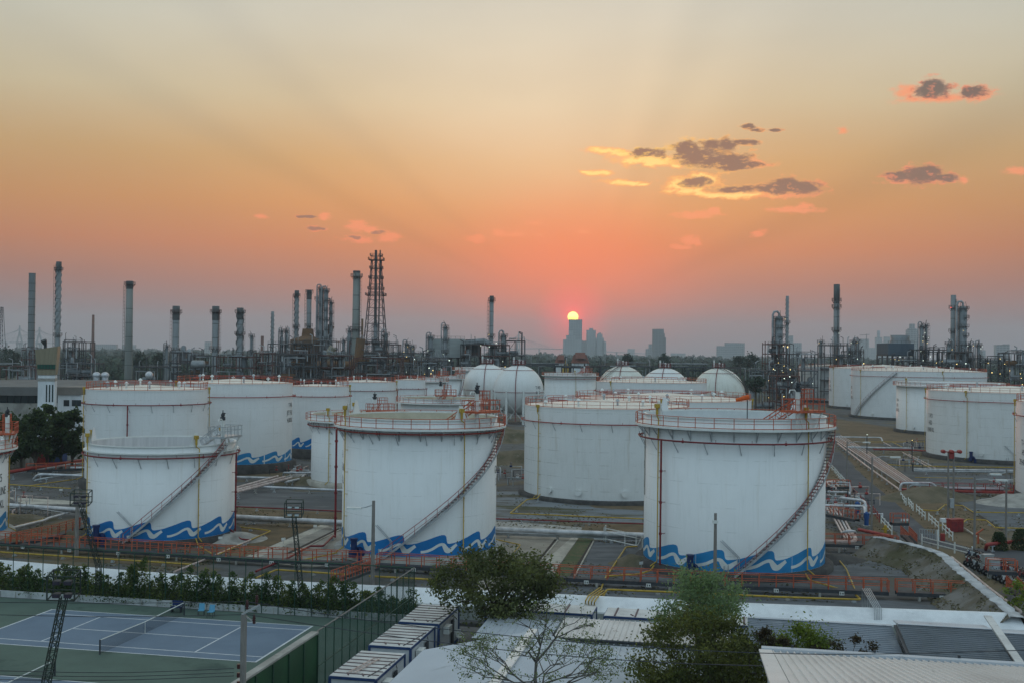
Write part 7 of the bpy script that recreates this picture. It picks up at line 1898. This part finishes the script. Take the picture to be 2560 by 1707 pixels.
# floodlight masts
def flood_mast(label, base, top, wdt, fw_, fh, mats, lamps_on=True, bend=.35, group='lattice floodlight masts', nb=16):
    base, top = Vector(base), Vector(top); t = thing('floodlight_mast', label, 'floodlight mast', base, 0, group); d = top - base
    spine = [Vector((0, 0, d.z * i / nb)) + Vector((d.x, d.y, 0)) * max(0, (i / nb - bend) / (1 - bend)) ** 1.0 for i in range(nb + 1)]
    hx = wdt / 2; q = MB()
    cs = [(-hx, -hx), (hx, -hx), (hx, hx), (-hx, hx)]
    tp = lambda i: 1 - .25 * i / nb
    for x, y in cs: 
        for i in range(nb): q.beam(spine[i] + Vector((x * tp(i), y * tp(i), 0)), spine[i + 1] + Vector((x * tp(i + 1), y * tp(i + 1), 0)), wdt * .10)
    for i in range(nb):
        for j in range(4):
            a, b = cs[j], cs[(j + 1) % 4]
            if i % 2: a, b = b, a
            A = spine[i] + Vector((a[0] * tp(i), a[1] * tp(i), 0)); B = spine[i + 1] + Vector((b[0] * tp(i + 1), b[1] * tp(i + 1), 0)); q.beam(A, B, wdt * .07)
            A2 = spine[i] + Vector((b[0] * tp(i), b[1] * tp(i), 0)); q.beam(spine[i] + Vector((a[0] * tp(i), a[1] * tp(i), 0)), A2, wdt * .08)
    q.build('lattice_post', DGREEN, t)
    c = spine[-1] + Vector((0, 0, fh * .5)); r = MB(); w_, dd = fw_ / 2, fw_ * .28
    for yy in (-dd, dd):
        P = [c + Vector((sx_ * w_, yy, sz * fh / 2 + yy * .25)) for sx_, sz in ((-1, -1), (1, -1), (1, 1), (-1, 1))]
        for a, b in zip(P, P[1:] + P[:1]): r.beam(a, b, .07)
        r.beam(P[0].lerp(P[3], .45), P[1].lerp(P[2], .45), .06)
    for sx_ in (-1, 1):
        for sz in (-1, 1): r.beam(c + Vector((sx_ * w_, -dd, sz * fh / 2 - dd * .25)), c + Vector((sx_ * w_, dd, sz * fh / 2 + dd * .25)), .06)
    r.build('lamp_cage', DGREEN, t)
    for sx_ in (-.42, .42):
        for sz in (-.42, .12):
            lb = MB(); e = c + Vector((sx_ * w_, -dd * .3, sz * fh)); lb.add([tuple(e + Vector((x * fw_ * .14, y * .2, z * fh * .085 + (0 if y < 0 else .06)))) for x, y, z in ((-1, -1, -1), (1, -1, -1), (.7, 1, -.8), (-.7, 1, -.8), (-1, -1, 1), (1, -1, 1), (.7, 1, .8), (-.7, 1, .8))], [(0, 1, 5, 4), (1, 2, 6, 5), (2, 3, 7, 6), (3, 0, 4, 7), (4, 5, 6, 7), (0, 3, 2, 1)])
            h = lb.build('floodlight', DARK, t); MB().box(e + Vector((0, -.22, 0)), (fw_ * .24, .03, fh * .13)).build('lens', mats, h)
LENS = mat('lamp_glass', (.55, .60, .60), rough=.2); LENSD = mat('lamp_back', (.04, .03, .05), rough=.5)
def mast(label, k, xb, yb, xt, yt, Yb, Yt, wdt, fw_, fh, m_, zb=0.0, bend=.3): 
    b = at(*cr(k, xb, yb), Yb); tp = at(*cr(k, xt, yt), Yt); flood_mast(label, (b.x, b.y, zb), tp, wdt, fw_, fh, m_, bend=bend)
mast('leaning lattice floodlight mast before the short open-top tank', 'I', 905, 330, 745, -300, 100.5, 97, .42, 1.55, 1.05, LENSD, .5)
mast('upright lattice floodlight mast between the two left wave tanks', 'F', 422, 1560, 348, 985, 97, 95, .42, 1.45, 1.2, LENS, .5, .1)
mast('near leaning lattice floodlight mast standing at the tennis court corner', 'I', 335, 1500, 585, 555, 64.5, 64, .46, 1.55, 1.35, LENSD, 0, .05)
# lamp post, aerial pole, poles
lamp_post('concrete lamp post with one curved arm before the cream-lined tank', 'F', 1070, 1640, 847, (940, 915), r=.2, name='lamp_post', zb=1.6)
lamp_post('concrete pole with small aerial before the big open-top tank', 'G', 1864, 1560, 962, r=.19, name='aerial_pole', zb=1.6)
p = at(*cr('G', 1868, 1040), cg('G', 1864, 1560, 1.6).y); tag(MB().box((p.x, p.y, p.z), (.5, .4, .3)).build('sensor_box', WAVEW), 'white sensor box clamped to the aerial pole', 'box')
lamp_post('bare concrete pole in front of the short open-top tank at the left', 'E', 702, 1375, 720, r=.24, name='utility_pole')
# big pole with insulators
Yp = 55.0; pt = at(*cr('I', 2205, 715), Yp); pb = at(*cr('I', 2232, 1349), Yp); t = thing('power_pole', 'near concrete power pole with dark insulators at the court edge', 'pole', (pb.x, pb.y, 0))
MB().box((0, 0, pt.z / 2), (.26, .22, pt.z)).build('pole', POLE, t); z = pt.z; MB().beam((-.1, 0, z), (.75, .1, z + .45), .09).build('crossarm', GALV, t); MB().beam((.1, 0, z - .1), (.6, 0, z - .45), .06).build('crossarm', GALV, t)
for x, zz in ((.15, z + .25), (.62, z + .5), (.5, z - .45)):
    q = MB(); q.lathe([(.05, 0), (.09, .05), (.05, .1), (.1, .16), (.05, .22), (.1, .28), (.05, .34), (.08, .4), (.02, .46)], 10, (x, 0, zz)); q.build('insulator', mat('insulator_brown', (.06, .02, .02), rough=.3) if 'insulator_brown' not in MATS else MATS['insulator_brown'], t)
zl = at(*cr('I', 2215, 1210), Yp).z
for i in range(4): q = MB(); q.cyl((-.2, -.05, zl - i * .42), (-.2, -.05, zl - i * .42 + .22), .1, n=8); q.build('insulator', MATS['insulator_brown'], t)
def wire(label, pts, r=.016, sag=.0):
    P = [at(*cr(k, x, y), Y) for k, x, y, Y in pts]; Q = smooth_path([tuple(p) for p in P], 8); tag(MB().tube(Q, r, 4).build('power_wire', DARK), label, 'wire', 'overhead power wires')
wire('top wire running left from the near power pole', [('I', -60, 603, 52), ('I', 1100, 612, 54), ('I', 2240, 598, 55)])
wire('second wire running left from the near power pole', [('I', -60, 718, 52), ('I', 1100, 738, 54), ('I', 2240, 716, 55)])
wire('lowest wire group running left over the second court, upper', [('I', -60, 1232, 50), ('I', 1100, 1250, 53), ('I', 2150, 1212, 55)]); wire('lowest wire group running left over the second court, middle', [('I', -60, 1272, 50), ('I', 1100, 1285, 53), ('I', 2150, 1248, 55)]); wire('lowest wire group running left over the second court, bottom', [('I', -60, 1315, 50), ('I', 1100, 1318, 53), ('I', 2150, 1280, 55)])
wire('upper wire sweeping right over the cabins to the ribbed roof', [('I', 2280, 600, 55), ('J', 1000, 765, 54), ('K', 0, 915, 53), ('K', 1100, 1010, 52), ('L', 0, 1072, 51), ('L', 1070, 1078, 50), ('L', 2400, 1043, 49)], .02)
wire('lower wire sweeping right over the cabins to the bare tree', [('I', 2260, 715, 55), ('J', 1000, 880, 54), ('K', 0, 1050, 53), ('K', 1260, 1150, 51), ('L', 0, 1190, 44)], .02)

# ------------------------------------------------------------------ cabins
CABW = mat('cabin_white', (.62, .64, .66), (.52, .54, .56), .6, .6); CABR = mat('cabin_roof', (.68, .665, .64), (.54, .52, .50), .7, .75, c3=(.34, .31, .28), s3=2.2, lo3=.6, hi3=.75); CABB = mat('cabin_blue', (.03, .07, .19), (.025, .055, .15), 2, .5); RIB = mat('cabin_rib', (.16, .11, .11), rough=.8)
def cabin(label, u0, v0, u1, v1, z=2.62, ribs_along='v', ac=True, group='white site cabins', nr=7):
    t = uthing('site_cabin', label, 'cabin', u0, v0, group); w, d = u1 - u0, v1 - v0
    MB().box((w / 2, d / 2, z / 2 - .05), (w, d, z - .12)).build('wall', CABW, t)
    MB().box((w / 2, d / 2, z - .03), (w + .06, d + .06, .1)).build('roof', CABR, t)
    b = MB()
    for x in (0, w):
        for y in (0, d): b.box((x, y, z / 2), (.16, .16, z - .1))
    for zz in (z - .08, .1):
        b.box((w / 2, -.01, zz), (w, .12, .16)); b.box((w / 2, d + .01, zz), (w, .12, .16)); b.box((-.01, d / 2, zz), (.12, d, .16)); b.box((w + .01, d / 2, zz), (.12, d, .16))
    b.build('frame', CABB, t)
    r0 = MB().box((w / 2, 0, 0), (w, .05, .05)).build('roof_rib', RIB, t) if ribs_along == 'v' else MB().box((0, d / 2, 0), (.12, d, .05)).build('roof_rib', RIB, t)
    for i in range(nr):
        o = r0 if i == 0 else r0.copy()
        if i: C.objects.link(o); o.parent = t
        o.location = (0, d * (i + .8) / (nr + .6), z + .045) if ribs_along == 'v' else (w * (i + .5) / nr, 0, z + .045)
    for x in (.33, .66):
        MB().box((w * x, .5, z + .05), (.08, .5, .06), .5).build('lifting_lug', RIB, t)
    fwn = MB().box((w * .2, -.07, 1.6), (w * .22, .06, .8)).build('window', GLASS, t)
    if ac:
        a = MB().box((w + .3, 1.5, 1.9), (.45, .95, .55)).build('air_conditioner', WAVEW, t); MB().box((w + .14, 3.6, 1.2), (.1, .55, 1.9)).build('door', DARK, t); MB().tube([(w * .8, .2, z + .05), (w * .9, 2, z + .06), (w - .05, 4.0, z + .06), (w + .05, 4.2, z - .5)], .025, 5).build('cable', DARK, t)
cabin('white cabin nearest the camera in the row beside the court fence', 33.4, -10.5, 36.35, -4.6); cabin('middle white cabin in the row beside the court fence', 33.4, -3.0, 36.3, 3.0); cabin('farthest white cabin in the row, tucked under the round tree', 33.4, 3.85, 36.4, 9.75)
cabin('long white cabin with blue posts below the bund wall, behind the bare tree', 38.6, 9.7, 46.95, 12.4, ribs_along='u', ac=False, nr=2); cabin('white cabin with two dark roof bars left of the dark tree', 47.95, 9.5, 54.2, 12.2, ribs_along='u', ac=False, nr=4); cabin('white cabin below the bund wall, right of the dark tree', 57.5, 9.0, 63.0, 11.7, ribs_along='u', ac=False, nr=3)
l = uthing('roof_ladder', 'pale ladder lying flat on the nearest cabin roof', 'ladder', 34.4, -9.9, z=2.75); q = MB()
for x in (0, .4): q.beam((x, 0, 0), (x + .5, 3.4, 0), .06)
for i in range(9): q.beam((.06 * i, .4 * i + .1, 0), (.4 + .06 * i, .4 * i + .1, 0), .04)
q.build('frame', PINKPIPE, l)
plastic_chair('white plastic armchair in the shady gap between the cabins', cg('J', 1872, 975), .5, WAVEW, None, True)
# ------------------------------------------------------------------ roofs
def sheet(p00, p10, p01, p11, waves, amp, along='v', flat=.0):
    """corrugated sheet over four corners; waves counted across u (ribs run along v) or the other way"""
    p00, p10, p01, p11 = map(Vector, (p00, p10, p01, p11)); nrm = (p10 - p00).cross(p01 - p00).normalized()
    if nrm.z < 0: nrm = -nrm
    mb = MB(); pr = ((0, 0), (.25, 0), (.5, 1), (.75, 1)) if flat == 0 else ((0, 0), (.68, 0), (.72, 1), (.84, 1), (.88, 0))
    st = [((w_ + q) / waves, h_) for w_ in range(waves) for q, h_ in pr] + [(1, 0)]; n = len(st) - 1
    A, B = [], []
    for f, h_ in st:
        o_ = nrm * (amp * h_)
        if along == 'v': A.append(p00.lerp(p10, f) + o_); B.append(p01.lerp(p11, f) + o_)
        else: A.append(p00.lerp(p01, f) + o_); B.append(p10.lerp(p11, f) + o_)
    vs = A + B; mb.add(vs, [(i, i + 1, n + 2 + i, n + 1 + i) for i in range(n)])
    lo = [v - nrm * .04 for v in (p00, p10, p11, p01)]; mb.add(lo, [(3, 2, 1, 0)])
    return mb
RA = mat('roof_pinkish', (.72, .68, .65), (.60, .56, .53), .5, .55, c3=(.36, .31, .28), s3=.9, lo3=.6, hi3=.75); RB = mat('roof_bluegrey', (.54, .58, .63), (.46, .50, .55), .3, .5, .15, c3=(.26, .27, .28), s3=.6, lo3=.6, hi3=.75); RC = mat('roof_slate', (.19, .21, .235), (.14, .155, .17), .35, .55, .15, c3=(.26, .28, .3), s3=.18, lo3=.55, hi3=.7); RE = mat('roof_offwhite', (.76, .72, .69), (.67, .63, .60), .25, .5, c3=(.42, .38, .34), s3=.7, lo3=.62, hi3=.78, stretch=(1, .3, 1)); PLAIN = mat('canopy_grey', (.50, .545, .60), (.44, .48, .53), .12, .6, detail=8, c3=(.30, .33, .36), s3=.35, lo3=.6, hi3=.75)
def shedroof(name, label, u0, v0, u1, v1, zf, zn, m, waves, along='v', amp=.075, walls=True, group='corrugated roofs', wallm=None):
    """single-pitch roof: far edge height zf at v1, near edge zn at v0"""
    t = uthing(name, label, 'building', u0, v0, group); w, d = u1 - u0, v1 - v0
    sheet((0, 0, zn), (w, 0, zn), (0, d, zf), (w, d, zf), waves, amp, along, 1).build('roof', m, t)
    if walls:
        b = MB(); e = .25
        vs = [(e, e, 0), (w - e, e, 0), (w - e, d - e, 0), (e, d - e, 0), (e, e, zn - .08), (w - e, e, zn - .08), (w - e, d - e, zf - .08), (e, d - e, zf - .08)]
        b.add(vs, [(0, 1, 5, 4), (1, 2, 6, 5), (2, 3, 7, 6), (3, 0, 4, 7)]); b.build('wall', wallm or CABW, t)
    MB().cyl((0, -.08, zn - .06), (w, -.08, zn - .06), .09, n=8).build('gutter', DARK, t); return t
shedroof('workshop', 'pinkish ribbed roof between the bare tree and the dark tree', 45.7, -.6, 57.5, 4.2, 3.55, 3.35, RA, 32); shedroof('workshop', 'lower cool-grey ribbed roof in front of the pinkish one', 46.6, -5.6, 58.0, -.75, 3.1, 2.8, RB, 24); shedroof('workshop', 'bluish flat roof behind the bare tree, left of the pinkish roof', 40.3, -2.1, 45.5, 3.4, 3.45, 3.3, RB, 10)
def gable_u(label, u0, u1, v_far, v_rid, v_near, zf, zr, zn, waves, m1, m2):
    t = uthing('workshop', label, 'building', u0, 0, 'corrugated roofs'); w = u1 - u0
    sheet((0, v_near, zn), (w, v_near, zn), (0, v_rid, zr), (w, v_rid, zr), waves, .07, 'u', 1).build('roof', m1, t); sheet((0, v_rid, zr), (w, v_rid, zr), (0, v_far, zf), (w, v_far, zf), 4, .02, 'u').build('roof', m2, t)
    MB().box((w / 2, v_rid, zr + .06), (w, .4, .05)).build('ridge_cap', m2, t); b = MB(); e = .2
    b.add([(e, v_near + e, 0), (w - e, v_near + e, 0), (w - e, v_far - e, 0), (e, v_far - e, 0), (e, v_near + e, zn - .1), (w - e, v_near + e, zn - .1), (w - e, v_rid, zr - .1), (e, v_rid, zr - .1), (w - e, v_far - e, zf - .1), (e, v_far - e, zf - .1)], [(0, 1, 5, 4), (1, 2, 8, 6, 5), (3, 0, 4, 7, 9), (2, 3, 9, 8)]); b.build('wall', CABW, t)
    MB().box((-.05, (v_near + v_rid) / 2, (zn + zr) / 2 + .1), (.22, v_rid - v_near, .08)).build('verge', WAVEW, t) if False else None
    return t
gable_u('lighter slate-grey ribbed roof behind the yellow-green bush', 58.6, 68.2, 5.6, 4.1, -7, 4.0, 4.3, 3.3, 30, mat('roof_light_slate', (.30, .33, .375), (.24, .265, .30), .35, .55, .15, c3=(.38, .4, .43), s3=.18, lo3=.55, hi3=.7), RB); t = gable_u('slate-grey ribbed roof with broad pale ridge band, second from the right edge', 68.4, 74.3, 5.2, 2.6, -9, 4.5, 4.8, 3.6, 32, RC, RB); t = gable_u('slate-grey ribbed roof cut by the right photo edge', 74.9, 92, 4.6, 2.2, -9, 4.4, 4.7, 3.6, 32, RC, RB)
for lab, u, va, vb, za, zb in (('pale flashing strip between the two slate-grey roofs at the right', 74.6, -9, 5.4, 3.75, 4.95), ('dark valley strip left of the banded slate roof', 68.3, -9, 3, 3.6, 4.5)):
    t = uthing('roof_flashing', lab, 'flashing', u, va); d = vb - va; MB().beam((0, 0, za + .12), (0, d, zb + .12), .5 if 'pale' in lab else .22, .1).build('strip', CABR if 'pale' in lab else DARK, t)
for i, u in enumerate((60.0, 67.3, 71.9)):
    pass
# big off-white roof at lower right: eave far, rising toward the camera
t = uthing('warehouse', 'big off-white ribbed roof filling the lower right corner', 'building', 59.4, -46); w, d = 34, 26.9
sheet((0, 0, 13.4), (w, 0, 13.4), (0, d, 8.0), (w, d, 8.0), 102, .09, 'v', 1).build('roof', RE, t); MB().box((-.1, d / 2, 0), (.5, .1, .1)).build('verge', RE, t)
q = MB(); q.beam((-.12, 0, 13.45), (-.12, d, 8.06), .62, .1); q.build('verge', RE, t); q = MB(); q.box((w / 2, d + .22, 8.02), (w + .6, .42, .3)); q.build('gutter', RB, t)
b = MB(); b.add([(0, 0, 0), (0, d, 0), (0, d, 7.9), (0, 0, 13.3)], [(0, 3, 2, 1)]); b.add([(0, d, 0), (w, d, 0), (w, d, 7.9), (0, d, 7.9)], [(0, 3, 2, 1)]); b.add([(0, 0, 0), (0, 0, 13.3), (w, 0, 13.3), (w, 0, 0)], [(0, 3, 2, 1)]); b.build('wall', CABW, t)
for i in range(5): MB().box((1.2 + i * 3.9, d + .45, 8.08), (.12, .1, .42)).build('gutter_bracket', DARK, t)
# plain grey gable roof in the middle foreground
Pa, Pl, Pr, Pn = gp(1334, 1575, 5.6), gp(1059, 1623, 4.0), gp(1624, 1658, 4.0), gp(1239, 1707, 5.6)
dn = (Pn - Pa).normalized() * 24; t = thing('storehouse', 'plain grey gable roof with pale ridge strip in the middle foreground', 'building', (Pa.x, Pa.y, 0)); o0 = Vector((Pa.x, Pa.y, 0))
A, L, R = Pa - o0, Pl - o0, Pr - o0; q = MB(); q.add([L, A, A + dn, L + dn], [(0, 1, 2, 3)]); q.add([A, R, R + dn, A + dn], [(0, 1, 2, 3)]); th_ = Vector((0, 0, -.12)); q.add([L + th_, A + th_, A + dn + th_, L + dn + th_], [(3, 2, 1, 0)]); q.add([A + th_, R + th_, R + dn + th_, A + dn + th_], [(3, 2, 1, 0)]); q.add([L, L + th_, A + th_, A], [(0, 1, 2, 3)]); q.add([A, A + th_, R + th_, R], [(0, 1, 2, 3)]); q.build('roof', PLAIN, t)
q = MB(); q.beam(A + Vector((0, 0, .06)), A + dn + Vector((0, 0, .06)), .55, .1); q.build('ridge_cap', RE, t)
q = MB(); e = Vector((0, 0, -.1)); l0, r0_ = L * .96, R * .96; l0.z = r0_.z = 3.9; a0 = A + e; g0 = lambda p: Vector((p.x, p.y, 0)); q.add([g0(l0), g0(r0_), r0_, a0 * 1, l0], [(0, 1, 2, 3, 4)]); q.add([g0(l0), l0, l0 + dn, g0(l0) + dn], [(0, 1, 2, 3)]); q.add([g0(r0_), g0(r0_) + dn, r0_ + dn, r0_], [(0, 1, 2, 3)]); q.build('wall', CABW, t)
# grey service pipe and conduits on the bund wall's near face
def wpt(px, py, dv): p = gp(px, py, 1.0); return p
pp = [gp(*cr('L', x, y), 1.15) for x, y in ((-250, 700), (0, 708), (700, 738), (1300, 762), (2352, 800))]
t = thing('service_pipe', 'grey pipe on short posts along the near side of the bund wall', 'pipe', (pp[0].x, pp[0].y, 0)); o0 = Vector((pp[0].x, pp[0].y, 0)); MB().tube([p - o0 for p in pp], .13, 8).build('pipe', GALV, t)
for i in range(12):
    f = i / 11 * (len(pp) - 1); j = min(int(f), len(pp) - 2); p = pp[j].lerp(pp[j + 1], f - j) - o0; MB().box((p.x, p.y, .75), (.09, .09, 1.5 + .35 * (i % 2))).build('post', GALV, t)
lw = [UV(56, 11.9), UV(70, 10.2), UV(92, 9.2)]; wall_line('screen_wall', 'grey-green lower wall below the bund wall at the right', lw, .6, .2, mat('grey_green_wall', (.36, .38, .35), (.28, .3, .28), .5, .85))
c0 = at(*cr('L', 900, 480), 103); t = thing('conduit_bundle', 'bundle of five grey conduits bridging the bund wall', 'conduit', (c0.x, c0.y, 0)); o0 = Vector((c0.x, c0.y, 0))
for i in range(5):
    a, b_, c_ = at(*cr('L', 866 + 17 * i, 476), 101), at(*cr('L', 978 + 16 * i, 664), 90.5), at(*cr('L', 980 + 16 * i, 868), 90.5); MB().tube([Vector((a.x, a.y, 0)) - o0, a - o0, b_ - o0, Vector((c_.x, c_.y, .2)) - o0], .04, 6).build('conduit', GALV, t)
# ------------------------------------------------------------------ near trees
LA = mat('leaf_round_tree', (.062, .075, .032), (.105, .115, .045), .35, .75, isl=.45, lo=.42, hi=.6); LC = mat('leaf_light_willow', (.165, .225, .125), (.12, .17, .09), .5, .75, isl=.35); LD = mat('leaf_bronze', (.105, .11, .032), (.06, .075, .024), .35, .75, isl=.5, c3=(.16, .12, .02), s3=3.2, lo3=.66, hi3=.74); LB = mat('leaf_sparse', (.085, .115, .052), (.13, .16, .07), .8, .7, isl=.4); LE = mat('leaf_yellow_green', (.16, .20, .03), (.09, .13, .025), .8, .7, isl=.4); LBR = mat('leaf_copper', (.06, .045, .03), (.035, .035, .02), .6, .75, isl=.4)
def ptree(label, px, py, Y, w, zt, zb_, nl, sz, m, seed, **kw):
    p = at(px, py, Y); r = w * Y / F / 2; tree(label, Vector((p.x, p.y, 0)), zt, (r, r * .85, (zt - zb_) / 2, (zt + zb_) / 2), nl, sz, m, seed, **kw)
ptree('round dark green tree before the white wall, right of the court corner', 1240, 1450, 84, 300, 7.9, 2.6, 12500, .145, LA, 21, clumps=60, spread=.36, trunk=.28, branches=20, group='near foreground trees')
ptree('pale feathery tree rising behind the dark bronze one', 1745, 1490, 72, 225, 8.9, 4.9, 12000, .10, LC, 22, clumps=40, spread=.40, trunk=.2, branches=14, group='near foreground trees')
ptree('big dark bronze-leaved tree with yellow flecks, right of the grey roof', 1770, 1600, 61, 370, 8.6, 3.0, 24000, .10, LD, 23, clumps=60, spread=.30, trunk=.3, branches=26, group='near foreground trees')
ptree('bright yellow-green bush in front of the slate-grey roof', 1998, 1585, 63, 150, 7.5, 4.6, 6500, .10, LE, 24, clumps=22, spread=.4, trunk=.12, branches=8, group='near foreground trees')
ptree('thin coppery shrub spreading right of the yellow-green bush', 2120, 1600, 61.5, 190, 7.2, 5.0, 3600, .085, LBR, 25, clumps=26, spread=.26, trunk=.1, branches=26, group='near foreground trees')
ptree('thin coppery shrub left of the yellow-green bush', 1920, 1575, 62, 120, 7.9, 4.8, 3600, .085, LBR, 26, clumps=16, spread=.3, trunk=.1, branches=16, group='near foreground trees')
# bare, thinly leaved tree
p = at(1344, 1707, 52); t = thing('tree', 'thinly leaved tree with bare spreading branches over the grey gable roof', 'tree', (p.x, p.y, 0), 0, 'near foreground trees'); rng = random.Random(31); tb = MB(); lf = MB()
def grow(a, d, L, r, lev):
    b = a + d * L; m_ = a.lerp(b, .5) + Vector((rng.gauss(0, 1), rng.gauss(0, 1), rng.gauss(0, 1))) * L * .05
    tb.cyl(a, m_, r, r * .82, n=6, cap=False); tb.cyl(m_, b, r * .82, r * .62, n=6, cap=False)
    if lev >= 3:
        for j in range(5 if lev == 3 else 9):
            c_ = b + Vector((rng.gauss(0, 1), rng.gauss(0, 1), rng.gauss(0, .7))) * .12 if lev >= 4 else a.lerp(b, rng.uniform(.5, 1)) + Vector((rng.gauss(0, .07), rng.gauss(0, .07), rng.gauss(0, .07)))
            lf.leaf(c_, rng.uniform(.035, .075), rng)
    if lev >= 5 or L < .22: return
    k = 3 if lev < 2 else rng.choice((2, 3))
    for i in range(k):
        ax = Vector((rng.gauss(0, 1), rng.gauss(0, 1), rng.gauss(0, .45))); nd = (d * .75 + ax.normalized() * rng.uniform(.55, .95)); nd.z = nd.z * .72 + .12; grow(b, nd.normalized(), L * rng.uniform(.62, .86), r * .6, lev + 1)
z0 = 6.6; tb.cyl((0, 0, -.1), (0, 0, z0), .17, .12, n=8)
for a in range(6): an = a * 1.05 + .3; grow(Vector((0, 0, z0 + .12 * a)), Vector((cos(an), sin(an) * .8, .42)).normalized(), 1.45, .06, 1)
grow(Vector((0, 0, z0)), Vector((-.05, 0, 1)), 1.7, .10, 1); tb.build('trunk', mat('bark_dark', (.13, .12, .105), (.085, .078, .07), 3, .9), t); lf.build('crown', LB, t)
# shrubs, right edge
for lab, x, yb, yt, w in (('dark columnar shrub beside the hooked pipe', 1755, 1155, 985, 2.0), ('dark columnar shrub at the right photo edge', 1970, 1150, 955, 2.4)):
    p = cg('R', x, yb); zt = at(*cr('R', x, yt), p.y).z; t = thing('columnar_shrub', lab, 'shrub', p, 0, 'columnar shrubs'); f = MB()
    for j in range(1500): z = rng.random(); r_ = w / 2 * (1 - .55 * z ** 2); a = rng.uniform(0, 2 * pi); q_ = rng.random() ** .4; f.leaf(Vector((r_ * q_ * cos(a), r_ * q_ * sin(a), .1 + zt * z)), .13, rng)
    f.build('foliage', LEAFN, t); MB().cyl((0, 0, 0), (0, 0, zt * .8), .08, n=6).build('stem', BARK, t)
# rows of parked motorbikes
BIKEC = [mat('bike_' + n, c, rough=.35) for n, c in (('black', (.02, .02, .022)), ('silver', (.42, .44, .46)), ('dark_blue', (.02, .04, .10)), ('white', (.62, .63, .64)), ('dark_red', (.16, .02, .02)))]
def motorbike(label, p, rz, m_):
    t = thing('motorbike', label, 'motorbike', p, rz, 'parked motorbikes by the road')
    for y in (-.62, .62): w_ = MB(); w_.cyl((-.05, y, .29), (.05, y, .29), .29, n=14); o_ = w_.build('wheel', BIKEC[0], t); MB().cyl((-.06, y, .29), (.06, y, .29), .12, n=8).build('hub', GALV, o_)
    q = MB(); q.tube([(0, -.62, .3), (0, -.45, .75), (0, -.38, .95)], .06, 6); q.tube([(0, -.42, .7), (0, -.2, .42), (0, .25, .42), (0, .62, .35)], .1, 6); q.box((0, .1, .45), (.24, .5, .3)); q.build('frame', BIKEC[0], t)
    q = MB(); q.add([(-.16, .0, .62), (.16, .0, .62), (.13, .85, .82), (-.13, .85, .82), (-.14, .0, .42), (.14, .0, .42), (.08, .8, .66), (-.08, .8, .66)], [(0, 1, 2, 3), (5, 4, 7, 6), (0, 4, 5, 1), (1, 5, 6, 2), (2, 6, 7, 3), (3, 7, 4, 0)]); q.add([(-.2, -.42, .35), (.2, -.42, .35), (.17, -.3, .95), (-.17, -.3, .95), (0, -.58, .5), (0, -.5, .95)], [(0, 4, 5, 3), (4, 1, 2, 5), (0, 3, 2, 1)]); q.build('fairing', m_, t)
    MB().box((0, .32, .84), (.26, .75, .1)).build('seat', BIKEC[0], t)
    q = MB(); q.tube([(-.34, -.24, 1.04), (0, -.36, 1.0), (.34, -.24, 1.04)], .025, 6)
    for x in (-.3, .3): q.beam((x, -.3, 1.03), (x * 1.25, -.36, 1.22), .02); q.box((x * 1.25, -.36, 1.25), (.12, .03, .08))
    q.build('handlebar', BIKEC[0], t); MB().box((0, -.52, .93), (.16, .1, .13)).build('headlight', MATS['lamp_glass'], t); return t
ORD = ('first', 'second', 'third', 'fourth', 'fifth', 'sixth', 'seventh', 'eighth', 'ninth', 'tenth', 'eleventh', 'twelfth', 'thirteenth', 'fourteenth', 'fifteenth', 'sixteenth')
rng = random.Random(77); protos = {}
for row, a, b, n in (('road-side', (1470, 1225), (1990, 1440), 16), ('dike-side', (1450, 1290), (1960, 1545), 14)):
    A, B = cg('R', *a), cg('R', *b); d = (B - A); rz0 = atan2(d.y, d.x)
    for i in range(n):
        p = A + d * ((i + .5) / n); kc = rng.randrange(5); rz_ = rz0 + rng.uniform(-.18, .18) + .35; lab = '%s motorbike from the pole in the %s row, %s one' % (ORD[i], row, ('black', 'silver', 'dark blue', 'white', 'dark red')[kc])
        if kc not in protos: protos[kc] = motorbike(lab, p, rz_, BIKEC[kc])
        else: c = copy_tree(protos[kc]); c.location = p; c.rotation_euler.z = rz_; c['label'] = lab
for lab, x, y in (('pale electrical cabinet standing among the parked motorbikes, left', 1640, 1375), ('pale electrical cabinet standing among the parked motorbikes, right', 1700, 1425)):
    p = cg('R', x, y); t = thing('electrical_cabinet', lab, 'cabinet', p, .2, 'pale electrical cabinets'); MB().box((0, 0, .95), (1.1, .6, 1.9)).build('body', mat('cabinet_grey', (.34, .35, .34), rough=.6) if 'cabinet_grey' not in MATS else MATS['cabinet_grey'], t); MB().box((0, -.31, .95), (.9, .04, 1.5)).build('door', GALV, t); MB().box((0, 0, 1.93), (1.2, .7, .07)).build('lid', GALV, t)
p = gp(2548, 1545); t = thing('shrub', 'leafy shrub at the right edge where wall and dike meet', 'shrub', p); f = MB(); f.leaves((0, 0, 1.8), (1.3, 1.3, 1.6), 700, .16, 12, rng=rng); f.build('foliage', LE, t)
